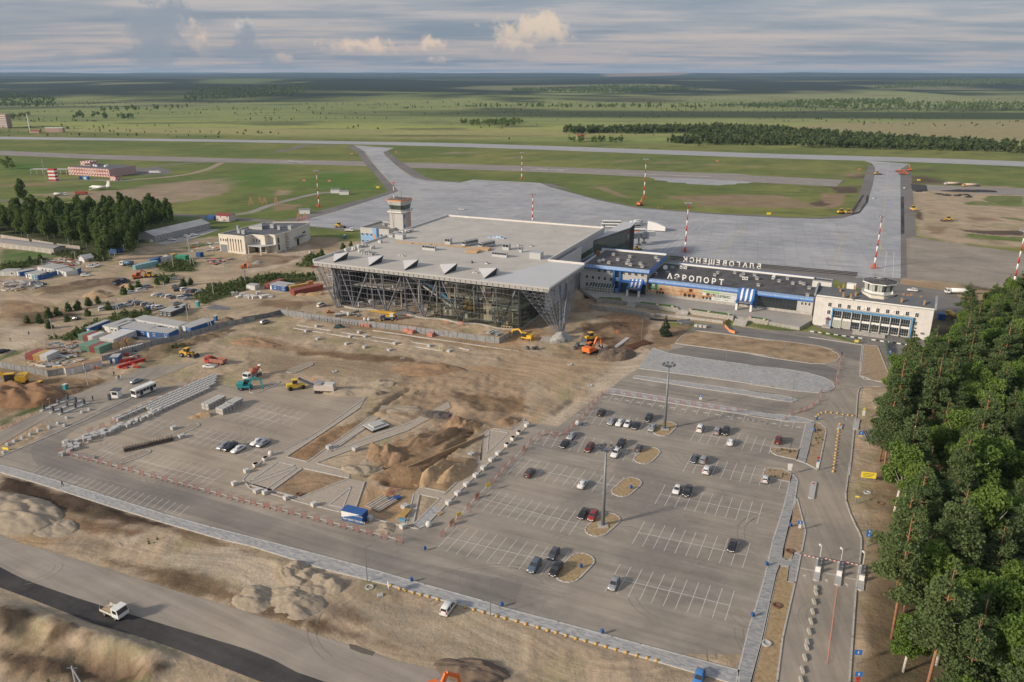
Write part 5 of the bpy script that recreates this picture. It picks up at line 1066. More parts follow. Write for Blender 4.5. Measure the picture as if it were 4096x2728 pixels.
MB().prism(tp,0,TZ).obj('terrace_floor',M_terrace,ter)
for pts in[[(830,1060),(900,1055),(1055,1078),(1040,1050),(850,1045)],[(1160,1090),(1525,1140),(1510,1118),(1180,1082)],[(1620,1152),(2000,1208),(1985,1190),(1640,1142)],[(2120,1218),(2300,1245),(2290,1232),(2135,1210)]]:
 P=gp('C',pts,TZ+.6);
 MB().prism(P,0.,TZ+.6).obj('planter_wall',mat('rough_stone',(.36,.34,.30),.95,var=.3,scale=1.8,bump=.6),ter)
 c=sum(P,Vc())/len(P);MB().prism([c+(p-c)*.93 for p in P],TZ+.6,TZ+.72).obj('planter_grass',mat('lawn',(.07,.13,.03),.95,var=.3,scale=3),ter)
for k,x,y in[('C',1190,1090),('C',1347,1112),('C',1478,1130),('C',1636,1152),('C',1790,1175),('C',1962,1195),('C',2145,1220),('C',2265,1240)]:
 fbm_=MB().lathe([(.45,0),(.75,.45),(.6,.45)],12);o=fbm_.obj('flower_bowl',M_wp,None,loc=g(k,x,y,TZ+.72));tag(o,'round white bowl of flowers on the grass of a terrace planter','flower bowl','flower bowls on the terrace planters')
 MB().lathe([(.55,.4),(.4,.65),(0,.75)],8).obj('flowers',M_red if x in(1347,1636,2145)else mat('flowers',(.25,.3,.1),.9,var=.5,scale=6),o)
def steps(k,a,b,n,depth,z0,z1,par,name='step',m=M_con):
 A_=g(k,*a,0);B_=g(k,*b,0);d=(B_-A_);nn=Vc((-d.y,d.x,0)).normalized();
 for i in rn(n):
  t0=depth*i/n;P=[A_+nn*t0,B_+nn*t0,B_+nn*depth,A_+nn*depth];MB().prism(P,z0+(z1-z0)*i/n+.001,z0+(z1-z0)*(i+1)/n).obj(name,m,par)
steps('C',(1075,1130),(1150,1142),6,3.5,0,TZ,ter);steps('C',(1500,1195),(1600,1208),6,3.5,0,TZ,ter);steps('C',(1990,1285),(2100,1300),8,5.5,0,TZ,ter)
def wallrun(name,k,pts,h,th,m,label,z=0.,cat='retaining wall',PC=3.,pname='wall_panel',top=None):
 P=gp(k,pts);t=TH(name,label,cat,P[0]);L_=0
 for a,b in zip(P[:-1],P[1:]):
  d=b-a;n=max(1,round(d.length/PC))
  for i in rn(n):
   q0=a+d*(i/n);q1=a+d*((i+1)/n)-d.normalized()*.04;mb=MB();mb.bar(q0-P[0]+ZV(z+h/2),q1-P[0]+ZV(z+h/2),th,h);mb.obj(pname,m,t)
 return t
wallrun('retaining_wall','C',[(760,1135),(830,1152),(1100,1185),(1320,1225)],2.,.4,M_con,'long concrete retaining wall below the terrace, left length');wallrun('retaining_wall','C',[(1335,1205),(1620,1235),(1910,1272)],1.2,.5,M_con,'lower concrete retaining wall right of the gap with broken boards')
mb=MB();P=gp('C',[(980,1190),(1320,1230),(1620,1250),(1600,1262),(1300,1245),(960,1200)]);mb.prism(P,.02,.06);o=mb.obj('waterproofing_trench',M_bk);o['kind']='structure'
for i,dy in enum((0,13,26)):
 a=g('D',-900 if 0 else 0,968+dy);b=g('D',930,1052+dy);c0=g('C',1460,700+dy);mb=MB();mb.bar(c0+ZV(.15),b+ZV(.15),.5,.3);o=mb.obj('drain_channel',M_dark);o['kind']='structure'
SHT('rear_strip',[g('C',1450,695),g('D',930,1050),g('D',910,1095),g('D',560,1130),g('C',1445,760)],M_sh,.046,True)
# administration building with rooftop cab
RF=Frame(g('a4',35,1000),g('a4',1995,1268));L4=RF.len;HR=13.2
adm=TH('administration_building','white three-storey building with slate roof and a glazed octagonal cab on top','building',RF.o,RF.a)
DR=15.
wbx(adm,'wall',M_white,(0,L4,0,DR,0,HR));
rf=MB();rf.add([(-.4,-.6,HR),(L4+.6,-.6,HR),(L4+.6,DR/2,HR+2.),(-.4,DR/2,HR+2.),(L4+.6,DR+.6,HR),(-.4,DR+.6,HR),(-.4,-.6,HR-.25),(L4+.6,-.6,HR-.25),(L4+.6,DR+.6,HR-.25),(-.4,DR+.6,HR-.25)],[(0,1,2,3),(3,2,4,5),(6,7,1,0),(9,5,4,8),(7,8,4,2,1),(6,0,3,5,9)]);rf.obj('roof',M_f2,adm)
mb=MB();mb.bar((-.6,-.62,HR-.15),(L4+.8,-.62,HR-.15),.3,.5);mb.obj('cornice',M_wp,adm)
for u in(-.3,L4+.3):
 mb=MB();P=[(-1.2,.2),(2,1.9),(5,2.9),(DR/2,3.2),(DR-4,2.6),(DR+.4,.2)]
 for(v0,z0),(v1,z1)in zip(P[:-1],P[1:]):mb.add([(u-.35,v0,HR-.2),(u+.35,v0,HR-.2),(u+.35,v1,HR-.2),(u-.35,v1,HR-.2),(u-.35,v0,HR+z0),(u+.35,v0,HR+z0),(u+.35,v1,HR+z1),(u-.35,v1,HR+z1)],[(0,3,2,1),(4,5,6,7),(0,1,5,4),(2,3,7,6),(0,4,7,3),(1,2,6,5)])
 mb.obj('gable_parapet',M_gv,adm)
for x,y in[(335,665),(497,683),(655,703),(820,722),(980,742),(1140,763),(1305,782),(1470,802),(1637,820),(1798,842),(315,792),(1768,982),(1740,1130)]:
 u,z=RF.on_front('a4',x,y);pwin(adm,u,z-.9,0,1.35,1.85,2)
u,z=RF.on_front('a4',1890,1150);pwin(adm,u,z-.6,0,1.5,1.1,3)
for x,y in[(470,738),(575,740),(890,730),(940,728),(1100,750),(1395,778),(1013,800),(1055,802),(1210,820),(1490,865),(1530,862),(1555,835),(870,790)]:
 u,z=RF.on_front('a4',x,y);mb=MB();mb.box(u-.4,u+.4,-.35,0,z-.3,z+.3);mb.obj('air_conditioner',M_wp,adm)
u0,z1=RF.on_front('a4',385,770,-1.);u1,z1b=RF.on_front('a4',1715,935,-1.);z1=(z1+z1b)/2
z1=8.3
fr=MB();fr.box(u0-.3,u0+.1,-1.2,0,0,z1+.3);fr.box(u1-.1,u1+.4,-1.2,0,0,z1+.3);fr.box(u0+.1,u1-.1,-1.2,0,z1-.1,z1+.3);fr.obj('portal_frame',mat('sky_blue_frame',(.10,.30,.55),.5),adm)
mb=MB();mb.box(u0-.4,u1+.5,-1.3,0,z1+.302,z1+.45);mb.obj('portal_cap',M_con,adm)
for i in rn(8):
 a=u0+.2+(u1-u0-.4)*i/8;b=u0+.2+(u1-u0-.4)*(i+1)/8
 wbx(adm,'bay_pier',M_st,(b-.15,b+.1,-.9,0,0,z1-.1))
 for z0 in(.7,4.6):
  for q in rn(4):
   for s_,(h0,h1)in enum(((0,.9),(1.,2.9))):
    w0=a+.1+(b-a-.4)*q/4;w1=a+.06+(b-a-.4)*(q+1)/4;
    wbx(adm,'bay_pane',M_gl if(i>1 or z0>1)else mat('curtained_glass',(.40,.42,.37),.4,var=.15),(w0,w1-.1,-.75,-.6,z0+h0,z0+h1))
 wbx(adm,'bay_frame',M_wp,(a,b-.16,-.6,-.3,.5,z1-.7));wbx(adm,'bay_sun_panel',mat('sky_blue_frame',(.10,.30,.55),.5),(a+.1,b-.2,-.8,-.62,z1-.65,z1-.15))
sp_=TH('entrance_steps','broad pale steps before the glazed entrance of the white building','steps',(0,0,0));steps('a4',(705,1165),(1255,1240),5,3.4,0,.7,sp_,'step',M_con)
u,z=RF.on_front('a4',300,950);wbx(adm,'side_door',M_st,(u-.8,u+.6,-.1,0,.8,3.2));mb=MB();mb.add([(u-1.1,0,3.5),(u+1,0,3.5),(u+.8,-1.2,3.4),(u-.9,-1.2,3.4),(u,0,4.3)],[(0,3,2,1),(0,4,3),(3,4,2),(2,4,1)]);mb.obj('door_canopy',mat('maroon_sheet',(.16,.04,.035),.6),adm);wbx(adm,'door_landing',M_con,(u-1.8,u+1.4,-2.6,-.1,0,.7))
for i,(x,y)in enum([(480,410),(508,450),(558,515),(685,540),(562,370),(750,385),(768,500),(1568,525),(1540,605),(1635,550),(1698,530),(1857,570),(1922,645)]):
 p=RF.at('a4',x,y,HR+1.2);mb=MB();mb.box(-.35,.35,-.3,.3,-.6,1.);mb.box(-.5,.5,-.45,.45,1.15,1.3);mb.obj('chimney',mat('ochre_brick',(.36,.22,.10),.9,var=.3,scale=3),adm,loc=p)
hs=MB();p=RF.at('a4',695,370,HR+1.2);hs.box(-1.8,1.8,-1.2,1.2,-.6,1.6);hs.obj('roof_hatch',M_wp,adm,loc=p)
oc=RF.at('a4',1140,520,HR+.6);oc.y=DR/2+.5
def octa(r,z0,z1,r1=None,a0=pi/8):
 r1=r if r1 is None else r1;mb=MB();mb.lathe([(.001,z0),(r,z0),(r1,z1),(.001,z1)],8)
 return mb
def cabpart(name,m,mb):mb_o=mb.obj(name,m,adm,loc=(oc.x,oc.y,0));mb_o.rotation_euler=(0,0,pi/8);return mb_o
cabpart('cab_base',M_cream,octa(6.4,HR-.2,HR+2.2));cabpart('cab_gallery',M_con,octa(7.,HR+2.201,HR+2.5));cabpart('cab_drum',M_wp,octa(5.7,HR+2.501,HR+3.4,5.8));cabpart('cab_core',M_st,octa(5.6,HR+3.401,HR+6.4,6.));cabpart('cab_roof_edge',M_wp,octa(6.9,HR+6.401,HR+6.8));cabpart('cab_roof',M_felt,octa(6.8,HR+6.801,HR+7.6,3.6))
for i in rn(8):
 a0_,a1_=pi/4*i+pi/8,pi/4*(i+1)+pi/8
 for q in rn(5):
  t0,t1=(q+.06)/5,(q+.94)/5;f=lambda a_,r,z:Vc((cos(a_)*r,sin(a_)*r,z))
  p0,p1=f(a0_,5.74,HR+3.5),f(a1_,5.74,HR+3.5);q0,q1=f(a0_,6.1,HR+6.3),f(a1_,6.1,HR+6.3)
  mb=MB();mb.quad(p0.lerp(p1,t0),p0.lerp(p1,t1),q0.lerp(q1,t1),q0.lerp(q1,t0));mb.obj('cab_pane',M_pn if(i+q)%3 else M_gg,adm,loc=(oc.x,oc.y,0))
cr=MB()
for zz,r in((HR+8.3,3.4),(HR+9.,3.4)):
 for i in rn(16):a_,b_=pi/8*i,pi/8*(i+1);cr.bar((cos(a_)*r,sin(a_)*r,zz),(cos(b_)*r,sin(b_)*r,zz),.1)
for i in rn(16):a_=pi/8*i;cr.bar((cos(a_)*3.4,sin(a_)*3.4,HR+7.3),(cos(a_)*3.4,sin(a_)*3.4,HR+9.),.08)
cr.lathe([(1.6,HR+8.),(1.6,HR+8.6),(.2,HR+8.9)],12);cr.obj('cab_railing',M_gv,adm,loc=(oc.x,oc.y,0))
hv=MB();hv.lathe([(.1,0),(1.1,.3),(1.3,.6)],12);obj('satellite_dish',hv.mesh('d'),M_wp,adm,RF.at('a4',1338,470,HR+2.8),(1.3,0,.2))
sx=Frame(g('a4',30,395),g('a4',345,350));q0=RF.at('a4',40,270,HR+1);q1=RF.at('a4',375,290,HR+1)
stw=TH('roof_penthouse','small white flat-roofed penthouse behind the left end of the slate roof','penthouse',G(*px('a4',45,262),12),RF.a);stw.location.z=0
wbx(stw,'wall',M_white,(0,8.2,0,5.5,0,12));wbx(stw,'roof',M_felt,(.4,7.8,.4,5.1,12.001,12.05));pq=MB();[pq.bar(a,b,.4,.5)for a,b in[((0,.2,12.2),(8.2,.2,12.2)),((0,5.3,12.2),(8.2,5.3,12.2)),((.2,.3,12.21),(.2,5.2,12.21)),((8,.3,12.21),(8,5.2,12.21))]];pq.obj('parapet',M_gv,stw)
for k,a,b in[('a4',(0,1120),(880,1240)),('a4',(1035,1262),(1965,1395))]:
 P0,P1=g(k,*a),g(k,*b);n=13;t=TH('striped_kerb',['black and white block kerb left of the entrance steps','black and white block kerb right of the entrance steps'][a[0]>0],'kerb',P0)
 for i in rn(n):mb=MB();d=P1-P0;mb.bar(d*(i/n)+ZV(.2),d*((i+.95)/n)+ZV(.2),.35,.4)if i%2==0 else mb.bar(d*((i+.2)/n)+ZV(.18),d*((i+.8)/n)+ZV(.18),.3,.36);mb.obj('kerb_block',M_wp if i%2==0 else M_bk,t)
 # control tower
CTZ=11.
CF=Frame(G(*px('a2',200,950),CTZ),G(*px('a2',760,1000),CTZ));cbr=CF.at('a2',1115,860,CTZ);cbl=CF.at('a2',570,830,CTZ)
ctb=TH('tower_annex','low blue and grey office building with parapet at the foot of the control tower','building',CF.o,CF.a)
CL,CD=CF.len,(cbr.y+cbl.y)/2
M_skyb=mat('sky_blue_cladding',(.19,.36,.58),.6,var=.08)
for z0,z1,m in((0,3.4,M_skyb),(3.4,4.2,mat('mid_blue_cladding',(.12,.26,.5),.6)),(4.2,7.6,M_skyb),(7.6,8.2,mat('mid_blue_cladding',(.12,.26,.5),.6)),(8.2,CTZ,M_pn)):wbx(ctb,'wall_band',m,(0,CL,0,CD,z0,z1-.001))
wbx(ctb,'roof',mat('gravel_roof',(.22,.20,.18),.95,var=.2),(.5,CL-.5,.5,CD-.5,CTZ,CTZ+.05));pq=MB()
for a,b in[((0,.2),(CL,.2)),((0,CD-.2),(CL,CD-.2)),((.2,.4),(.2,CD-.4)),((CL-.2,.4),(CL-.2,CD-.4))]:pq.bar((a[0],a[1],CTZ+.4),(b[0],b[1],CTZ+.4),.4,.9)
pq.obj('parapet',M_pn,ctb)
for x,y in[(245,1060),(335,1065),(425,1072),(617,1088),(703,1092),(258,1195),(347,1200)]:u,z=CF.on_front('a2',x,y);pwin(ctb,u,z-.9,0,1.4,1.8,2)
ue,_=CF.on_front('a2',500,1020);mb=MB();mb.prism([(ue-2.2,0),(ue+2.2,0),(ue+1.4,-1.2),(ue-1.4,-1.2)],3,CTZ+1.2);mb.obj('blue_fin',M_skyb,ctb);wbx(ctb,'orange_panel',mat('orange_brick_panel',(.55,.25,.12),.8,var=.2),(ue-.7,ue+.7,-1.26,-1.21,4,8))
for x,y in[(665,890),(840,905),(880,905),(775,920),(780,850),(900,860)]:mb=MB();mb.box(-.9,.9,-.6,.6,0,1.3);mb.obj('air_unit',M_gv,ctb,loc=CF.at('a2',x,y,CTZ+.05))
tw=TH('control_tower','grey control tower with glazed cab, orange rim and red and white aerial','tower',(0,0,0),CF.a)
tc_=G(*px('a2',985,1000),0);k_=CF.at('a2',1020,640,20.);kl=CF.at('a2',750,625,20.)
s0=CF.loc(G(*px('a2',1030,645),21.));s1=CF.loc(G(*px('a2',752,630),21.));s2=CF.loc(G(*px('a2',1215,600),21.))
tw.location=CF.o;u1_,v0_=s0.x,s0.y;u0_=s1.x;v1_=max(s2.y,v0_+7);SH=21.
wbx(tw,'shaft',M_pn,(u0_,u1_,v0_,v1_,0,SH));
for k in rn(15):wbx(tw,'orange_band',mat('orange_brick_panel',(.55,.25,.12),.8,var=.2),(u1_+.001,u1_+.08,v0_+(v1_-v0_)*.45,v1_-.1,3+k*1.2,3.5+k*1.2))
for z in(11.5,17.5):wbx(tw,'shaft_window',M_blue,(u1_+.002,u1_+.12,v0_+1.2,v0_+2.4,z,z+2.2))
cx,cy=(u0_+u1_)/2,(v0_+v1_)/2;rx,ry=(u1_-u0_)/2+1.7,(v1_-v0_)/2+1.4
def octo(hx,hy,c,z):return[(cx+sx_*(hx-(c if i%2 else 0)),cy+sy_*(hy-(0 if i%2 else c)),z)for i,(sx_,sy_)in enum([(1,1),(1,1),(-1,1),(-1,1),(-1,-1),(-1,-1),(1,-1),(1,-1)])]
def octp(h,c):
 hx,hy=h;return[(cx+hx,cy+hy-c),(cx+hx-c,cy+hy),(cx-hx+c,cy+hy),(cx-hx,cy+hy-c),(cx-hx,cy-hy+c),(cx-hx+c,cy-hy),(cx+hx-c,cy-hy),(cx+hx,cy-hy+c)]
def frust(h0,h1,c,z0,z1):
 a=[(x,y,z0)for x,y in octp(h0,c)];b=[(x,y,z1)for x,y in octp(h1,c)];mb=MB();mb.add(a+b,[tuple(rn(7,-1,-1)),tuple(rn(8,16))]+[(i,(i+1)%8,8+(i+1)%8,8+i)for i in rn(8)]);return mb
frust((rx,ry),(rx,ry),1.8,SH,SH+.5).obj('gallery',M_wp,tw);frust((rx-1.3,ry-1.3),(rx-1.3,ry-1.3),1.5,SH+.5,SH+1.6).obj('cab_drum',M_pn,tw);frust((rx-1.4,ry-1.4),(rx-.8,ry-.8),1.5,SH+1.6,SH+4.4).obj('cab_core',M_dark,tw)
for i in rn(8):
 for q in rn(4):
  a=[Vc((x,y,SH+1.65))for x,y in octp((rx-1.35,ry-1.35),1.5)];b=[Vc((x,y,SH+4.35))for x,y in octp((rx-.72,ry-.72),1.5)];p0,p1,q0,q1=a[i],a[(i+1)%8],b[i],b[(i+1)%8];t0,t1=(q+.05)/4,(q+.95)/4
  mb=MB();mb.quad(p0.lerp(p1,t0),p0.lerp(p1,t1),q0.lerp(q1,t1),q0.lerp(q1,t0));mb.obj('cab_pane',M_gg,tw)
frust((rx-.7,ry-.7),(rx,ry),1.8,SH+4.4,SH+7.).obj('cab_head',M_pn,tw);frust((rx+.02,ry+.02),(rx+.05,ry+.05),1.8,SH+7.,SH+7.6).obj('cab_rim',mat('rim_orange',(.60,.22,.07),.6),tw);frust((rx-.4,ry-.4),(rx-.4,ry-.4),1.6,SH+7.6,SH+7.65).obj('cab_roof',mat('brown_roof',(.12,.08,.06),.9,var=.3),tw)
rl=MB();P=octp((rx-.1,ry-.1),1.8);r_=random.Random(2)
for i in rn(8):
 a,b=Vc(P[i]+(0,)),Vc(P[(i+1)%8]+(0,));[rl.bar(a+ZV(SH+z),b+ZV(SH+z),.06)for z in(8.1,8.6)]
 for q in rn(5):p=a.lerp(b,q/5);rl.bar(p+ZV(SH+7.6),p+Vc((0,0,SH+8.7+r_.random()*1.6*(q%2))),.06)
P=octp((rx-.05,ry-.05),1.8)
for i in rn(8):
 a,b=Vc(P[i]+(0,)),Vc(P[(i+1)%8]+(0,));rl.bar(a+ZV(SH+1.5),b+ZV(SH+1.5),.08);[rl.bar(a.lerp(b,q/5)+ZV(SH+.5),a.lerp(b,q/5)+ZV(SH+1.5),.06)for q in rn(5)]
rl.obj('railing',M_gv,tw)
for k in rn(6):mb=MB();mb.tube((cx-3.2,cy-1,SH+3+k*2.4),(cx-3.2,cy-1,SH+5.4+k*2.4),.28);mb.obj('aerial_section',M_red if k%2 else M_wp,tw)
mb=MB();mb.tube((cx+1,cy+1,SH+7.6),(cx+1,cy+1,SH+13),.12);mb.bar((cx-4.4,cy-1,SH+17.3),(cx-2.,cy-1,SH+17.3),.3,.5);mb.obj('aerial_head',M_red,tw)
mb=MB();mb.tube((cx-2.4,cy-ry-.1,SH+6),(cx-2.,v0_-.15,12),.1,n=4);mb.obj('cable_run',M_bk,tw)
# white building at the left
WF=Frame(g('a1',105,690),g('a1',585,742));wc1=WF.at('a1',1185,710,0);wc0=WF.at('a1',1325,665,0);wc2=WF.at('a1',1755,495,0);wt=WF.on_front('a1',70,350)
wb=TH('white_building','new cream building with slit windows, dark flat roof and a canopied entrance','building',WF.o,WF.a)
WL=WF.len;WH=10.2;x2=wc0.x;y2=wc0.y;x3,y3=wc2.x,wc2.y
fp=[(0,0),(WL,0),(WL,6.5),(WL+9.5,6.5),(WL+9.5,10),(wc1.x,10),(wc1.x,wc1.y),(x2,y2),(x2+.5,y2+3),(x3,y3),(x3-4,y3+8),(4,44),(0,40)]
MB().prism(fp,0,WH).obj('wall',M_cream,wb);c=Vc((sum(p[0]for p in fp)/len(fp),sum(p[1]for p in fp)/len(fp)))
MB().prism(fp,WH+.001,WH+.03).obj('roof',M_f2,wb)
pq=MB();F_=fp+[fp[0]]
for a,b in zip(F_[:-1],F_[1:]):pq.bar((a[0],a[1],WH+.35),(b[0],b[1],WH+.35),.35,.75)
pq.obj('parapet',M_cream,wb)
for x in(255,305,352,402,452,500):u,z=WF.on_front('a1',x,600);wbx(wb,'slit_window',M_gl,(u-.35,u+.35,-.06,.02,6.8,8.6));wbx(wb,'slit_panel',mat('brown_slit',(.22,.12,.08),.7),(u-.32,u+.32,-.05,.02,1.2,6.7))
for x in(110,158,205):u,z=WF.on_front('a1',x,470);pwin(wb,u,6.6,0,.9,1.7,1)
u,z=WF.on_front('a1',175,620);wbx(wb,'garage_door',M_st,(u-2.6,u+2.4,-.08,.02,0,4.6))
for x in(737,787,836):u,z=WF.on_front('a1',x,470,6.5);pwin(wb,u,6.3,6.48,.9,1.9,1)
for x in(660,790,915):u,z=WF.on_front('a1',x,650,6.5);wbx(wb,'shopfront',M_gl,(u-1.3,u+1.3,6.35,6.49,.6,3.8))
mb=MB();mb.prism([(WL+.2,1.),(WL+11,1.),(wc1.x+.5,wc1.y-3),(wc1.x-.2,wc1.y+3),(WL+.2,6.6)],4.9,5.2);mb.obj('entrance_canopy',M_roofpale,wb)
for u,v in((WL+1,1.4),(WL+10,1.6)):mb=MB();mb.box(u-.3,u+.3,v-.3,v+.3,0,4.9);mb.obj('canopy_post',M_cream,wb)
d_=(Vc((x3,y3,0))-Vc((x2+.5,y2+3,0)));e_=d_.normalized();q_=Vc((x2+.5,y2+3,0));nrm=Vc((e_.y,-e_.x,0))
for t0,t1,z0,z1,nm,m in[(.42,.52,0,4.2,'side_door',M_dark),(.3,.75,5.4,5.65,'side_canopy',M_st),(.74,.9,6.2,7.2,'strip_window',M_gl)]:
 a,b=q_+d_*t0,q_+d_*t1;mb=MB();w__=.15 if nm!='side_canopy' else 2.6;mb.bar(a+nrm*(w__/2-.02)+Vc((0,0,(z0+z1)/2)),b+nrm*(w__/2-.02)+Vc((0,0,(z0+z1)/2)),w__,z1-z0);mb.obj(nm,m,wb)
d2=Vc((x2-wc1.x,y2-wc1.y,0));n2_=Vc((d2.y,-d2.x,0)).normalized();a=Vc((wc1.x,wc1.y,0))+d2*.1;b=a+d2*.22
for z0 in(1.5,5.6):mb=MB();mb.bar(a+n2_*.03+ZV(z0+1.6),b+n2_*.03+ZV(z0+1.6),.14,3.4);mb.obj('tall_window',M_gl,wb)
for x,y,s in[(1100,250,2.6),(1430,280,2.4),(1220,285,1.8),(465,350,2.),(555,365,2.4),(440,285,1.2)]:mb=MB();mb.box(-s/2,s/2,-s/2,s/2,.3,2.6);mb.box(-s/2-.2,s/2+.2,-s/2-.2,s/2+.2,2.601,2.8);mb.obj('roof_unit',M_gv,wb,loc=WF.at('a1',x,y,WH))
mb=MB();P=[WF.at('a1',640,265,WH),WF.at('a1',890,280,WH),WF.at('a1',885,205,WH)];mb.prism(P,WH+.02,WH+1.6);mb.obj('roof_monitor',M_pn,wb)
mb=MB();p=WF.at('a1',1345,660,0)
for k in rn(6):
 for dx in(0,2.2):
  for dy in(0,1.2):mb.bar(p+Vc((dx,dy,k*1.7)),p+Vc((dx,dy,(k+1)*1.7)),.06)
 mb.bar(p+ZV(k*1.7+1),p+Vc((2.2,0,k*1.7+1)),.06);mb.bar(p+ZV(k*1.7),p+Vc((2.2,0,(k+1)*1.7)),.05);mb.box(p.x,p.x+2.2,p.y,p.y+1.2,k*1.7+1.6,k*1.7+1.66)
o=mb.obj('scaffold',M_st,None,loc=WF.o,rot=(0,0,WF.a));tag(o,'narrow steel scaffold against the right wall of the cream building','scaffold')
# long sheds
def gable_shed(name,k,a,b,depth,h,rise,mw,mr,label,nwin=0,cat='shed',overhang=.4,wh=1.):
 F_=Frame(g(k,*a),g(k,*b));t=TH(name,label,cat,F_.o,F_.a);L_=F_.len;d=depth
 mb=MB();mb.add([(0,0,0),(L_,0,0),(L_,d,0),(0,d,0),(0,0,h),(L_,0,h),(L_,d,h),(0,d,h),(0,d/2,h+rise),(L_,d/2,h+rise)],[(0,1,5,4),(2,3,7,6),(1,2,6,9,5),(3,0,4,8,7)]);mb.obj('wall',mw,t)
 for s in(0,1):
  mb=MB();y0,y1=(-overhang,d/2)if s==0 else(d/2,d+overhang);z0,z1=(h-overhang*rise/d*2,h+rise)if s==0 else(h+rise,h-overhang*rise/d*2)
  mb.add([(-overhang,y0,z0+.05),(L_+overhang,y0,z0+.05),(L_+overhang,y1,z1+.05),(-overhang,y1,z1+.05),(-overhang,y0,z0+.2),(L_+overhang,y0,z0+.2),(L_+overhang,y1,z1+.2),(-overhang,y1,z1+.2)],[(0,3,2,1),(4,5,6,7),(0,1,5,4),(1,2,6,5),(2,3,7,6),(3,0,4,7)]);mb.obj('roof',mr,t)
 for i in rn(nwin):pwin(t,L_*(i+.6)/nwin,.9+(h-3.2)*.5,0,wh,1.3,2)
 return t,F_
M_shed=mat('shed_sheet',(.34,.345,.35),.7,var=.08,scale=.6);M_shedr=mat('shed_roof_sheet',(.42,.415,.40),.6,.1,var=.1,scale=.2,streak=.1)
sh_,SF_=gable_shed('long_shed','A',(1330,1048),(1800,933),14,4.,2.4,M_shed,M_shedr,'long pale grey shed with a low gable roof beside the birch wood',17)
SHT('shed_yard',gp('A',[(1330,1055),(1800,935),(1890,935),(1500,1065),(1370,1075)]),M_con,.02,True)
conc=mat('old_concrete_wall',(.40,.36,.32),.95,var=.15,scale=.5,streak=.2)
cs,CSF=gable_shed('garage_row','A',(-30,1087),(465,1150),8,3.4,.6,conc,mat('old_grey_roofing',(.27,.26,.255),.95,var=.15),'long low concrete garage row with plain flat roof behind the grass',0)
for i in rn(9):wbx(cs,'door',M_pn,(CSF.len*(i+.4)/9-.8,CSF.len*(i+.4)/9+.8,-.08,.05,0,2.4))
fw=TH('concrete_fence','old concrete slab fence behind the garage row','fence',g('A',10,1012));P=gp('A',[(10,1012),(330,1062),(520,1095)])+gp('A',[(690,1112)]);r_=random.Random(1)
for a,b in zip(P[:-1],P[1:]):
 n=int((b-a).length/3)
 for i in rn(n):
  if r_.random()<.08:continue
  q0=a.lerp(b,i/n)-P[0];q1=a.lerp(b,(i+.95)/n)-P[0];mb=MB();mb.bar(q0+ZV(1.2),q1+Vc((0,0,1.2+r_.uniform(-.05,.05))),.15,2.4);mb.obj('slab',conc,fw)
  # fire station, small checkered things
def checker(name,axis_len,s=2.1,sz=1.6,c0=(.68,.62,.58),c1=(.34,.05,.05),horiz=False):
 m=bpy.data.materials.new(name);m.use_nodes=True;t=NT(m.node_tree);b=t.n['Principled BSDF'];x,y,z=t.xyz(t.new('ShaderNodeTexCoord').outputs['Object'])
 f=t.m('FLOOR',t.m('DIVIDE',t.m('ADD',z,.01),sz));
 if not horiz:f=t.m('ADD',f,t.m('FLOOR',t.m('DIVIDE',t.m('ADD',t.m('ADD',x,y),100.),s)))
 k=t.m('MODULO',t.m('ABSOLUTE',f),2.);t.l.new(t.mix(t.m('GREATER_THAN',k,.5),c0,c1),b.inputs['Base Color']);b.inputs['Roughness'].default_value=.8;return m
FS=Frame(g('a6',405,525),g('a6',1285,582));fr_=FS.at('a6',1748,495,0);zt=FS.on_front('a6',1258,410)[1]
fs=TH('fire_station','long fire station chequered in red and white with a dark flat roof','building',FS.o,FS.a)
M_chk=checker('red_white_chequer',1);FH=8.
wbx(fs,'wall',M_chk,(0,FS.len,0,fr_.y,0,FH));wbx(fs,'roof',M_f2,(.5,FS.len-.5,.5,fr_.y-.5,FH+.001,FH+.1))
q=FS.at('a6',660,330,FH);q1=FS.at('a6',960,330,FH);wbx(fs,'lookout',M_chk,(q.x,q1.x,q.y,q.y+10,FH+.1,FH+4.4));wbx(fs,'lookout_glass',M_gg,(q.x+(q1.x-q.x)*.45,q1.x-.5,q.y-.1,q.y-.01,FH+.8,FH+2.6))
for i in rn(16):
 for j in rn(2):wbx(fs,'window',M_gl,(FS.len*(i+.5)/16-.7,FS.len*(i+.5)/16+.5,-.1,.05,1.3+j*3.6,2.7+j*3.6))
for x,y in[(820,320),(880,325),(950,345),(1190,360),(1225,350),(1000,355)]:mb=MB();mb.box(-1,1,-1,1,0,1.8);mb.obj('roof_unit',M_wp,fs,loc=FS.at('a6',x,y,FH+.1))
kb=Frame(g('a6',1290,645),g('a6',1385,655));ks=TH('chequered_kiosk','small red and white kiosk in front of the fire station corner','kiosk',kb.o,kb.a);wbx(ks,'wall',M_chk,(0,9,0,6,0,4));wbx(ks,'roof',mat('maroon_sheet',(.16,.04,.035),.6),(-.3,9.3,-.3,6.3,4.001,4.3))
cb=Frame(g('a6',630,625),g('a6',800,640));ct=TH('blue_container','blue and white training container on the grass below the fire station','container',cb.o,cb.a);wbx(ct,'body',mat('container_blue',(.05,.20,.42),.5,var=.1),(0,cb.len,0,3,0,3.2));wbx(ct,'white_mark',M_wp,(cb.len*.45,cb.len*.8,-.05,-.01,.5,2.4))
st=TH('striped_practice_tower','red and white banded practice tower left of the fire station','tower',g('A',450,522),-.1)
for i in rn(7):mb=MB();mb.box(-3.6,3.6,0,5,i*1.7,i*1.7+1.699);mb.obj('tower_band',M_red if i%2==0 else M_wp,st)
mb=MB();mb.tube((-7,0,0),(-7,0,22),.3);mb.obj('mast',M_gv,st)
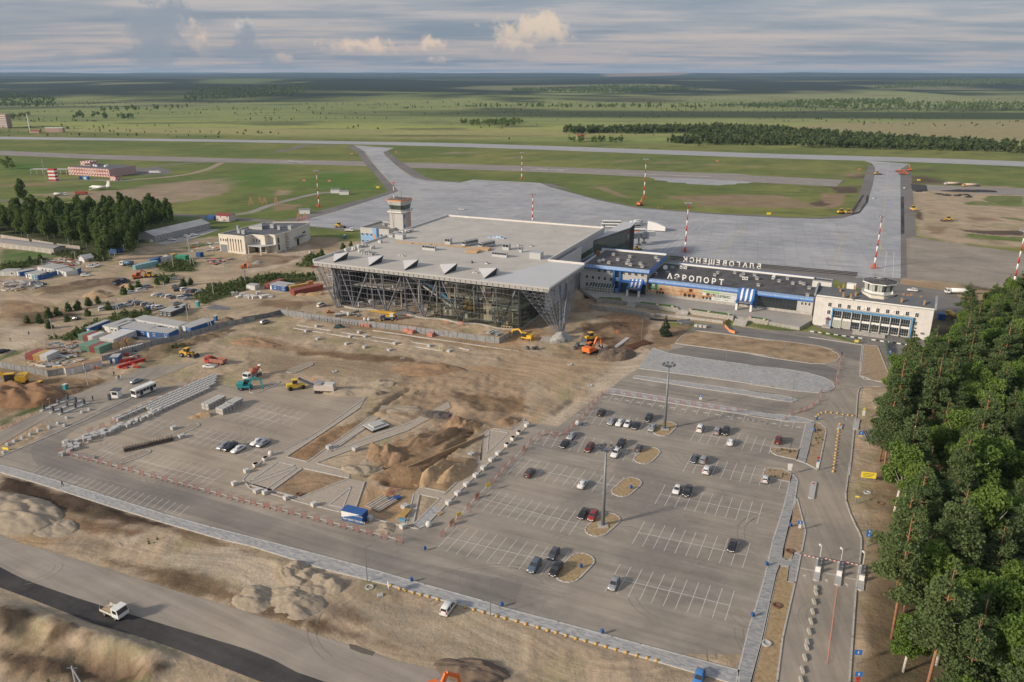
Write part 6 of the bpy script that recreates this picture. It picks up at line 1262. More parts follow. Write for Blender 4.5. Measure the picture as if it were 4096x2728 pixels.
sl_=TH('open_shelter','long open shelter roof on thin posts left of the practice tower','shelter',g('A',265,465),-.05);wbx(sl_,'roof',M_pn,(0,40,0,8,5,5.4))
for i in rn(7):wbx(sl_,'post',M_pn,(i*6.5,i*6.5+.4,.2,.6,0,5))
rw,RW_=gable_shed('transformer_house','a1',(25,112),(270,130),7,4.2,1.2,mat('pinkish_white',(.60,.53,.50),.8,var=.08),mat('maroon_sheet2',(.24,.045,.045),.6,var=.1),'white transformer house with red trim and maroon roof',0,'building')
for i in rn(4):wbx(rw,'red_panel',M_red,(RW_.len*(i+.3)/4,RW_.len*(i+.6)/4,-.08,.04,.5+2.4*(i%2),1.6+2.4*(i%2)))
jb=TH('boarding_bridge','grey boarding bridge stretching from the glass annex over the apron','boarding bridge',(0,0,0));P=[g('C',1113,545,5),g('C',1190,535,5),g('C',1235,520,5),g('C',1275,505,5)]
for a,b,w__ in((P[0],P[1],3.4),(P[1],P[2],4.)):mb=MB();mb.bar(a+ZV(1.5),b+ZV(1.5),w__,3.2);mb.obj('tunnel',M_gv,jb)
mb=MB();mb.lathe([(.01,3.4),(3.,3.4),(3.,7.4),(.01,7.6)],12,(P[2].x,P[2].y,0));mb.obj('rotunda',M_gv,jb);mb=MB();mb.bar(P[2]+ZV(1),P[3]+Vc((3,-3,1)),3,3);mb.obj('bridge_head',M_wp,jb)
for p in(P[1],P[2]):mb=MB();mb.tube((p.x,p.y,0),(p.x,p.y,5),.5);mb.box(p.x-1.4,p.x+1.4,p.y-.6,p.y+.6,0,1.1);mb.obj('bridge_leg',M_sd,jb)
# vegetation
def leaf_mat(name,c1,c2,sat=0.):
 m=bpy.data.materials.new(name);m.use_nodes=True;t=NT(m.node_tree);b=t.n['Principled BSDF']
 oi=t.new('ShaderNodeObjectInfo').outputs['Random'];a=t.new('ShaderNodeAttribute',attribute_name='leaf').outputs['Fac']
 pos=t.new('ShaderNodeNewGeometry').outputs['Position']
 k=t.m('ADD',t.m('MULTIPLY',oi,.45),t.m('ADD',t.m('MULTIPLY',a,.35),t.m('MULTIPLY',t.noise(pos,.25,3),.3)))
 c=t.mix(k,c1,c2);t.l.new(c,b.inputs['Base Color']);b.inputs['Roughness'].default_value=.75;b.inputs['Specular IOR Level'].default_value=.25
 tr=t.new('ShaderNodeBsdfTranslucent');t.l.new(c,tr.inputs['Color']);mx=t.new('ShaderNodeMixShader');mx.inputs[0].default_value=.36
 t.l.new(b.outputs[0],mx.inputs[1]);t.l.new(tr.outputs[0],mx.inputs[2]);t.l.new(mx.outputs[0],t.n['Material Output'].inputs[0]);return m
M_pine=leaf_mat('pine_needles',(.072,.12,.046),(.16,.215,.08));M_broad=leaf_mat('broad_leaves',(.09,.16,.03),(.21,.30,.065));M_birch=leaf_mat('birch_leaves',(.08,.125,.035),(.165,.22,.065));M_bright=leaf_mat('light_leaves',(.11,.19,.033),(.19,.28,.06))
M_shrub=leaf_mat('shrub_leaves',(.065,.105,.030),(.150,.180,.060));M_farleaf=leaf_mat('far_leaves',(.055,.085,.030),(.125,.160,.060))
M_barkp=mat('pine_bark',(.30,.15,.08),.95,var=.3,scale=2);M_barkb=mat('birch_bark',(.50,.47,.42),.9,var=.3,scale=3);M_barkd=mat('grey_bark',(.16,.13,.10),.95,var=.3,scale=3)
def lcl(cen,size,rng_,name='crown',flat=0.,tris=False):
 """one small randomly turned face per centre"""
 n=len(cen);size=np.broadcast_to(np.asarray(size,float),(n,));a=rng_.normal(size=(n,3));a/=np.linalg.norm(a,axis=1)[:,None];r=rng_.normal(size=(n,3));r[:,2]+=flat;u=np.cross(a,r);u/=np.linalg.norm(u,axis=1)[:,None];v=np.cross(a,u)
 s=size[:,None]*.5;k=rng_.uniform(.6,1.2,(n,1));q=3 if tris else 4
 pts=[cen-u*s-v*s*k,cen+u*s-v*s*k*.7,cen+u*s*.8+v*s*k,cen-u*s*.9+v*s*k*.8]if q==4 else[cen-u*s-v*s*k*.7,cen+u*s-v*s*k*.6,cen+v*s*k]
 V_=np.stack(pts,1).reshape(-1,3);me=bpy.data.meshes.new(name);me.vertices.add(len(V_));me.vertices.foreach_set('co',V_.ravel());me.loops.add(n*q);me.loops.foreach_set('vertex_index',np.arange(n*q,dtype=np.int32));me.polygons.add(n)
 me.polygons.foreach_set('loop_start',np.arange(0,n*q,q,dtype=np.int32));me.polygons.foreach_set('loop_total',np.full(n,q,dtype=np.int32));me.update(calc_edges=True)
 at=me.attributes.new('leaf','FLOAT','POINT');at.data.foreach_set('value',np.repeat(rng_.random(n),q));return me
def crown_pts(blobs,n,rng_,shell=.55):
 out=[];w_=np.array([b[3]**2 for b in blobs]);w_/=w_.sum()
 for b,k in zip(blobs,rng_.multinomial(n,w_)):
  d=rng_.normal(size=(k,3));d/=np.linalg.norm(d,axis=1)[:,None];r=(shell+(1-shell)*rng_.random(k)**.6)[:,None];lump=1+.22*np.sin(d[:,:1]*5+b[0])*np.cos(d[:,1:2]*4+b[1])
  out.append(np.array(b[:3])+d*r*lump*np.array([b[3],b[3],b[3]*b[4]]))
 return np.concatenate(out)
def make_tree(kind,seed):
 rg=np.random.RandomState(seed);rr=random.Random(seed);tk=MB();blobs=[]
 if kind=='pine':
  h=21+4*rr.random()
  tk.tube((0,0,0),(.3,.2,h*.55),.28,.2,7);tk.tube((.3,.2,h*.55),(.5,.1,h*.96),.2,.05,6)
  cb=h*(.26+.2*rr.random());L_=11
  for i in rn(L_):
   t=i/(L_-1);z=cb+(h-cb)*t;R0=(4.3*(1-t)**.8+.35)*rr.uniform(.7,1.15)
   for q in rn(5 if t<.8 else 2):
    a=rr.random()*6.28;d=R0*rr.uniform(.45,.8);x,y=.3+cos(a)*d,.15+sin(a)*d;blobs.append((x,y,z+d*.12,R0*.42+.35,.42));tk.tube((.3,.15,z-.6),(x,y,z+.1),.07,.03,4,False)
  cen=crown_pts(blobs,9000,rg,.3);return tk,lcl(cen,rg.uniform(.18,.42,len(cen)),rg,flat=.4),M_pine,M_barkp
 if kind=='spruce':
  h=9.;tk.tube((0,0,0),(0,0,h*.9),.2,.04,6)
  for i in rn(14):
   t=i/13;z=.8+(h-1)*t;R0=2.7*(1-t)+.15
   for q in rn(max(2,int(8*(1-t)))):a=rr.random()*6.28;blobs.append((cos(a)*R0*.6,sin(a)*R0*.6,z-R0*.1,R0*.42+.2,.4))
  cen=crown_pts(blobs,3500,rg,.3);return tk,lcl(cen,rg.uniform(.22,.45,len(cen)),rg),leaf_mat('spruce_needles',(.035,.06,.035),(.09,.12,.075)),M_barkd
 if kind=='small':
  h=5.2;tk.tube((0,0,0),(0,0,3.5),.12,.05,5)
  for i in rn(9):t=i/8;a=rr.random()*6.28;R0=1.6*(1-t*.75);blobs.append((cos(a)*.5,sin(a)*.5,1.+t*3.6,R0,.8))
  cen=crown_pts(blobs,1500,rg,.4);return tk,lcl(cen,rg.uniform(.25,.5,len(cen)),rg),M_pine,M_barkd
 if kind=='birch':
  h=15+2*rr.random();tk.tube((0,0,0),(.4,.1,h*.9),.17,.05,5)
  for i in rn(11):t=i/10;a=rr.random()*6.28;R0=2.5*sin(pi*(.25+.7*t))**.8*rr.uniform(.7,1);d=R0*.6;blobs.append((cos(a)*d,sin(a)*d,h*(.32+.66*t),R0*.95+.5,.85))
  cen=crown_pts(blobs,2200,rg,.5);return tk,lcl(cen,rg.uniform(.4,.8,len(cen)),rg),M_birch,M_barkb
 h=15+4*rr.random();R_=4.6+rr.random();tk.tube((0,0,0),(.2,.1,h*.4),.32,.25,7)
 for q in rn(7):
  a=q*.9+rr.random();e=(cos(a)*R_*.6,sin(a)*R_*.6,h*(.62+.25*rr.random()));tk.tube((.2,.1,h*(.3+.04*q)),e,.16,.05,5,False)
 for i in rn(22):a=rr.random()*6.28;t=rr.random();rad=R_*.68*math.sqrt(rr.random())*(1-.45*t);blobs.append((cos(a)*rad,sin(a)*rad,h*(.42+.5*t),R_*rr.uniform(.24,.42),.8))
 cen=crown_pts(blobs,9500,rg,.55);return tk,lcl(cen,rg.uniform(.2,.46,len(cen)),rg),(M_broad if kind=='broad' else M_bright),M_barkd if seed%2 else M_barkb
PROTO={}
def proto(kind,seed,nm):
 if(kind,seed)not in PROTO:
  tk,cr_,ml,mb_=make_tree(kind,seed);tm=tk.mesh('trunk',True);tm.materials.append(mb_);cr_.materials.append(ml);PROTO[kind,seed]=(tm,cr_)
 return PROTO[kind,seed]
def tree(kind,seed,name,label,p,s=1.,group=None,rz=None):
 tm,cm=proto(kind,seed,name);t=TH(name,label,'tree',(p[0],p[1],-.05),rz if rz is not None else random.random()*6.28,group);t.scale=(s,s,s*random.uniform(.92,1.08));obj('trunk',tm,None,t);obj('crown',cm,None,t);return t
def inside(x,y,P):
 c=False
 for i in rn(len(P)):
  ax,ay=P[i][0],P[i][1];bx,by=P[i-1][0],P[i-1][1]
  if(ay>y)!=(by>y)and x<(bx-ax)*(y-ay)/(by-ay)+ax:c=not c
 return c
def scatter(P,sp_,jit,rr):
 xs=[p[0]for p in P];ys=[p[1]for p in P];out=[];y=min(ys)
 while y<max(ys):
  x=min(xs)
  while x<max(xs):
   px__,py__=x+rr.uniform(-jit,jit),y+rr.uniform(-jit,jit)
   if inside(px__,py__,P):out.append((px__,py__))
   x+=sp_
  y+=sp_
 return out
rr=random.Random(11)
FOREST=[(128,238),(104,197),(84,146),(67,100),(64,78),(90,68),(120,95),(145,150),(215,250),(285,345),(240,350),(206,322),(178,290),(164,262),(150,250)]
RIM=[g('M',1000,935),g('M',1040,1500),g('M',1050,285),g('I',1255,1235),g('I',1290,760),g('M',1100,620),g('M',960,1260)]
pts=scatter(FOREST,7.1,2.7,rr);n_for=0
for i,(x,y)in enum([(p.x+1.5,p.y)for p in RIM]+pts):
 if i>=len(RIM)and min((x-q.x)**2+(y-q.y)**2 for q in RIM)<16:continue
 u=rr.random();nearrim=x<.42*y+34
 k='pine' if(u<(.72 if nearrim else .36))else('broad' if u<.87 else 'bright')
 s=rr.uniform(.72,1.14)*(1-.28*max(0,min(1,(y-235)/70)));nm={'pine':'pine_tree','broad':'broadleaf_tree','bright':'maple_tree'}[k]
 lb={'pine':'orange-trunked pine, right forest','broad':'round broadleaf tree, right forest','bright':'pale green tree, right forest'}[k]
 zn=' close to the bottom edge' if y<125 else ' beside the ticket islands' if y<165 else ' beside the exit road bend' if y<205 else ' level with the planted verges' if y<245 else ' near the white building' if y<290 else ' at the far end by the mast';zn=(', outermost,' if x<.42*y+34 else ', second rank,' if x<.42*y+50 else ', deep inside,')+zn
 tree(k,rr.randrange(3)+(0 if k=='pine' else 4),nm,lb+zn,(x,y),s*(1.12 if k!='pine' else 1.05),nm+zn);n_for+=1
for x,y,k,s in[(1840,1480,'pine',.85),(2040,1470,'pine',.7),(2200,1480,'pine',.8),(1900,1540,'broad',.7),(2120,1560,'pine',.8)]:
 tree(k,1,'pine_tree' if k=='pine' else 'broadleaf_tree',{1840:'leaning pine right of the white building, behind the yellow tank truck',2040:'short pine in front of the white and red mast',2200:'pine at the right edge just below the red and white mast',1900:'low leafy tree under the pines by the yard',2120:'pine at the corner of the yard, second from the mast'}[x],g('D',x,y),s)
SHADE=gp('A',[(-350,900),(0,870),(400,850),(900,838),(1470,848),(1480,905),(1210,960),(1235,1080),(1150,1150),(900,1195),(760,1120),(560,1060),(0,990),(-300,960)])
P_=scatter([(p.x,p.y)for p in SHADE],8.2,3.2,rr)
for x,y in P_[:298]:zn=(' by the garage row' if y<450 else ' in the middle of the wood' if y<495 else ' on the airfield side')+(', near the left image edge' if x<-300 else ', centre' if x<-240 else ', towards the long shed');tree('birch',rr.randrange(4)+20,'birch_tree','slim birch'+zn,(x,y),rr.uniform(.8,1.15),'birches'+zn)
for x,y,s,lb in[(1130,1165,.9,'slender birch with white stem leaning at the corner of the wood'),(890,1215,.85,'birch with three white stems beside the dirt road'),(200,715,1.25,'tall dark tree standing alone behind the birch wood'),(1020,1140,.9,'bright birch in front of the wood by the road bend')]:tree('birch',21,'birch_tree',lb,g('A',x,y),s)
tree('spruce',30,'spruce_tree','single blue-green spruce between the digging and the old terminal',g('C',1415,1372),1.)
SM=[('E',x,y)for x,y in[(235,520),(335,520),(420,480),(425,570),(495,465),(580,510),(590,420),(670,405),(755,460),(760,375),(838,355),(932,410),(1065,275),(1130,240),(1190,225),(1345,190),(1435,175),(1575,205),(1635,190)]]+[('B',800,640),('B',865,615),('B',545,730),('B',615,705),('A',260,1225),('A',350,1210)]
for i,(k,x,y)in enum(SM):tree('small',40+i%3,'young_pine','young bushy dark green pine growing on the bare ground left of the terminal',g(k,x,y),.75+.35*((i*7)%5)/5,'young pines on the bare ground')
def clumps(name,polys,dens,hmin,hmax,leaf,m,label,cat,per=10,thr=0,seed=5,z=None):
 rg=np.random.RandomState(seed);C_=[];S_=[]
 for P in polys:
  P=[(p[0],p[1])for p in P];xs=[p[0]for p in P];ys=[p[1]for p in P];ar=(max(xs)-min(xs))*(max(ys)-min(ys));n=int(ar*dens);X_=rg.uniform(min(xs),max(xs),n);Y_=rg.uniform(min(ys),max(ys),n)
  k=poly_sd(X_,Y_,P)+2*hmax*(fbm(X_/(3*hmax),Y_/(3*hmax),3,seed)-.5)>0
  if thr:k&=fbm(X_/260,Y_/120,4,seed+3)>.5+thr*(.3+.7*(Y_<3000))*.6
  X_,Y_=X_[k],Y_[k]
  H_=rg.uniform(hmin,hmax,len(X_));z0=hills(X_,Y_)if z else 0*X_
  for q in rn(per):
   d=rg.normal(size=(len(X_),3));d/=np.linalg.norm(d,axis=1)[:,None];rr_=rg.random(len(X_))[:,None]**.5*.5
   c=np.stack([X_,Y_,z0+H_*.55],1)+d*rr_*H_[:,None]*np.array([.62,.62,1.]);C_.append(c);S_.append(H_*leaf*rg.uniform(.7,1.3,len(H_)))
 me=lcl(np.concatenate(C_),np.concatenate(S_),rg,name,tris=True);o=obj(name,me,m);tag(o,label,cat,kind='stuff');return o
clumps('weeds',[gp('E',[(430,660),(700,570),(1000,440),(1300,400),(1310,450),(1100,520),(800,640),(560,680)]),gp('E',[(1650,300),(1800,200),(2355,100),(2355,170),(2000,280),(1750,370)]),gp('B',[(0,900),(250,850),(560,850),(560,920),(200,930),(0,930)]),gp('B',[(400,780),(500,690),(640,680),(640,740),(560,800)]),gp('A',[(0,1240),(300,1200),(420,1190),(420,1215),(150,1290),(0,1330)]),gp('A',[(1350,1250),(1500,1200),(1680,1230),(1660,1300),(1400,1310)]),gp('E',[(1400,740),(1620,710),(1600,740),(1450,770)]),gp('E',[(1300,120),(1500,110),(1480,150),(1350,170)]),gp('A',[(430,1130),(560,1120),(950,1190),(860,1230),(500,1180)])],.55,.6,2.3,.5,M_shrub,'green weeds and low shrubs growing in belts across the building site','weeds',9)
clumps('grass_tufts',[gp('N',[(1240,60),(1340,60),(1420,110),(1400,160),(1260,110)]),gp('P',[(1450,480),(1560,500),(1540,700),(1390,780)]),gp('P',[(900,780),(1230,800),(1050,870)]),gp('P',[(830,1020),(1100,1070),(1100,1160),(880,1130)]),gp('F',[(1380,895),(1460,900),(1450,925),(1390,920)]),gp('N',[(370,1245),(440,1245),(430,1290),(370,1290)]),gp('E',[(330,1240),(480,1170),(560,1160),(360,1260)])],.5,.3,.8,.6,M_shrub,'small grass tufts on the kerbed verges and sand','grass tufts',9,seed=9)
clumps('shelter_belt',[gp('V',[(230,600),(520,598),(930,590),(1200,600),(1500,625),(1900,655),(2355,672),(2700,690),(2700,725),(2355,705),(1700,690),(1200,672),(850,668),(700,655),(900,640),(800,615),(500,615),(260,615)])],.012,7,13,.36,M_farleaf,'long belt of trees and bushes beyond the runway at the right','tree belt',26,seed=3)
clumps('shelter_belt',[gp('V',[(270,650),(520,645),(530,655),(270,660)]),gp('S',[(2120,565),(2355,555),(2420,565),(2355,580),(2150,578)]),gp('S',[(0,545),(140,530),(60,550)]),gp('A',[(0,380),(110,380),(120,425),(0,430)])],.006,6,11,.36,M_birch,'small dark groves on the meadow beyond the runway','groves',26,seed=4)
clumps('far_shrubs',[gp('W',[(-200,312),(-200,210),(2560,210),(2560,345),(1200,322)])],.0007,2,6,.5,M_farleaf,'bushes scattered over the meadows beyond the runway','bushes',12,seed=6,thr=.13)
clumps('far_woods',[[(p.x,p.y)for p in gp('V',q)]for q in[[(-300,495),(1100,500),(2800,520),(2800,480),(1500,478),(900,490),(0,488)],[(1260,470),(1800,460),(1800,482),(1300,482)],[(0,435),(500,440),(900,425),(500,415),(0,425)],[(1650,425),(2700,410),(2700,380),(1700,415)]]]+[[(p.x,p.y)for p in gp('S',q)]for q in[[(470,515),(900,498),(920,493),(500,503)],[(340,530),(640,535),(620,550),(350,545)],[(0,495),(250,490),(240,460),(0,450)],[(830,470),(1400,455),(1450,430),(900,440)]]],.0009,8,15,.42,M_pine,'dark woods and tree lines far out on the plain','woods',16,z=True,seed=7)
# spoil heaps
def heap(name,label,cat,k,x,y,rx,ry,h,m,rz=0.,seed=0,peaks=1):
 n=44;rg=random.Random(seed);peaks=peaks*2;pk=[(rg.uniform(-.5,.5),rg.uniform(-.5,.5),rg.uniform(.45,1),rg.uniform(0,3.1),rg.uniform(.05,.3))for _ in rn(peaks)]
 ys,xs=np.mgrid[-1:1:n*1j,-1:1:n*1j];z=np.zeros_like(xs)
 for a,b,c,th,hl in pk:z=np.maximum(z,c*np.clip(1-line_d(xs,ys,[(a-hl*cos(th),b-hl*sin(th)),(a+hl*cos(th),b+hl*sin(th))])/(.34+.3*c),0,1))
 nz=fbm(xs*3+seed*7,ys*3,4,seed+200)-.5;z=z*(1+.5*nz)*h*(.72 if m is S_pale else 1)+np.where(z>0,(fbm(xs*9+seed,ys*9,3,seed+90)-.5)*.16*h,0);e=np.sqrt(xs**2+ys**2);z=np.where(e>.93,-.15,z-.08)
 me=bpy.data.meshes.new(name);V_=[(xs[i,j]*rx+.12*nz[i,j]*rx,ys[i,j]*ry,z[i,j])for i in rn(n)for j in rn(n)];me.from_pydata(V_,[],[(i*n+j,i*n+j+1,(i+1)*n+j+1,(i+1)*n+j)for i in rn(n-1)for j in rn(n-1)]);me.polygons.foreach_set('use_smooth',[True]*len(me.polygons))
 o=obj(name,me,m,None,g(k,x,y),rz);return tag(o,label,cat)
def soil(n,c):return mat(n,c,.95,var=.18,scale=.7,bump=.5,bscale=3)
S_sand,S_pale,S_grey,S_brown,S_dark,S_tar=soil('yellow_sand',(.36,.25,.145)),soil('pale_gravel',(.325,.268,.198)),soil('grey_gravel',(.33,.33,.31)),soil('brown_earth',(.26,.17,.10)),soil('dark_earth',(.15,.11,.08)),soil('asphalt_millings',(.03,.03,.03))
for a in[('heap','large pale ridged gravel heap at the left edge below the pavement','gravel heap','J',100,980,15,8,3.6,S_pale,-.4,1,5),('heap','low spread of grey gravel on the foot of the ridged heap','gravel heap','J',420,1070,9,4.5,1.5,S_pale,-.5,2,4),('heap','gravel heap at the back of the group by the pavement','gravel heap','K',420,1260,5,3.6,2.2,S_pale,-.5,3,2),('heap','middle gravel heap with sharp ridge in the group by the haul road','gravel heap','K',590,1390,6,4.5,2.6,S_pale,-.4,4,2),('heap','left gravel heap of the group by the haul road','gravel heap','K',350,1370,5,4,2.,S_pale,-.4,5,2),('heap','rounded gravel heap nearest the haul road','gravel heap','O',380,620,7,5,2.3,S_pale,-.3,6,3),('heap','low gravel heap at the left end of the group','gravel heap','O',90,570,6.5,4.5,1.9,S_pale,-.3,7,2),('heap','small pointed earth heap near the bent sign','earth heap','O',790,520,3.4,2.6,1.6,S_pale,.3,8),('heap','conical heap of crushed stone beside the blue and white container','gravel heap','K',1165,900,4.6,3.4,2.1,S_pale,0,9),('heap','long orange sand heap beside the sandy path','sand heap','K',1720,430,10,5.5,3.8,S_sand,.8,10,3),('heap','brown spoil heap at the left end of the trench','earth heap','K',1200,270,7,5.5,3.6,S_brown,.5,11,2),('heap','long brown spoil bank above the pit','earth heap','K',1480,150,13,5,3.2,S_brown,.75,12,4),('heap','pointed earth heap at the top of the pit','earth heap','F',1830,1180,7,5,3.6,S_brown,.4,13,2),('heap','tall pale gravel heap at the foot of the lattice pylon','gravel heap','C',575,1420,7.5,5.5,4.2,S_grey,.2,14),('heap','low dark gravel heap left of the pylon foot','gravel heap','C',465,1425,6,4,2.2,soil('dark_gravel',(.24,.225,.205)),0,15),('heap','large pale double gravel heap right of the milling machine','gravel heap','F',880,890,12,5,2.6,S_pale,-.1,16,3),('heap','small pale heap behind the big double heap','gravel heap','F',1110,830,6,4,1.9,S_pale,0,17,2),('heap','brown earth heap on the bare ground left of the parked estate car','earth heap','E',2200,690,12,5,2.,S_brown,-.2,18,3),('heap','sandy cone behind the young pines','sand heap','E',770,290,12,8,3.6,S_sand,0,19),('heap','sand pile behind the dump truck with raised tail','sand heap','E',1050,215,6,4,2.2,S_sand,0,20),('heap','dark soil ridge in front of the lay-down yard','earth heap','E',850,175,16,6,2.6,S_dark,.3,21,5),('heap','great brown earth bank under the yellow excavator','earth heap','E',150,1150,17,9,4.5,soil('reddish_earth',(.24,.135,.07)),-.2,22,4),('heap','sand pile on the car park beside a red barrier','sand heap','E',1690,1325,4.5,3,1.5,S_sand,0,23),('heap','dark brown mound beside the orange excavator','earth heap','H',1000,370,9,6,3.,S_dark,.6,24,3),('heap','spoil bank below the retaining wall','earth heap','H',1080,60,14,4,2.4,S_brown,-.3,25,4),('heap','grey cone of gravel in front of the cream building','gravel heap','B',40,755,7,5,2.6,soil('dark_gravel',(.24,.225,.205)),0,26),('heap','brown pile right of the white cabins by the blue toilet','earth heap','E',1920,500,6,3.5,1.8,S_dark,0,27),('heap','two sandy mounds beside the red container','sand heap','B',500,1025,8,4,1.6,S_sand,0,28,2),('heap','dark stone heap at the bottom edge by the puddle','stone heap','O',1960,1220,9,3.6,1.8,S_dark,-.35,29,4),('heap','grey gravel heap in the kerbed ground above the trench','gravel heap','F',1290,1060,7,5,1.6,S_pale,0,30,2),('heap','pile of broken black asphalt beside the spoil','rubble heap','F',1600,1080,5.5,4,1.3,soil('asphalt_rubble',(.12,.10,.085)),0,31,3),('heap','pale gravel fan beside the kerbed bed','gravel heap','K',960,350,6,5,1.8,S_pale,0,32,2),('heap','round earth hump near the sand road','earth heap','F',2190,1160,5,4,2.,S_brown,0,33),('heap','rough soil heap with boards beside the road bend','earth heap','F',1500,710,16,6,2.4,S_brown,-.1,34,5),('heap','long black bank of millings behind the tank trailers','millings','D',1880,355,26,5,2.,S_tar,-.15,35,4)]:heap(*a)
for i,(x,y)in enum([(1623,378),(1692,388),(1770,390),(1838,385),(1888,403)]):heap('heap',['first','second','third','fourth','last'][i]+' from left of five small black heaps on the stripped ground','millings','D',x,y,5.5,4.5,1.8,S_tar,0,40+i)
heap('heap','black heap at the edge of the stripped ground by the taxiway','millings','D',1440,355,5,4,1.5,S_tar,0,50);heap('heap','black patch of tipped millings right of the fresh strip','millings','D',1500,352,6,3,1.,S_tar,0,51)
for k,pts in[('E',[(1760,385),(1850,360),(1980,390),(1960,405),(1820,408)]),('E',[(355,255),(440,245),(450,265),(370,275)]),('O',[(845,960),(900,968),(1060,1030),(1050,1060),(960,1040),(860,1000)])]:
 o=SHT('puddle',gp(k,pts),mat('muddy_water',(.12,.10,.075),.06,var=0,spec=.6),.035,True)
 # containers and site cabins
def cabin(k,a,b,n,depth,m,label,h=2.6,roof=None,win=True,group=None,name='site_cabin',cat='cabin',z=0):
 F_=Frame(g(k,*a),g(k,*b));w_=F_.len/n;rm=roof or M_shedr
 for i in rn(n):
  t=TH(name,label if n==1 else '%s, %s'%(label,('leftmost of the row','second','third','fourth','fifth','sixth','seventh','eighth','ninth','tenth','eleventh')[i]if i<n-1 else 'rightmost of the row'),cat,F_.o+Matrix.Rotation(F_.a,3,'Z')@Vc((i*w_,0,z)),F_.a,group)
  mm=m[i%len(m)]if isinstance(m,(list,tuple))else m
  wbx(t,'body',mm,(.05,w_-.05,0,depth,0,h));wbx(t,'roof',rm if win else mm,(0,w_,-.05,depth+.05,h+.001,h+.1))
  if win:
   if i%2 or w_<2.2:pwin(t,w_*.5,1.,0,.95,1.,1)
   else:wbx(t,'door',M_sd if i%3 else M_wp,(w_*.3,w_*.3+.9,-.05,0,.1,2.1))
  else:
   mb=MB();[mb.box(.05+(w_-.1)*(q+.3)/9,.05+(w_-.1)*(q+.6)/9,-.05,-.001,.15,h-.15)for q in rn(9)];[mb.box(w_-.05,w_,depth*(q+.3)/18,depth*(q+.6)/18,.15,h-.15)for q in rn(18)];mb.obj('corrugation',mm,t)
C_=lambda n,c:mat(n,c,.55,var=.12,scale=.7,streak=.2)
K_b,K_r,K_g,K_y,K_w,K_t,K_dk=C_('cabin_blue',(.03,.11,.32)),C_('container_rust_red',(.28,.07,.05)),C_('container_green',(.15,.27,.20)),C_('container_ochre',(.50,.32,.10)),C_('cabin_white',(.60,.60,.58)),C_('container_turquoise',(.25,.45,.48)),C_('cabin_anthracite',(.06,.07,.09))
for a in[('E',(1148,532),(1535,602),9,6,K_w,'white site cabin with small window in the long white row'),('E',(1548,592),(1640,612),2,12,[K_w,K_b],'white cabin with blue end beside the fence bend'),('E',(1017,602),(1247,640),6,8,K_b,'blue cabin with white roof in the long blue row'),('E',(1250,640),(1450,660),4,6,K_b,'blue cabin in the right part of the blue row'),('E',(885,592),(945,604),1,12,K_w,'white cabin at the left end behind the blue row'),('E',(948,604),(1015,612),2,9,K_w,'dirty pale cabin between the white one and the blue row'),('E',(738,608),(780,612),1,11,K_b,'single dark blue cabin among the weeds'),('E',(1365,462),(1470,474),3,8,K_dk,'anthracite cabin with white door in front of the parked cars'),('E',(1490,437),(1530,440),1,7,K_dk,'anthracite cabin at the right end with pale roof'),('E',(568,970),(725,938),1,3,K_w,'white cabin with rusty roof nearest the road'),('E',(732,930),(882,898),1,3,K_w,'white cabin with rusty roof where workers stand'),('E',(945,872),(1020,868),1,4,K_b,'blue tent cabin beside the red girders'),('a1',(595,1415),(760,1432),1,4,K_w,'lone white cabin with dark door by the weeds'),('a1',(1022,1400),(1330,1450),4,7,K_b,'blue cabin with pale roof between the red and yellow containers'),('a5',(305,375),(370,400),2,8,[K_w,K_b],'narrow cabin with open door in the left cabin yard'),('a5',(460,415),(700,460),4,7,[K_b,K_w,K_t,K_b],'mixed blue and white cabin in the left yard'),('a5',(735,440),(790,445),1,9,K_b,'blue cabin with white roof at the kerb of the left yard'),('a5',(690,300),(1000,345),5,9,K_w,'white cabin with roof edge in the long left white row'),('a5',(1030,350),(1210,400),2,6,K_w,'white and green cabin at the right end of the left yard'),('a5',(1330,355),(1390,355),1,5,K_b,'blue kiosk at the end of the left cabin row'),('a5',(0,385),(300,380),2,6,K_w,'long white cabin at the left image edge')]:
 cabin(*a,roof=mat('rusty_roof',(.33,.20,.12),.8,var=.2)if 'rusty' in a[6]else None)
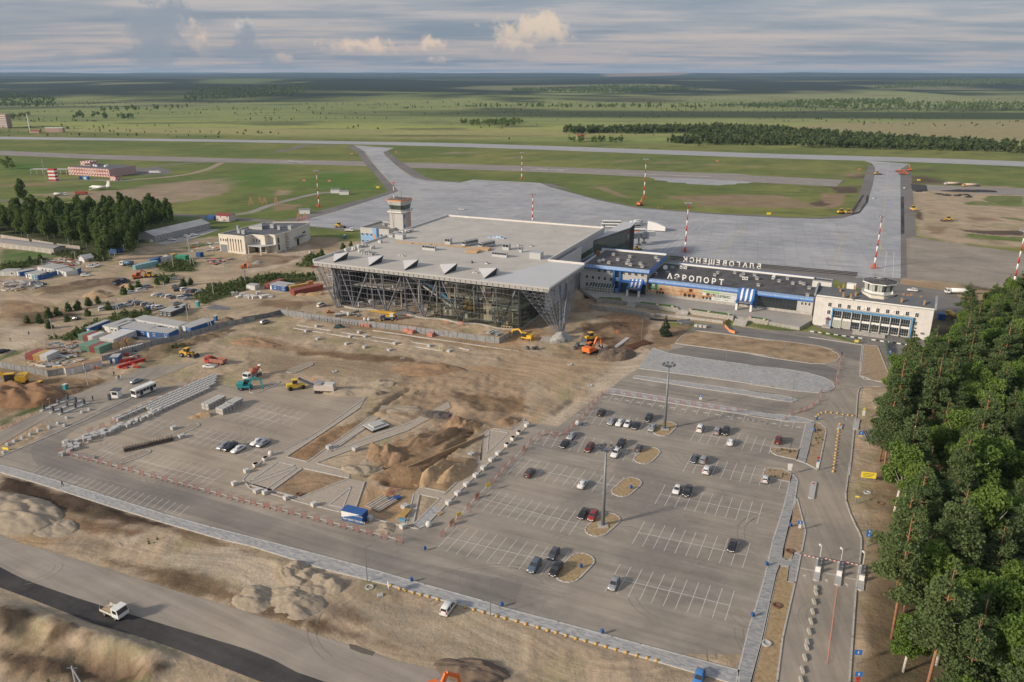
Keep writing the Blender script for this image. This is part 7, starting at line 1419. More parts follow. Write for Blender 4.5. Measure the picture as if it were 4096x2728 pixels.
for a in[('E',(222,838),(285,846),1,6,K_r,'rust red container at the left of three beside the scrap pile'),('E',(287,848),(345,853),1,6,K_y,'ochre container between the red and the white one'),('E',(347,853),(413,858),1,6,K_w,'white container at the right of three beside the scrap pile'),('E',(683,757),(858,785),4,6,[K_g,K_g,K_r,K_g],'old container in the green and red block behind the fence'),('E',(675,670),(800,690),3,6,[K_g,K_r,K_w],'container behind the green and red block'),('E',(860,700),(980,715),2,12,K_w,'white covered container beside the cable drums'),('a1',(938,1395),(1015,1405),1,12,K_r,'rust red container left of the blue cabins'),('a1',(1362,1418),(1425,1448),1,10,K_y,'yellow open container right of the blue cabins'),('a1',(1500,1400),(1530,1410),1,10,C_('container_orange',(.55,.22,.08)),'orange container between the yellow and the red one'),('a1',(1418,1500),(1500,1530),1,16,K_r,'long red shipping container with white corner'),('A',(1140,1285),(1165,1290),1,14,K_t,'long turquoise container with a reefer end'),('A',(1285,1232),(1320,1236),1,8,K_b,'blue container behind the turquoise one'),('A',(1350,1215),(1385,1220),1,8,K_w,'pale container between blue and ochre'),('A',(1415,1195),(1455,1200),1,6,K_y,'ochre container left of the green one'),('A',(1500,1203),(1590,1206),1,4,C_('container_bright_green',(.04,.30,.17)),'bright green container on the weedy strip'),('A',(1760,850),(1835,855),1,5,K_b,'blue container beside the red trimmed transformer house'),('A',(1680,1175),(1718,1178),1,3,K_b,'small blue container left of the cream building'),('A',(940,1140),(1000,1145),1,5,K_b,'blue container half hidden at the edge of the wood'),('D',(1620,1455),(1680,1460),1,2.5,K_b,'blue open waste skip right of the white building'),('K',(785,812),(965,855),1,2.6,K_b,'blue and white container lettered БЫТОВАЯ ТЕХНИКА at the pit corner')]:
 cabin(*a,win=False,name='container',cat='container')
_c=[o for o in bpy.data.objects if str(o.get('label','')).find('БЫТОВАЯ')>=0][0];CLN=(g('K',965,855)-g('K',785,812)).length
mb=MB();mb.add([(.1,-.08,2.55),(CLN-.6,-.08,2.55),(CLN*.45,-.08,1.7),(.1,-.08,.9)],[(0,3,2,1)]);mb.obj('white_swoosh',M_wp,_c)
wtx('БЫТОВАЯ ТЕХНИКА',CLN*.6,.45,.62,M_wp,_c,-.09,.01);wtx('КЛИМАТ-КОНТРОЛЬ',CLN*.68,1.9,.4,M_wp,_c,-.09,.0)
# vehicles
M_tyre=M_bk;M_rim=mat('wheel_rim',(.35,.35,.36),.4,.6,var=0);M_lamp=mat('headlamp',(.75,.77,.8),.15,var=0);M_tail=mat('tail_lamp',(.35,.01,.01),.3,var=0);M_plate=M_wp
def wheel_mesh(r,w_):me=MB().tube((0,-w_/2,0),(0,w_/2,0),r,n=14).mesh('wheel',True);me.materials.append(M_tyre);return me
def rim_mesh(r,w_):me=MB().tube((0,-w_/2-.012,0),(0,w_/2+.012,0),r*.58,n=10).mesh('rim');me.materials.append(M_rim);return me
WM={}
def wheels(t,pos,r=.33,w_=.22):
 if(r,w_)not in WM:WM[r,w_]=(wheel_mesh(r,w_),rim_mesh(r,w_))
 for p in pos:o=obj('wheel',WM[r,w_][0],None,t,(p[0],p[1],r));obj('rim',WM[r,w_][1],None,o)
def car_body(st_):
 V_,F_=[],[];
 for x,w_,zb,zs,zt,wt in st_:V_+=[(x,-w_*.9,zb),(x,-w_,zb+.18),(x,-w_,zs*.85),(x,-w_*.97,zs),(x,-wt,zt),(x,-wt*.5,zt+.03),(x,wt*.5,zt+.03),(x,wt,zt),(x,w_*.97,zs),(x,w_,zs*.85),(x,w_,zb+.18),(x,w_*.9,zb)]
 n=12
 for i in rn(len(st_)-1):F_+=[(i*n+j,i*n+(j+1)%n,(i+1)*n+(j+1)%n,(i+1)*n+j)for j in rn(n)]
 F_+=[tuple(rn(n)),tuple((len(st_)-1)*n+j for j in rn(n))[::-1]];return MB().add(V_,F_)
ST={'sedan':[(-2.3,.74,.35,.78,.82,.66),(-2.18,.84,.27,.90,.98,.74),(-1.5,.88,.2,.93,1.02,.72),(-.85,.88,.2,.93,1.40,.60),(.25,.88,.2,.92,1.43,.61),(1.05,.88,.2,.90,.98,.74),(1.9,.86,.22,.80,.86,.72),(2.25,.76,.32,.62,.68,.62)],'suv':[(-2.3,.80,.4,.95,1.,.72),(-2.25,.90,.32,1.05,1.15,.78),(-1.95,.93,.3,1.08,1.62,.66),(-.9,.94,.28,1.08,1.70,.68),(.35,.94,.28,1.06,1.68,.67),(1.05,.93,.28,1.04,1.12,.78),(2.,.90,.3,.95,1.,.76),(2.3,.82,.4,.75,.8,.68)],'hatch':[(-1.95,.76,.35,.88,.92,.66),(-1.88,.82,.28,.95,1.05,.72),(-1.5,.85,.22,.97,1.44,.58),(-.7,.86,.2,.96,1.52,.61),(.3,.86,.2,.94,1.50,.61),(1.05,.85,.2,.90,.98,.72),(1.65,.83,.24,.80,.86,.70),(1.95,.74,.34,.64,.68,.6)],'van':[(-2.3,.80,.35,.98,1.05,.74),(-2.27,.86,.28,1.02,1.2,.76),(-2.05,.88,.24,1.04,1.85,.68),(-.6,.88,.22,1.03,1.92,.70),(.7,.88,.22,1.,1.85,.69),(1.45,.87,.22,.95,1.10,.75),(2.05,.84,.25,.85,.9,.72),(2.3,.76,.34,.68,.72,.64)]}
CP={}
def ins(a,b,c,d,t0,t1,s0,s1,e):f=lambda u,v:a.lerp(b,u).lerp(d.lerp(c,u),v)+e;return[f(t0,s0),f(t1,s0),f(t1,s1),f(t0,s1)]
def car(kind,col,label,p,rz,group=None):
 if kind not in CP:
  S_=ST[kind];V3=Vc;r_,f_,rr_,ff=S_[2],S_[5],S_[3],S_[4];m_={};e=.018
  q=lambda s,sg:V3((s[0],sg*s[5],s[4]));mb=MB();mb.quad(*ins(q(f_,-1),q(f_,1),q(ff,1),q(ff,-1),.05,.95,.08,.94,V3((e,0,e))));m_['windscreen']=mb.mesh('windscreen')
  mb=MB();b_,c_=(S_[2],S_[3])if kind=='sedan' else(S_[1],S_[2]);mb.quad(*ins(q(b_,-1),q(b_,1),q(c_,1),q(c_,-1),.07,.93,.2,.9,V3((-e,0,e))));m_['rear_window']=mb.mesh('rear_window')
  for sg in(-1,1):
   mb=MB();low=lambda s:V3((s[0],sg*(s[1]*.97),s[3]));
   for a,b in((S_[2],S_[3]),(S_[3],S_[4]),(S_[4],S_[5])):
    pts=ins(low(a),low(b),q(b,sg),q(a,sg),.06,.94,.12,.86,V3((0,sg*e,.003)));
    if a is S_[4]:pts=[pts[0],low(a).lerp(low(b),.8)+V3((0,sg*e,.05)),pts[3]]
    if a is S_[2]and kind=='sedan':pts=[low(a).lerp(low(b),.3)+V3((0,sg*e,.05)),pts[1],pts[2]]
    mb.add(pts,[tuple(rn(len(pts)))])
   m_['side_window',sg]=mb.mesh('side_window')
  for k_ in m_:m_[k_].materials.append(M_gl)
  x1,x0=S_[-1][0],S_[0][0];z1,z0=S_[-1][3],S_[0][3]
  for sg in(-1,1):
   mb=MB();mb.cbox((x1-.07,sg*S_[-1][1]*.78,z1-.04),.2,.32,.14);m_['headlight',sg]=mb.mesh('headlight');m_['headlight',sg].materials.append(M_lamp)
   mb=MB();mb.cbox((x0+.03,sg*S_[0][1]*.82,z0+(-.02 if kind=='sedan' else .12)),.12,.22,.2 if kind=='sedan' else .42);m_['tail',sg]=mb.mesh('taillight');m_['tail',sg].materials.append(M_tail)
  mb=MB();mb.box(x1-.02,x1+.03,-.35,.35,.38,.52);mb.box(x0-.03,x0+.02,-.26,.26,.5,.62);m_['number_plate']=mb.mesh('number_plate');m_['number_plate'].materials.append(M_plate)
  mb=MB();mb.box(x0+.1,x1-.1,-.8,.8,.16,.34);m_['chassis']=mb.mesh('chassis');m_['chassis'].materials.append(M_bk)
  CP[kind]=(car_body(S_).mesh('body',False),m_)
 bm_,m_=CP[kind];t=TH('parked_car',label,'car',(p[0],p[1],.02),rz,group);bb=bm_.copy();bb.materials.append(PAINT_[col]);bb.polygons.foreach_set('use_smooth',[True]*len(bb.polygons));obj('body',bb,None,t)
 for k_,me in m_.items():obj({'tail':'taillight'}.get(k_[0],k_[0])if isinstance(k_,tuple)else k_,me,None,t)
 L2=ST[kind][-1][0];wb_=L2*.60;wheels(t,[(s*wb_-.03,y)for s in(-1,1)for y in(-.76,.76)],.34 if kind!='suv' else .38);return t
cp=lambda n,c,mtl=.0:mat('car_'+n,c,.25,mtl,var=.04,coat=.8)
PAINT_=dict(white=cp('white',(.68,.68,.67)),black=cp('black',(.012,.012,.014)),silver=cp('silver',(.38,.39,.40),.5),grey=cp('grey',(.09,.10,.115),.4),red=cp('red',(.30,.02,.015)),maroon=cp('maroon',(.12,.015,.015)),blueg=cp('blue_grey',(.10,.14,.18),.3),blue=cp('blue',(.05,.20,.50)),green=cp('green',(.015,.04,.035)),sand=cp('silver_green',(.30,.34,.34),.4),bronze=cp('bronze',(.10,.085,.08),.4))
tv=(g('L',1412,193)-g('L',1324,355));UP=atan2(tv.y,tv.x);DN=UP+pi
tv2=(g('J',1340,487)-g('J',1140,590));UP2=atan2(tv2.y,tv2.x)
for k,x,y,kd,col,hd,lb in[('L',460,800,'hatch','grey',DN,'grey hatchback behind the two dark SUVs, by the second island from the front'),('L',295,905,'suv','blueg',DN,'blue grey SUV nearest the camera, left of the black one'),('L',480,935,'suv','black',DN,'black SUV beside the lowest sandy island'),('L',975,1060,'hatch','silver',DN,'small silver hatchback alone in the lowest row of bays'),('L',1988,730,'sedan','black',DN,'black saloon alone in the right-hand middle row'),('L',712,455,'sedan','black',DN,'black saloon left of the red hatchback by the mast'),('L',795,475,'hatch','red',DN,'red hatchback with black roof beside the tall lamp mast'),('L',708,200,'sedan','white',UP,'white hybrid saloon with black rear alone in its row'),('L',255,105,'suv','bronze',UP,'bronze grey SUV near the red barriers'),('L',1515,250,'hatch','white',DN,'small white hatchback left of a black SUV'),('L',1605,265,'suv','black',DN,'black SUV beside the small white hatchback'),('P',820,1170,'hatch','white',UP,'white hatchback seen from behind beside the planted island'),('P',85,1055,'suv','white',UP,'white estate below the silver SUV in the right block'),('P',45,925,'suv','silver',UP,'silver SUV with sunroof at the right of a dark saloon'),('H',1662,1268,'sedan','grey',DN,'dark grey saloon left of the silver SUV with sunroof'),('P',980,680,'van','maroon',UP,'maroon and silver minivan beside the upper planted island'),('P',385,705,'sedan','white',UP,'white saloon below the pair of SUVs at the top right'),('P',322,570,'suv','black',DN,'dark blue SUV right of the silver one in the top right block'),('P',215,565,'suv','silver',UP,'silver SUV with white rear in the top right block'),('H',1715,1008,'van','white',UP,'pearl white minivan at the left end of the top right block'),('H',1190,1175,'hatch','grey',UP,'dark grey estate beside the second sandy island'),('H',990,1222,'suv','white',DN,'white SUV in front of the black SUV with roof rails'),('H',1035,1140,'suv','black',DN,'black SUV with roof rails behind the white SUV'),('H',765,1175,'suv','maroon',DN,'dark red boxy SUV in the second row'),('H',552,1140,'sedan','black',DN,'black coupe beside the silver saloon near the barriers'),('H',615,1068,'sedan','silver',DN,'silver saloon just inside the barrier corner'),('H',870,870,'suv','black',UP,'black SUV alone in the upper left of the car park'),('H',955,945,'sedan','silver',DN,'silver saloon at the left of four in a row'),('H',1025,958,'sedan','white',DN,'white saloon second from left in the row of four'),('H',1092,970,'hatch','white',DN,'white hatchback third in the row of four'),('H',1162,982,'sedan','black',DN,'black saloon at the right of four in a row'),('H',1272,920,'suv','black',DN,'black SUV behind the gap left of the upper mast'),('H',1305,1000,'sedan','silver',DN,'silver estate with dark roof beside the upper lamp mast island'),('J',1920,405,'sedan','silver',UP2+pi,'silver saloon at the left of three in the left car park'),('J',1972,418,'suv','black',UP2+pi,'black SUV between two pale saloons in the left car park'),('J',2042,435,'sedan','white',UP2+pi,'white saloon at the right of three in the left car park'),('J',2205,372,'sedan','white',UP2+pi,'white saloon at the left of the pair by the last bays'),('J',2255,385,'sedan','silver',UP2+pi,'silver saloon at the right of the pair by the last bays'),('E',1168,1025,'sedan','silver',UP2,'silver saloon driving up behind the white bus'),('E',1795,902,'sedan','white',-.1,'white saloon passing the red dump truck'),('E',2268,520,'suv','silver',UP2,'silver off-roader beside the sheet fence'),('F',770,352,'suv','green',-.25,'dark green estate with raised tailgate in front of the fence'),('O',1700,670,'van','white',UP+.05,'white minivan on the sand beside the yellow hemispheres'),('D',1398,1210,'suv','white',2.8,'white SUV on the road behind the slate roof'),('B',1815,300,'suv','white',-.1,'white patrol car alone on the apron'),('D',1066,418,'hatch','white',DN,'white pickup driving on the right taxiway'),('D',1330,330,'hatch','white',DN,'white car on the shoulder of the right taxiway'),('E',650,490,'sedan','black',2.9,'black saloon half behind a young pine'),('E',738,118,'suv','white',.1,'white SUV driving on the dirt road at the left'),('E',30,775,'suv','black',UP2,'black SUV parked at the left image edge'),('E',785,45,'suv','white',.1,'white SUV left of a pair behind the dirt road'),('E',828,32,'suv','white',.1,'white SUV right of the pair behind the dirt road'),('E',290,185,'suv','silver',1.2,'silver SUV parked at the lay-down yard corner'),('A',1472,1033,'suv','white',.1,'white SUV nearest the left end of the long shed'),('A',1605,1003,'suv','white',.1,'white SUV in the middle in front of the long shed'),('A',1665,992,'suv','white',.1,'white SUV at the right in front of the long shed'),('B',690,880,'suv','white',.1,'white pickup seen through the left lattice pylon'),('B',560,795,'hatch','red',.2,'red car behind the left lattice pylon'),('B',612,1125,'van','white',1.,'white van with trailer left of the terminal front'),('A',1500,1372,'suv','silver',.3,'silver SUV alone behind the parked rows'),('A',1210,1040,'sedan','blueg',.1,'dark blue car at the left end of the long shed')]:
 car(kd,col,lb,g(k,x,y),hd)
car('hatch','blue','light blue car cut by the bottom edge at the exit road',G(2795,2722),DN)
for i,(x,y,kd,col)in enum([(1133,268,'suv','white'),(1210,243,'suv','white'),(1266,218,'van','silver'),(1340,285,'sedan','white'),(1378,290,'suv','silver'),(1415,295,'sedan','silver'),(1458,305,'van','white'),(1495,312,'suv','grey'),(1560,312,'van','white'),(1605,322,'sedan','silver'),(1605,292,'suv','blueg'),(1502,215,'suv','silver'),(1530,245,'suv','black'),(1585,242,'van','white'),(1625,252,'suv','silver'),(1665,252,'suv','grey'),(1715,260,'sedan','silver'),(1040,385,'van','silver'),(1085,375,'suv','white'),(890,410,'van','white'),(985,398,'suv','silver'),(1140,352,'suv','grey'),(1175,358,'van','silver'),(1210,362,'suv','grey'),(1250,372,'van','silver'),(1295,380,'suv','blueg'),(1335,390,'suv','white'),(1375,395,'van','white'),(1520,362,'suv','silver')]):
 rowsn='single' if i<3 else 'front row' if i<11 else 'back row' if i<17 else 'row by the weeds'
 car(kd,col,'%s %s in the dirt car park, %s, %s from the left'%({'suv':'SUV','van':'minivan','sedan':'saloon'}[kd],col,rowsn,['first','second','third','fourth','fifth','sixth','seventh','eighth','ninth','tenth','eleventh','twelfth'][i-(0 if i<3 else 3 if i<11 else 11 if i<17 else 17)]),g('E',x,y),.72+.1*sin(i*3),'cars on the dirt car park')
def truck(label,p,rz,cab,bed,kind,L_=7.5,name='truck',cat='truck'):
 t=TH(name,label,cat,(p[0],p[1],.02),rz);x1=L_/2;w_=1.2;mb=MB();mb.add([(x,y,z)for x,z in((x1-1.9,.8),(x1,.8),(x1,1.6),(x1-.25,2.7),(x1-1.9,2.75))for y in(-w_,w_)],[(0,2,4,6,8),(9,7,5,3,1),(0,1,3,2),(2,3,5,4),(4,5,7,6),(6,7,9,8),(8,9,1,0)]);mb.obj('cab',cab,t)
 mb=MB();mb.quad((x1+.02,-1.1,1.65),(x1+.02,1.1,1.65),(x1-.2,1.1,2.6),(x1-.2,-1.1,2.6));mb.obj('windscreen',M_gl,t)
 for sg in(-1,1):wbx(t,'side_window',M_gl,(x1-1.5,x1-.4,sg*1.21-.01,sg*1.21+.01,1.7,2.45));wbx(t,'headlight',M_lamp,(x1-.05,x1+.04,sg*.85-.2,sg*.85+.2,.95,1.15))
 wbx(t,'chassis',M_sd,(-x1,x1-.2,-.5,.5,.6,.85));hb=-x1
 if kind=='dump':
  mb=MB();mb.box(hb,x1-2.1,-1.25,1.25,1.,1.12);[mb.box(hb,x1-2.1,s*1.2-.05,s*1.2+.05,1.12,2.4)for s in(-1,1)];mb.box(x1-2.2,x1-2.1,-1.2,1.2,1.12,2.7);mb.box(hb,hb+.1,-1.2,1.2,1.12,2.2);mb.obj('dump_body',bed,t);wbx(t,'load',S_brown,(hb+.1,x1-2.2,-1.15,1.15,1.13,1.6))
 elif kind=='flat':
  mb=MB();mb.box(hb,x1-1.9,-1.15,1.15,.9,1.);[mb.box(hb,x1-1.9,s*1.13-.04,s*1.13+.04,1.,1.45)for s in(-1,1)];mb.obj('flatbed',bed,t);wbx(t,'planks',M_wood,(hb+.2,x1-2.1,-.9,.2,1.01,1.3));mb=MB();[mb.bar((hb,y,1.),(hb,y,2.),.06)for y in(-1,0,1)];mb.bar((hb,-1,2),(hb,1,2),.06);mb.obj('rack',M_gv,t)
 elif kind=='mixer':
  mb=MB();mb.tube((x1-2.3,0,2.),(-1.2,0,2.5),.7,1.15,14);mb.tube((-1.2,0,2.5),(hb+.6,0,2.9),1.15,.5,14);mb.obj('drum',bed,t,True);mb=MB();mb.bar((hb+.3,0,2.6),(hb-.3,0,1.3),.6,.3);mb.box(hb-.1,hb+.7,-.5,.5,3.,3.7);mb.obj('chute',M_wp,t)
 elif kind=='tank':mb=MB();mb.tube((x1-2.4,0,1.9),(hb,0,1.9),1.05,n=14);mb.obj('tank',bed,t,True)
 elif kind=='box':wbx(t,'box_body',bed,(hb,x1-2.,-1.2,1.2,.95,3.))
 wheels(t,[(x,y)for x in([x1-1.2,hb+1.2]+([hb+2.5]if L_>7 else[]))for y in(-.98,.98)],.5,.3);return t
truck('small white flatbed truck with planks driving on the dark haul road',g('N',985,715),-.45,M_wp,mat('pale_bed',(.55,.52,.45),.7),'flat',5.4);truck('red dump truck with a load standing behind the white saloon',g('E',1850,870),2.85,M_red,mat('dusty_red_bed',(.33,.14,.10),.7,var=.2),'dump',8.)
truck('white concrete mixer truck with orange drum',g('E',2170,985),UP2+pi,M_wp,mat('mixer_orange',(.50,.14,.07),.5),'mixer',7.6);truck('old dark blue dump truck with raised rubble at the sand pile',g('E',1027,190),1.3,mat('truck_blue',(.03,.06,.14),.5),mat('truck_bed_dark',(.06,.065,.09),.7),'dump',7.5);truck('white and blue tank truck left of the turquoise container',g('A',1090,1250),3.1,M_wp,mat('tank_blue',(.08,.15,.25),.5),'tank',7.2)
truck('white fuel tanker at the edge of the right-hand yard',g('D',1800,1235),3.,M_wp,M_wp,'tank',13);truck('orange dump truck left of a pair on the far right taxiway',g('D',1290,190),-.2,M_or,mat('far_orange_bed',(.35,.12,.06),.7),'dump',9);truck('orange dump truck right of a pair on the far right taxiway',g('D',1318,210),-.2,M_or,mat('far_orange_bed',(.35,.12,.06),.7),'dump',9)
truck('white tank trailer truck left of two beside the black bank',g('D',1745,300),3.1,M_wp,mat('rusty_white',(.50,.40,.32),.7,var=.3),'tank',16);truck('rusty tank trailer truck right of two beside the black bank',g('D',1900,312),3.1,M_ye,mat('rusty_white',(.50,.40,.32),.7,var=.3),'tank',16);truck('white van truck parked on the old shoulder beside the loader',g('B',850,485),0,M_wp,M_wp,'flat',6)
truck('derelict red fire engine without lights in the grass below the aircraft',g('A',700,640),.1,M_red,mat('faded_red',(.35,.07,.04),.8,var=.2),'box',10);truck('derelict white truck in the grass left of the red engine',g('A',520,650),.2,M_wp,M_pl,'tank',10);truck('yellow tank truck at the yard gate beside the forest',g('D',1735,1440),1.57,M_ye,K_y,'tank',7);truck('white service truck beside the fire station garden',g('A',1330,460),.1,M_wp,M_wp,'box',12)
def bus(label,p,rz,m=M_wp,L_=8.,stripe=None):
 t=TH('bus',label,'bus',(p[0],p[1],.02),rz);x=L_/2;wbx(t,'body',m,(-x,x,-1.2,1.2,.45,2.75));wbx(t,'roof',M_wp,(-x+.05,x-.05,-1.1,1.1,2.751,2.95));wbx(t,'windscreen',M_gl,(x+.001,x+.03,-1.1,1.1,1.3,2.6))
 n=int(L_/1.3)
 for i in rn(n):
  for s in(-1,1):wbx(t,'side_window',M_gl,(-x+.15+i*(L_-.3)/n,-x+.02+(i+1)*(L_-.3)/n,s*1.21-.012,s*1.21+.012,1.45 if i not in(1,n-2)else .6,2.45))
 if stripe:[wbx(t,'stripe',stripe,(-x+.1,x-.1,s*1.235-.01,s*1.235+.01,.7,1.35))for s in(-1,1)]
 wheels(t,[(a,b)for a in(-x*.55,x*.6)for b in(-1.,1.)],.42,.28);return t
bus('white city bus standing on the ring road behind the stone pallets',g('E',1238,1125),UP2+pi,L_=8.2);bus('white and orange apron bus behind the terminal roof, rear one',g('C',955,425),3.05,L_=13,stripe=M_or);bus('white apron bus half hidden behind the terminal roof',g('C',945,450),3.05,L_=13);bus('orange and black apron bus beside the boarding bridge',g('C',1170,495),3.,L_=12,stripe=M_or)
for i,(x,y)in enum([(1125,440),(1150,430),(1175,435),(1185,420),(1110,455)]):truck('white airport service vehicle in the cluster behind the boarding bridge, %s'%['front left','middle','front right','rear','leftmost'][i],g('C',x,y),.4,M_wp,M_wp,'box',6)
ps=TH('passenger_stairs','white covered passenger stairs parked on the apron','air stairs',g('C',1340,480),-.35);mb=MB();mb.add([(x,y,z)for y in(-1.6,1.6)for x,z in((-6,.6),(6,.6),(6,3.4),(0,5.6),(-6,6.6))],[(0,1,2,3,4),(9,8,7,6,5),(0,5,6,1),(1,6,7,2),(2,7,8,3),(3,8,9,4),(4,9,5,0)]);mb.obj('canopy',M_wp,ps);wheels(ps,[(-4,-1.3),(-4,1.3),(4,-1.3),(4,1.3)],.5,.3)
def dig(label,p,rz,m,tracks=True,reach=1.,s=1.,drop=-.6,up=3.,name='excavator',slew=0.):
 t=TH(name,label,'excavator',(p[0],p[1],.02),rz);t.scale=(s,s,s)
 if tracks:
  for y in(-1.1,1.1):mb=MB();mb.prism([(-1.9,-.3),(1.9,-.3),(1.9,.3),(-1.9,.3)],.08,.85);mb.box(-2.1,2.1,-.27,.27,.25,.68);o=mb.obj('track',M_bk,t,loc=(0,y,0))
 else:wheels(t,[(x,y)for x in(-1.3,1.3)for y in(-1.1,1.1)],.5,.4);wbx(t,'chassis',m,(-1.9,1.9,-.6,.6,.5,.9));wbx(t,'blade',m,(-2.3,-2.15,-1.2,1.2,.2,.8))
 M=Matrix.Rotation(slew,4,'Z');b=MB();b.box(-2.3,1.3,-1.3,1.3,.95,1.45,M);b.box(-2.5,-.6,-1.3,1.3,1.45,2.3,M);b.obj('upper_body',m,t);b=MB();b.box(-.5,1.2,.3,1.3,1.451,2.9,M);b.obj('cab',M_gl,t);b=MB();b.box(-.55,1.25,.25,1.35,2.901,3.,M);b.obj('cab_roof',m,t)
 k1=M@Vc((.8,-.2,1.5));k2=M@Vc((3.2*reach,-.2,1.5+up));k3=M@Vc((5.6*reach,-.2,1.7+up*.55));k4=M@Vc((6.3*reach,-.2,.9+drop));b=MB();b.bar(k1,k2,.4,.6);b.bar(k2,k3,.35,.5);b.obj('boom',m,t);b=MB();b.bar(k3+ZV(.3),k4,.3,.45);b.obj('dipper_arm',m,t);b=MB();b.bar(k1+ZV(.1),k1.lerp(k2,.6)+ZV(-.5),.14);b.obj('hydraulic_ram',M_gv,t)
 b=MB();q=k4;d=M@Vc((1,0,0));e=M@Vc((0,.6,0));b.add([q+e,q-e,q-d*.9+e+ZV(-.2),q-d*.9-e+ZV(-.2),q-d*.3+e+ZV(-.9),q-d*.3-e+ZV(-.9)],[(0,1,5,4),(4,5,3,2),(0,4,2),(1,3,5)]);b.obj('bucket',M_sd,t);return t
dig('big orange tracked excavator digging in the dark mud',g('H',775,350),.85,M_or,s=1.35,drop=.4,reach=.8,up=2.6);dig('yellow wheeled excavator at the corner of the sheet fence',g('H',225,235),2.7,M_ye,False,1.,1.1,drop=-.7,up=2.2);dig('turquoise wheeled excavator in front of the mixer truck',g('E',2110,1085),.1,M_teal,False,.8,1.1,drop=-.7,up=2.4);dig('large yellow excavator on the earth bank at the left edge',g('E',130,1055),3.4,M_ye,True,1.,1.7,drop=-1.,up=2.4)
dig('orange excavator in the back yard beside a yellow dozer',g('E',1185,140),.4,M_or,True,.6,1.1,up=2.6);dig('orange excavator at the foot of the striped mast on the green',g('C',1198,262),.9,M_or,True,.5,1.1,up=2.8);dig('red excavator with raised arm beside the far taxiway',g('D',1370,180),1.5,M_or,True,.35,1.2,up=4.6,drop=3);dig('orange excavator cut off by the bottom edge, only its arm showing',g('O',1560,1480),.5,M_or,True,.7,1.2,up=3.2)
dig('dark orange excavator behind the smashed pallets at the left rear',g('a1',570,1010),.3,M_or,True,.5,.9)
def ldr(label,p,rz,m,kind='loader',s=1.,name='wheel_loader',cat='loader'):
 t=TH(name,label,cat,(p[0],p[1],.02),rz);t.scale=(s,s,s);wbx(t,'body',m,(-2.6,.2,-.85,.85,.8,1.9));wbx(t,'cab',M_gl,(-.9,.5,-.75,.75,1.901,3.));wbx(t,'cab_roof',m,(-1.,.6,-.85,.85,3.001,3.12))
 if kind=='loader':
  wbx(t,'front_frame',m,(.2,1.8,-.5,.5,.8,1.3));mb=MB();[mb.bar((.6,y,1.5),(3.,y,.7),.2,.35)for y in(-.6,.6)];mb.obj('lift_arm',m,t);mb=MB();mb.add([(x,y,z)for y in(-1.35,1.35)for x,z in((2.9,.2),(4.,.15),(3.,1.2))],[(0,1,2),(5,4,3),(0,3,4,1),(2,5,3,0)]);mb.obj('bucket',M_sd,t);wheels(t,[(x,y)for x in(-1.6,1.3)for y in(-1.05,1.05)],.75,.5)
 elif kind=='roller':
  for x in(-1.7,1.9):mb=MB();mb.tube((x,-.95,.65),(x,.95,.65),.65,n=14);mb.obj('roller_drum',M_bk if 'tyre' in label else M_st,t,True)
  wbx(t,'front_frame',m,(.2,2.6,-.9,.9,1.,1.5))
 else:
  for y in(-1.,1.):mb=MB();mb.box(-2.4,1.6,y-.3,y+.3,.05,1.);mb.obj('track',M_bk,t)
  wbx(t,'engine_hood',m,(.5,1.7,-.6,.6,.9,1.9));mb=MB();mb.box(2.1,2.3,-1.7,1.7,.1,1.4);mb.obj('dozer_blade',M_sd,t)
 return t
for a in[('yellow wheel loader with raised cab beside the sheet fence',g('E',1610,805),-.3,M_ye,'loader',1.1),('yellow compact roller beside the large excavator at the left',g('E',355,1090),-.3,M_ye,'roller',1.,'road_roller','roller'),('yellow bulldozer behind the orange excavator',g('H',770,245),3.6,M_ye,'dozer',1.2,'bulldozer','bulldozer'),('bright yellow tyre roller on the asphalt beside the milling machine',g('F',395,870),.4,mat('bright_yellow',(.72,.50,.03),.45),'roller',1.15,'road_roller','roller'),('yellow bulldozer in the back yard right of the orange excavator',g('E',1290,130),.1,M_ye,'dozer',1.1,'bulldozer','bulldozer'),('yellow loader working on the old shoulder behind the cream building',g('B',765,450),-.4,M_ye,'loader',1.2),('yellow loader on the stripped ground at the right',g('D',1700,610),3.1,M_ye,'loader',1.2),('yellow paver at the curve of the fresh asphalt strip',g('D',790,545),.2,M_ye,'dozer',1.2,'paver','paver'),('yellow roller right of the paver at the curved strip',g('D',850,545),.2,M_ye,'roller',1.15,'road_roller','roller'),('yellow roller on the shoulder right of the taxiway',g('D',1400,520),1.5,M_ye,'roller',1.3,'road_roller','roller'),('yellow grader on the far taxiway junction',g('D',1098,212),.1,M_ye,'loader',1.2),('orange dumper beside the left end of the terminal plinth',g('B',680,1185),.3,M_or,'loader',.5),('small yellow loader below the boarding bridge',g('C',1170,645),.3,M_ye,'loader',.9)]:ldr(*a)
t=TH('milling_machine','pale cold milling machine with a long folded conveyor','milling machine',g('F',640,900),-.12);wbx(t,'body',mat('pale_machine',(.52,.46,.42),.6,var=.15),(-3.2,3.6,-1.3,1.3,1.1,2.9));wbx(t,'engine_cover',M_pl,(.4,3.4,-1.2,1.2,2.901,3.5));wbx(t,'canopy',M_gv,(-2.8,-.4,-1.4,1.4,3.6,3.8),(-2.7,-2.6,-1.3,-1.2,2.9,3.6),(-.6,-.5,1.2,1.3,2.9,3.6))
mb=MB();mb.bar((-3,0,2.2),(-8.5,1.2,3.8),1.1,.5);mb.bar((-8.3,1.2,3.6),(-9.2,1.4,4.2),1.2,.4);mb.obj('conveyor',M_sd,t);[wbx(t,'track',M_bk,(x-.9,x+.9,y-.25,y+.25,0,.9))for x in(-2.2,2.6)for y in(-1,1)]
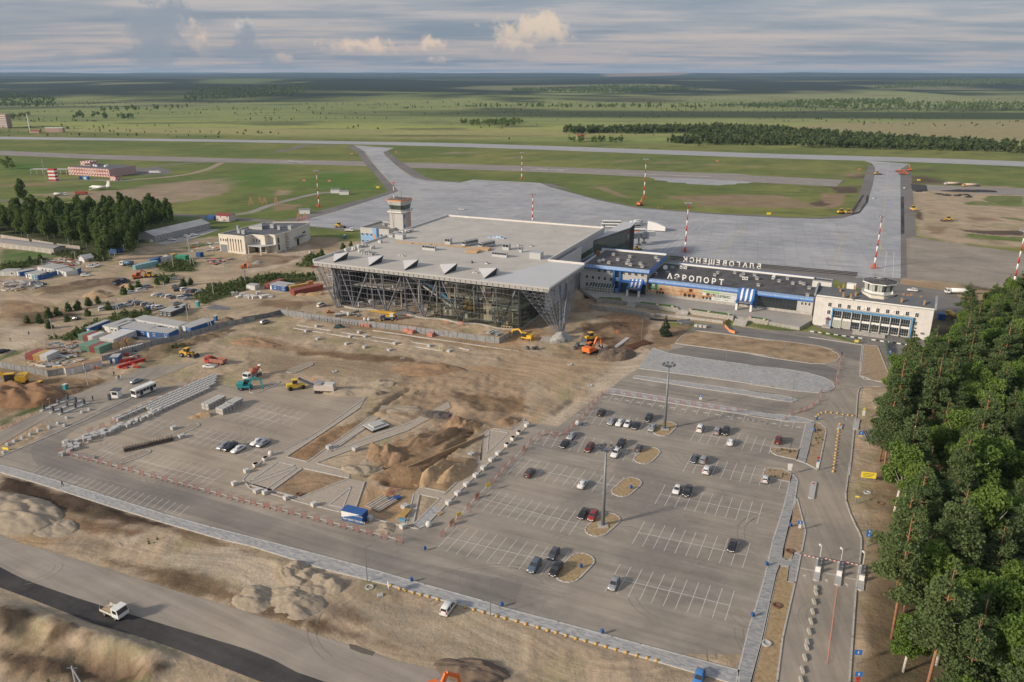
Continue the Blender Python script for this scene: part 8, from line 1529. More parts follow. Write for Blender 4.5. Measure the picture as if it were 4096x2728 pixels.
t=TH('mobile_crane','yellow mobile crane with lowered boom on blue chassis before the glass front','crane',g('B',1185,1240),.0);wbx(t,'chassis',mat('crane_blue',(.03,.06,.16),.5),(-3.4,3.6,-1.3,1.3,.8,1.5));wbx(t,'cab',M_wp,(.8,2.4,-1.3,-.2,1.6,3.));wbx(t,'turntable',M_ye,(-1.,3.,-1.1,1.1,1.501,2.2));wheels(t,[(x,y)for x in(-1.9,1.9)for y in(-1.2,1.2)],.85,.6)
mb=MB();mb.bar((3,.2,3.),(-4,.2,3.6),.9,.9);mb.bar((-4,.2,3.6),(-7.5,.2,4.),.6,.6);mb.obj('boom',M_ye,t);[wbx(t,'outrigger',M_ye,(x-.2,x+.2,-2.4,2.4,.1,.5))for x in(-3.2,3.3)]
t=TH('crawler_crane','yellow crane with red boom tip standing inside the glazed hall','crane',g('B',1870,1190)+Vc((0,4,.3)),.1);wbx(t,'body',M_ye,(-2.2,2.8,-1.2,1.2,.9,2.4),(-1.5,.8,-1.1,1.1,2.4,6.));wbx(t,'track',M_bk,(-2.4,2.4,-1.6,-1.,0,.9),(-2.4,2.4,1.,1.6,0,.9));mb=MB();mb.bar((-.5,0,5.6),(-4.6,-1,9.4),.8,.6);mb.obj('boom',M_ye,t);mb=MB();mb.cbox((-4.9,-1,9.7),1,.9,.8);mb.obj('boom_tip',M_red,t)
ac=TH('aircraft','small white trijet aircraft with T-tail parked in the grass','aircraft',g('a6',1050,850),2.95);mb=MB();mb.tube((-8,0,2.6),(6.5,0,2.6),1.2,n=14);mb.tube((6.5,0,2.6),(9.8,0,2.2),1.2,.25,14);mb.tube((-8,0,2.6),(-12,0,3.6),1.2,.35,14);mb.obj('fuselage',M_wp,ac,True)
for s in(-1,1):mb=MB();mb.prism([(1.2,0),(-1.6,0),(-2.,s*14),(-.8,s*14)],1.9,2.15);mb.obj('wing',M_wp,ac);mb=MB();mb.prism([(-10.5,0),(-12.4,0),(-12.8,s*4.6),(-11.8,s*4.6)],8.4,8.55);mb.obj('tailplane',M_wp,ac);mb=MB();mb.tube((-5.5,s*1.9,3.2),(-8.6,s*1.9,3.2),.6,n=10);mb.obj('engine',M_st,ac)
mb=MB();mb.add([(x,y,z)for y in(-.15,.15)for x,z in((-7.6,3.6),(-11.4,3.8),(-12.6,8.5),(-10.4,8.5))],[(0,1,2,3),(7,6,5,4),(0,4,5,1),(1,5,6,2),(2,6,7,3),(3,7,4,0)]);mb.obj('tail_fin',M_wp,ac);wheels(ac,[(-1.5,-1.8),(-1.5,1.8),(7.4,0)],.5,.3)
# barriers, blocks, hemispheres
M_bar=mat('barrier_red',(.36,.12,.10),.6,var=.15)
BRR={}
def barrier(k,x,y,rz,group='red mesh barriers',label=None,panel=None):
 if not BRR:
  mb=MB();[mb.tube((a[0],0,a[1]),(b[0],0,b[1]),.05,n=5)for a,b in[((-1.1,.12),(-1.1,1.75)),((1.1,.12),(1.1,1.75)),((-1.1,1.75),(1.1,1.75)),((-1.1,.3),(1.1,.3))]];BRR['frame']=mb.mesh('frame')
  mb=MB();[mb.bar((q*.22,0,.3),(q*.22,0,1.75),.02)for q in rn(-4,5)];[mb.bar((-1.1,0,.3+q*.24),(1.1,0,.3+q*.24),.02)for q in rn(1,6)];BRR['mesh_infill']=mb.mesh('mesh_infill')
  for s in(-1,1):mb=MB();mb.bar((s*1.1,-.5,.05),(s*1.1,.5,.05),.09);mb.bar((s*1.1,0,.05),(s*1.1,0,.3),.07);BRR['foot',s]=mb.mesh('foot')
  for me in BRR.values():me.materials.append(M_bar)
 p=g(k,x,y);t=TH('mesh_barrier',label or 'red mesh barrier panel standing in the line','barrier',(p.x,p.y,.02),rz,None if label else group);t.scale=(.76,)*3
 for nm,me in BRR.items():obj(nm if isinstance(nm,str)else nm[0],me,None,t)
 if panel:wbx(t,'board',panel,(-1.,1.,-.06,-.03,.4,1.65))
 return t
ribbon_mb=MB()
def run(k,pts,label,closed=False,tape=True):
 P=gp(k,pts)
 for i,p in enum(P):
  a,b=P[max(i-1,0)],P[min(i+1,len(P)-1)];d=b-a;barrier(k,pts[i][0],pts[i][1],atan2(d.y,d.x)+.12*sin(i*7),None)
 return P
def brun(k,pts,lab,grp):
 P=run(k,pts,lab)
 for o in[o for o in COL.objects if o.name.startswith('mesh_barrier')and 'run' not in o][-0:]:
  if o.parent is None and 'run' not in o:o['run']=1;o['label']=lab;o['group']=grp
 mb=MB();[mb.bar(a+ZV(.9)+(b-a)*.25,b+ZV(.5)-(b-a)*.25,.05,.03)for a,b in zip(P[:-1],P[1:])if(b-a).length<9];[mb.bar(a+ZV(.5)+(b-a)*.25,b+ZV(.9)-(b-a)*.25,.05,.03)for a,b in zip(P[:-1],P[1:])if(b-a).length<9]
 o=mb.obj('barrier_tape',M_wp);tag(o,'white tape crossed between the barriers, '+grp[:60],'tape')
brun('J',[(520,450),(610,478),(700,500),(775,520),(860,543),(942,567),(1032,592),(1120,612),(1215,640),(1318,668),(1413,692),(1508,718),(1595,742),(1678,765),(1780,793),(1875,820),(1970,847),(2070,873),(2170,895),(2285,922)],'red mesh barrier in the long line along the ring road, left half','barriers along the ring road left')
brun('K',[(147,710),(250,738),(355,765),(467,793),(573,820),(687,850),(800,880),(912,908),(1025,937),(1150,970),(1280,1005)],'red mesh barrier in the line before the lettered container','barriers along the ring road right')
brun('K',[(1650,945),(1730,855),(1790,795),(1870,710),(1940,635),(2075,495),(2130,435),(2185,375),(2245,315),(2345,215)],'red barrier between the sandy garden and the car park, lower part','barriers at the car park edge below')
brun('H',[(205,1180),(262,1115),(340,1060),(410,1045),(478,1060),(553,1045),(585,1015),(628,975),(685,925),(725,880),(763,830),(795,790),(835,750),(870,710)],'red barrier stepping up the left edge of the car park','barriers at the car park edge above')
brun('H',[(920,695),(1010,700),(1098,715),(1190,727),(1285,742),(1375,757),(1468,770),(1562,785),(1660,797),(1755,812),(1852,828),(1960,845),(2052,855)],'red barrier standing on the paved strip above the disabled bays','barriers above the disabled bays')
brun('P',[(1075,405),(1155,335),(1260,310),(1340,280),(1422,230),(1495,175),(1522,70),(1640,40)],'red barrier curving across the road at the pavement tip','barriers across the road')
brun('I',[(750,715),(745,665),(770,600),(778,545),(785,500)],'red barrier across the road between plaza and median','barriers between plaza and median')
brun('E',[(1680,1030),(1620,1045),(1560,1085),(1490,1110),(1400,1155),(1320,1195),(1240,1235),(1155,1275),(1065,1320),(970,1375),(875,1415),(775,1455)],'red barrier behind the rows of kerb stone pallets','barriers behind the pallets')
brun('K',[(1070,300),(1085,250),(1160,190),(1260,140),(1380,100),(1500,60),(1600,20),(1700,-20)],'red barrier along the brown spoil bank of the pit','barriers along the pit')
for k,x,y,lb in[('K',1945,625,'salmon board barrier beside the yellow notice'),('K',1730,855,'pale board barrier lower of two')]:barrier(k,x,y,.9,label=lb,panel=mat('salmon_board',(.55,.33,.22),.7))
for i,(x,y)in enum([(1195,575),(1215,560),(1235,548),(1205,590)]):barrier('K',x,y+20,.6,label='red barrier panels stacked upright as a bundle in the pit corner')['group']='stacked red barriers'
HM=MB().lathe([(.0,.42),(.14,.40),(.27,.31),(.36,.17),(.40,.0)],12).mesh('hemisphere',True);HM.materials.append(mat('hemisphere_yellow',(.50,.32,.09),.6,var=.12))
def hms(k,pts,lab,grp,s=1.):
 for x,y in pts:p=g(k,x,y);o=obj('concrete_hemisphere',HM,None,None,(p.x,p.y,.02));o.scale=(s,)*3;tag(o,lab,'bollard',grp)
hms('O',[(1205,460),(1282,488),(1332,502),(1398,522),(1462,540),(1528,557),(1608,580),(1768,623),(1843,647),(1917,667),(1998,690),(2113,723),(2185,743),(2284,767)],'yellow concrete hemisphere on the sand below the pavement, left part','hemispheres below the pavement left')
hms('L',[(44,1338),(143,1362),(220,1387),(325,1416),(406,1442),(481,1460),(566,1485),(650,1510),(730,1532),(820,1556),(905,1580),(990,1604),(1080,1630),(1170,1655),(1260,1678),(1340,1700)],'yellow concrete hemisphere on the sand below the pavement, right part','hemispheres below the pavement right')
hms('P',[(1460,368),(1487,343),(1525,322),(1580,313),(1647,320),(1723,328),(1792,342),(1857,349),(1914,359)],'yellow hemisphere in the arc across the road mouth','hemispheres in the arc')
hms('P',[(1738,533),(1736,565),(1730,607),(1723,648),(1717,690),(1712,734),(1708,778),(1701,823),(1697,857),(1694,894),(1689,935),(1683,971),(1681,1011),(1673,1050),(1671,1060)],'yellow hemisphere in the centre line of the exit road','hemispheres in the centre line')
o=obj('concrete_hemisphere',HM,None,None,g('P',1753,475)+ZV(.35));tag(o,'yellow hemisphere on top of the short grey island','bollard')
def bpl(k,x,y,s,h,label,m=None,group=None,n=4,rz=.85,name='paver_pallet',cat='pallet'):
 t=TH(name,label,cat,g(k,x,y),rz,group);hh=h/n
 for i in rn(n):mb=MB();mb.box(-s/2+.02*(i%2),s/2,-s/2,s/2-.02*(i%2),.12+hh*i,.12+hh*(i+.93));mb.obj('paver_layer',m or M_pl,t)
 mb=MB();mb.box(-s/2-.05,s/2+.05,-s/2,s/2,0,.12);mb.obj('pallet_base',M_wood,t);return t
for k,pts,lb in[('K',[(130,302),(48,355)],'white paver pallet on the upper left kerb of the garden'),('K',[(65,577),(130,590),(313,635),(548,692),(1028,812),(1308,882)],'white paver pallet along the lower kerb of the garden'),('K',[(1700,678),(1778,598),(1853,522),(1933,445),(1999,380),(2067,310),(2125,255),(2200,182),(2252,127),(2303,78)],'white paver pallet in the row beside the sandy path'),('J',[(2273,517),(2190,570),(2112,620),(2008,727)],'white paver pallet outside the rounded kerb corner'),('H',[(228,978),(162,1043),(112,1092),(60,1147)],'white paver pallet at the upper end of the sandy path')]:
 for x,y in pts:bpl(k,x,y,1.2,.9,lb,group=lb[5:60])
def heading(k,a,b):d=g(k,*b)-g(k,*a);return atan2(d.y,d.x)
rzp=heading('E',(1345,1270),(1700,1110));n0=g('E',1370,1280);ex=Vc((cos(rzp),sin(rzp),0));ey=Vc((-sin(rzp),cos(rzp),0));M_ks=mat('kerb_stone',(.42,.42,.41),.85,var=.12,scale=2)
kpal=MB();[kpal.box(-.85,.85,-.6+q*.3,-.33+q*.3,.12+l*.31,.41+l*.31)for q in rn(4)for l in rn(3)];kpm=kpal.mesh('kerb_stones');kpm.materials.append(M_ks);kb2=MB();kb2.box(-.85,.85,-.6,.6,0,.12);kbm=kb2.mesh('pallet_base');kbm.materials.append(M_wood)
def kpile(p,rz,label,grp,z=0.):t=TH('kerb_stone_pallet',label,'pallet',(p.x,p.y,z),rz,grp);t.scale=(.9,.86,.9);obj('kerb_stones',kpm,None,t);obj('pallet_base',kbm,None,t)
for r_ in rn(6):
 L0,L1=(-1 if r_<2 else 0),(11 if r_<1 else 13 if r_<3 else 14)
 for c_ in rn(L0-(5 if r_>3 else 0),L1+r_//2):kpile(n0+ex*(c_*1.95+r_*1.6*0)+ey*(r_*1.55),rzp,'grey kerb stone pallet in the large block of rows before the barriers','kerb stone pallets in the large block')
for r_,(k,a,b)in enum([('E',(1782,1258),(1915,1190)),('E',(1905,1298),(1990,1255)),('E',(1985,1250),(2060,1212))]):
 A_,B_=g(k,*a),g(k,*b);n=6 if r_==0 else 4;q=heading(k,a,b)
 for i in rn(n):
  for j in rn(2):
   for l in rn(2):kpile(A_+(B_-A_)*(i/(n-1))+Vc((-sin(q),cos(q),0))*1.35*j,q+pi/2,['kerb stone pallet in the double stack nearest the row end','kerb stone pallet in the stack before the kerbed island','kerb stone pallet in the stack at the right of the island'][r_],['left double stack','middle double stack','right double stack'][r_],l*1.08)
r_=random.Random(8)
for i in rn(46):
 t_=i/45;x=530+520*t_+r_.uniform(-15,25);y=432-205*t_+r_.uniform(-45,40)*(1.2-t_);bpl('J',x,y,r_.uniform(1.,1.5),r_.uniform(.5,1.1),'loose pallet of grey concrete pieces in the untidy heap on the left car park',M_ks,'untidy pallets on the left car park',3,r_.uniform(0,3))
for i in rn(11):bpl('J',1065+i*30,232-i*14+(i%2)*14,1.4,1.-.4*(i%3==0),'grey paver pallet in the single file between heap and block',M_ks,'paver pallets in single file',3,rzp)
for k,x,y,lb in[('F',583,450,'single grey block pallet on the graded ground, left'),('F',830,492,'single grey block pallet on the graded ground, middle'),('F',985,518,'single grey block pallet, third on the graded ground'),('F',1195,545,'single grey block pallet, fourth on the graded ground'),('F',1708,552,'tilted block stack right on the graded ground'),('F',575,338,'small block stack beside the upper kerb trench'),('F',485,380,'small block stack beside the lower kerb trench, left'),('F',938,390,'small block stack between the kerb trenches'),('F',862,428,'small block stack on the lower kerb line'),('F',1245,487,'small block stack right on the lower kerb line'),('F',1540,508,'small stack near the two workers in yellow'),('F',990,428,'low stone pack on the upper kerb line'),('C',1682,1298,'left pale paver pallet on the terrace road'),('C',1718,1302,'middle pale paver pallet on the terrace road'),('C',1757,1307,'right pale paver pallet on the terrace road'),('K',1895,265,'block pallet in the narrow sandy strip'),('K',1328,712,'grey block pallet beside the yellow form boards'),('K',905,215,'white block pile on the garden path crossing'),('K',680,200,'white block pile at the path fork'),('a1',1320,690,'pale brick pallet at the corner of the cream building'),('a1',1480,615,'pale brick pallets behind the scaffold'),('a1',1800,710,'lone white block pallet on the bare ground'),('J',1490,250,'small stones pile above the second kerbed island'),('J',1555,322,'small stones pile below the second kerbed island'),('K',60,575,'double white pallet at the garden corner')]:bpl(k,x,y,1.5,.9,lb,M_ks,None,3)
r_=random.Random(3)
for i in rn(10):bpl('E',2010+i*34,285+8*(i%3)+r_.uniform(-25,25),r_.uniform(2,3.4),r_.uniform(.7,1.5),'wrapped pale stack in the lay-down yard beside the lone white cabin',M_pl,'stacks beside the lone white cabin',3,r_.uniform(0,1),'material_stack')
for k,x0,x1,y0,y1,n,lb,ms in[('E',250,690,800,905,34,'crumpled galvanised offcut in the scrap pile inside the lower fence',[M_gv,M_gv,M_wood,M_pl]),('a5',820,1480,90,210,34,'discarded beam or crate in the lay-down yard by the birch wood',[M_gv,M_wood,M_pl,K_r]),('a5',30,760,480,660,40,'stored beam or sheet in the yard at the left edge',[M_gv,M_sd,M_pl,M_wood,M_gv]),('E',1040,1220,770,920,12,'steel piece lying beside the red girders',[M_red,M_gv,M_sd]),('E',430,660,690,790,22,'timber or steel offcut above the three containers',[M_wood,M_gv,M_bi]),('A',1640,1900,1050,1130,14,'crate left of the cream building',[M_gv,M_pl,M_red]),('A',1760,1990,1190,1240,14,'junk on the bare ground before the cream building',[M_red,M_pl,M_sd]),('B',750,960,1180,1215,8,'sack or bundle in front of the left terminal end',[M_pl,M_gv]),('B',2050,2150,1340,1380,6,'flat sheet pile before the right terminal end',[M_gv]),('E',850,1100,595,690,10,'sheet or tarp on the container block',[M_pl,M_wood])]:
 for i in rn(n*3//2):
  x,y=r_.uniform(x0,x1),r_.uniform(y0,y1);mb=MB();l_=r_.uniform(1.2,5.5);mb.cbox((0,0,r_.uniform(.3,.7)),l_,r_.uniform(.3,1.2),r_.uniform(.15,.7));mb.cbox((.2,.3,.2),l_*.6,r_.uniform(.3,1.4),.35,.5)
  if i%2:mb.tube((-l_/2,.4,.5),(l_/2,-.3,.8),.12)
  o=mb.obj('scrap_piece',r_.choice(ms),None,loc=g(k,x,y),rot=(0,0,r_.uniform(-.6,1.2)));tag(o,lb,'scrap',lb[:50])
for i,(x,y,s)in enum([(990,738,1.),(1048,728,1.),(1075,705,1.1),(1108,705,1.3),(1062,690,.8),(1020,718,.8)]):
 t=TH('cable_drum',['leftmost wooden cable drum behind the fence','second wooden cable drum','third wooden cable drum, larger','biggest wooden cable drum at the right','small cable drum at the rear','small dark cable drum between others'][i],'cable drum',g('E',x,y),.5+.2*i);t.scale=(s,)*3
 for q in(-.6,.6):mb=MB();mb.tube((0,q-.06,1.2),(0,q+.06,1.2),1.2,n=16);mb.obj('flange',M_wood,t)
 mb=MB();mb.tube((0,-.55,1.2),(0,.55,1.2),.7,n=12);mb.obj('drum_core',M_bi,t)
for i in rn(9):mb=MB();mb.lathe([(.5,0),(.62,.4),(.5,.9),(.15,1.)],8);o=mb.obj('bulk_bag',M_pl,None,True,loc=g('E',1045+i*22,752-i*5));tag(o,'white bulk bag in the row along the inner side of the fence','bag','white bags along the fence')
for k,x,y,lb in[('K',180,258,'white bulk bag beside the upper left paver pallets'),('K',1532,868,'white bulk bag at the lower corner of the garden'),('B',985,1245,'left white bag beside the mobile crane'),('B',1020,1248,'right white bag beside the mobile crane'),('B',845,1205,'white sack heap before the glass front'),('H',665,962,'small white stone bag at the barrier corner')]:mb=MB();mb.lathe([(.5,0),(.66,.4),(.5,.9),(.15,1.1)],8);o=mb.obj('bulk_bag',M_pl,None,True,loc=g(k,x,y));o.scale=(1.3,)*3;tag(o,lb,'bag')
def PC(name,label,cat,k,x,y,rz,m,*boxes,s=1.):o=wbx(None,name,m,*boxes,loc=g(k,x,y),rot=(0,0,rz));o.scale=(s,)*3;return tag(o,label,cat)
PC('red_girder','long bright red girder lying by the sheet fence','girder','E',1130,878,.95,M_red,(-5,5,-.5,.5,.3,1.3));PC('red_girder','short red girder behind the long one','girder','E',1075,852,.6,M_red,(-2.2,2.2,-.7,.7,.2,1.2));PC('pipe_stack','dark grey beams stacked before the blue cabins','beams','E',1235,660,-.15,M_sd,(-8,8,-.7,.7,.1,.8),(-7,6,-1.4,-.8,.1,.5));PC('beam_stack','pile of galvanised profiles in front of the crane','beams','B',1320,1195,.2,M_gv,(-4,4,-1.4,1.4,.1,.8),(-3,3.5,-1,.6,.8,1.3))
PC('board_stack','long pile of weathered planks, left of two in the pit','planks','K',1092,668,.95,mat('weathered_wood',(.42,.36,.30),.9,var=.2),*[(-3,3,-1.2+q*.42,-.85+q*.42,.1,.35+.12*(q%2))for q in rn(6)]);PC('board_stack','long pile of weathered planks, right of two in the pit','planks','K',1160,690,.95,mat('weathered_wood',(.42,.36,.30),.9,var=.2),*[(-3.2,3.2,-1+q*.4,-.65+q*.4,.1,.4+.12*(q%2))for q in rn(5)])
PC('blue_profiles','bundle of bright blue profiles beside the planks','profiles','K',1240,637,.6,K_b,*[(-1.6,1.6,-.7+q*.3,-.5+q*.3,.1,.5)for q in rn(5)]);PC('form_boards','yellow form boards on blue bearers in the pit corner','boards','K',1325,770,1.25,K_y,*[(-1.8,1.8,-.9+q*.36,-.6+q*.36,.5,.8)for q in rn(5)]);PC('blue_bearers','blue bearers under the yellow form boards','bearers','K',1318,805,1.25,mat('pale_blue',(.10,.30,.45),.6),(-1.2,-.4,-.9,.9,.05,.5));PC('pallet_wood','wooden pallet on the kerb beside the stone stair','pallet','K',1625,758,.9,M_wood,*[(-.9,.9,-.6+q*.3,-.4+q*.3,.05,.2)for q in rn(4)])
PC('manhole_slab','square stepped concrete shaft cover on black rim between the paths','shaft cover','F',1082,1195,.75,M_ks,(-3,3,-2.6,2.6,.5,.8),(-1.9,1.9,-1.6,1.6,.8,1.2));PC('slab_rim','black rim under the square concrete shaft cover','rim','F',1082,1195,.75,M_bk,(-3,3,-2.6,2.6,0,.5));PC('duct_bank','long flat concrete duct bank across the muddy digging','duct bank','H',980,310,1.05,M_ks,(-14,14,-.8,.8,.05,.45));PC('rusty_sheet_piles','heap of rusty sheet piles beside the digging','sheet piles','H',1185,285,.7,mat('rust',(.16,.075,.04),.9,var=.3),*[(-6,6,-1.6+q*.6,-1.2+q*.6,.1,.6+.2*(q%2))for q in rn(6)])
PC('timber_lengths','pale timber lengths on the sandy edge of the plaza','planks','H',1190,320,.8,M_wood,*[(-3,3,-.8+q*.5,-.6+q*.5,.05,.2)for q in rn(4)]);PC('metal_plank','long brown plank wall leaning in the trench','plank','K',1715,225,.78,mat('brown_plank',(.33,.24,.15),.9),(-15,13,-.15,.15,-.4,.9));PC('rebar_cages','row of dark rusty rebar cages on the left car park','rebar cages','J',1275,385,.55,mat('rusty_rebar',(.075,.05,.04),.9),*[(-6.5+q*.8,-6.42+q*.8,-1.5+.3*(q//8),1.2+.3*(q//8),.05,.9)for q in rn(17)],*[(-6.5,6.5,-1.3+q*.6,-1.22+q*.6,.4,.5)for q in rn(5)])
PC('steel_ladder_rack','galvanised rails lying behind the first barriers of the left car park','rails','J',710,482,-.3,M_gv,(-4.5,4.5,-.5,-.3,.2,.5),(-4,4,.1,.3,.2,.5));PC('steel_steps','grey steel stair and ramp below the terrace wall','steps','C',1585,1275,.3,M_gv,(-3,3,-2,-1.8,.2,1.6),(-3,3,1.2,1.4,.2,1.6),(-2.6,2.6,-1.8,1.2,.5,.6));PC('timber_fence','pale timber frame fence at the right end of the terminal plinth','frame','B',2185,1325,-.4,mat('pine_frame',(.6,.45,.25),.8),*[(-3+q*1.2,-2.85+q*1.2,0,.1,0,1.6)for q in rn(6)],(-3,3.1,0,.1,1.5,1.65),(-3,3.1,0,.1,0,.15))
for k,x,y,lb in[('F',970,325,'salmon wrapped brick stacks among the fence stakes'),('F',1340,375,'salmon wrapped brick stack in front of the fence'),('F',1380,392,'orange wrapped pack beside the salmon stack'),('F',1548,415,'small salmon brick stack farther right'),('F',1015,335,'right salmon wrapped stack among the stakes')]:bpl(k,x,y,2.2,1.3,lb,M_sl,None,3,-.35,'brick_stack')
for i,(x,y)in enum([(1330,262),(1665,318),(1790,328)]):
 t=TH('barrier_stack',['row of orange barriers right of the mobile crane','row of orange barriers in front of the glass, middle','row of orange barriers right of the middle ones'][i],'barriers',g('F',x,y),.8)
 for q in rn(4):mb=MB();[mb.bar(a,b,.07)for a,b in[((q*.5,-1,.1),(q*.5,-1,1.5)),((q*.5,1,.1),(q*.5,1,1.5)),((q*.5,-1,1.5),(q*.5,1,1.5)),((q*.5,-1,.7),(q*.5,1,.7))]];mb.obj('frame',M_sl,t)
stk=TH('steel_stakes','row of thin dark stakes in front of the sheet fence','stakes',g('F',500,280))
P0,P1=g('F',500,285),g('F',1045,362)
for i in rn(24):p=P0.lerp(P1,i/23)-P0;mb=MB();mb.tube(p,p+ZV(1.9),.1,n=5);mb.obj('stake',M_sd,stk)
for nm,pts in[('upper',[(405,325),(900,405),(1700,515)]),('lower',[(370,350),(900,435),(1650,545)]),('right',[(1050,370),(1650,455),(2300,550)])]:kerb(gp('F',pts),False,.45,.3)
kerb(gp('F',[(1795,520),(1880,540)]),False,.6,.3)
# sheet metal fence
def sfn(k,pts,label,h=2.3,m=None,w_=2.1,hs=None):
 P=gp(k,pts)if isinstance(k,str)else pts;t=TH('sheet_fence',label,'fence',P[0]);r_=random.Random(5);me=None
 for a,b in zip(P[:-1],P[1:]):
  d=b-a;n=max(1,round(d.length/w_));hd=atan2(d.y,d.x);L_=d.length/n;mb=MB();q=10
  V_=[];
  for i in rn(q+1):V_+=[(L_*.985*i/q,.035*(-1)**i,0),(L_*.985*i/q,.035*(-1)**i,h)]
  mb.add(V_,[(2*i,2*i+2,2*i+3,2*i+1)for i in rn(q)]);me=mb.mesh('fence_panel');me.materials.append(m or M_gv)
  for i in rn(n):o=obj('fence_panel',me,None,t,a+d*(i/n)-P[0]+Vc((0,0,r_.uniform(-.05,.05))),hd)
  mb=MB();[mb.bar(a+d*(i/n)-P[0],a+d*(i/n)-P[0]+ZV(h),.1)for i in rn(0,n,2)];mb.obj('fence_posts',M_sd,t)
 return t
sfn('E',[(0,900),(230,945),(415,978),(550,955)],'grey sheet metal fence round the scrap pile at the left');sfn('E',[(880,850),(1060,800),(1300,722),(1640,635),(1940,550),(2190,500)],'grey sheet fence between cabins and graded ground');sfn('F',[(-60,298),(160,262),(265,232)],'darker sheet fence section left of the terminal front fence',2.3,M_st)
sfn('F',[(265,235),(700,300),(1200,360),(1700,425),(2135,482),(2310,385)],'long galvanised sheet fence in front of the glass terminal',2.6);sfn('a4',[(2005,1290),(2230,1310)],'short grey sheet fence right of the white building',2.6)
# masts, lamps, poles
def striped_mast(k,base,top,label,bands=9,work=True):
 p=G(*px(k,*base))if not isinstance(base,Vc)else base;X_,Y_=px(k,*top);c=ZV(CAM_H);q=G(X_,Y_,0)if Y_>330 else G(X_,331,0);d=q-c;sc_=math.hypot(p.x,p.y)/math.hypot(d.x,d.y);h=CAM_H+d.z*sc_
 t=TH('floodlight_mast',label,'mast',p);
 for i in rn(bands):z0,z1=h*i/bands,h*(i+1)/bands;mb=MB();r0=.55-.33*i/bands;mb.tube((0,0,z0),(0,0,z1),r0,r0-.035,8);mb.obj('mast_band',M_red if i%2==0 else M_wp,t,True)
 mb=MB();mb.tube((0,0,h),(0,0,h+.5),1.6,1.6,8);[mb.cbox((2.*cos(a),2.*sin(a),h+.4),.7,.7,.5,a)for a in np.arange(0,6.2,.785)];mb.obj('lamp_crown',M_gv,t)
 if work:mb=MB();[mb.bar((2.4*cos(a),1.6*sin(a),0),(1.6*cos(a),1.*sin(a),2.2),.14)for a in np.arange(0,6.2,.9)];[mb.bar((2.2*cos(a),1.5*sin(a),1),(2.2*cos(a+.9),1.5*sin(a+.9),1.2),.12)for a in np.arange(0,6.2,.9)];mb.obj('base_cage',M_or,t)
 return t
for k,b,tp,lb in[('Q',(347,527),(320,245),'red and white mast on the grass left of the control tower'),('Q',(1938,312),(1936,102),'red and white mast at the far edge of the apron, smallest'),('U',(590,372),(600,124),'red and white mast on the green island with an orange excavator'),('C',(1583,662),(1608,247),'red and white mast on the apron behind the old terminal'),('D',(1070,1015),(1142,573),'red and white mast at the right end of the apron')]:striped_mast(k,b,tp,lb,9)
striped_mast('C',(278,420),(278,168),'red and white mast rising behind the flat terminal roof',9,False);striped_mast('D',(2235,1290),(2375,700),'red and white mast cut by the right image edge',11)
def lamp_mast(p,X_,Y_,label,kind='big'):
 c=ZV(CAM_H);d=G(X_,Y_,0)-c;h=CAM_H+d.z*math.hypot(p.x,p.y)/math.hypot(d.x,d.y);t=TH('lamp_mast' if kind=='big' else 'street_lamp',label,'lamp mast' if kind=='big' else 'street lamp',p);m=mat('painted_mast',(.20,.225,.24),.5,.2,var=.08)
 if kind=='big':
  mb=MB();mb.tube((0,0,.3),(0,0,h),.48,.2,12);mb.obj('pole',m,t,True);wbx(t,'foundation',M_con,(-1.2,1.2,-1.2,1.2,-.02,.32));mb=MB();mb.tube((0,0,h-.3),(0,0,h),.9,.9,10);mb.obj('crown_ring',m,t)
  for q in rn(8):a=q*.785;mb=MB();mb.bar((.5*cos(a),.5*sin(a),h-.1),(1.5*cos(a),1.5*sin(a),h+.3),.1);mb.cbox((1.7*cos(a),1.7*sin(a),h+.35),.5,.55,.35,a);mb.obj('floodlight',M_sd,t)
 else:mb=MB();mb.tube((0,0,0),(0,0,h),.11,.06,6);mb.obj('pole',m,t);mb=MB();mb.bar((0,0,h),(.9,.3,h+.15),.08);mb.cbox((1.1,.35,h+.15),.6,.22,.1,.3);mb.obj('lamp_head',m,t)
 return t
lamp_mast(g('L',880,540),*px('H',910,1170),'tall grey floodlight mast on the fourth sandy island');lamp_mast(g('H',1408,998),*px('H',1449,455),'tall grey floodlight mast on the uppermost sandy island')
for k,b,k2,tp,lb in[('K',(1005,1345),'K',(975,1048),'thin lamp post on the pavement above the gravel heaps'),('O',(2060,720),'O',(2050,415),'thin lamp post beside the yellow hemispheres'),('I',(370,852),'I',(402,640),'thin lamp post at the tip of the paved strip'),('I',(327,500),'I',(355,275),'thin lamp post on the earth median'),('I',(978,645),'I',(1040,215),'tall thin lamp post before the entrance of the white building'),('P',(2008,220),'I',(1005,640),'thin lamp post right of the exit road, upper'),('P',(1880,1185),'P',(1940,800),'thin lamp post right of the exit road, middle'),('H',(1210,248),'C',(1222,1230),'thin lamp post beside the single spruce'),('M',(835,600),'M',(888,365),'thin lamp post by the blue signs at the exit road'),('H',(1935,432),'H',(1950,230),'thin lamp post on the upper edge of the plaza'),('P',(977,855),'P',(993,740),'short post on the upper planted island')]:lamp_mast(g(k,*b),*px(k2,*tp),lb,'thin')
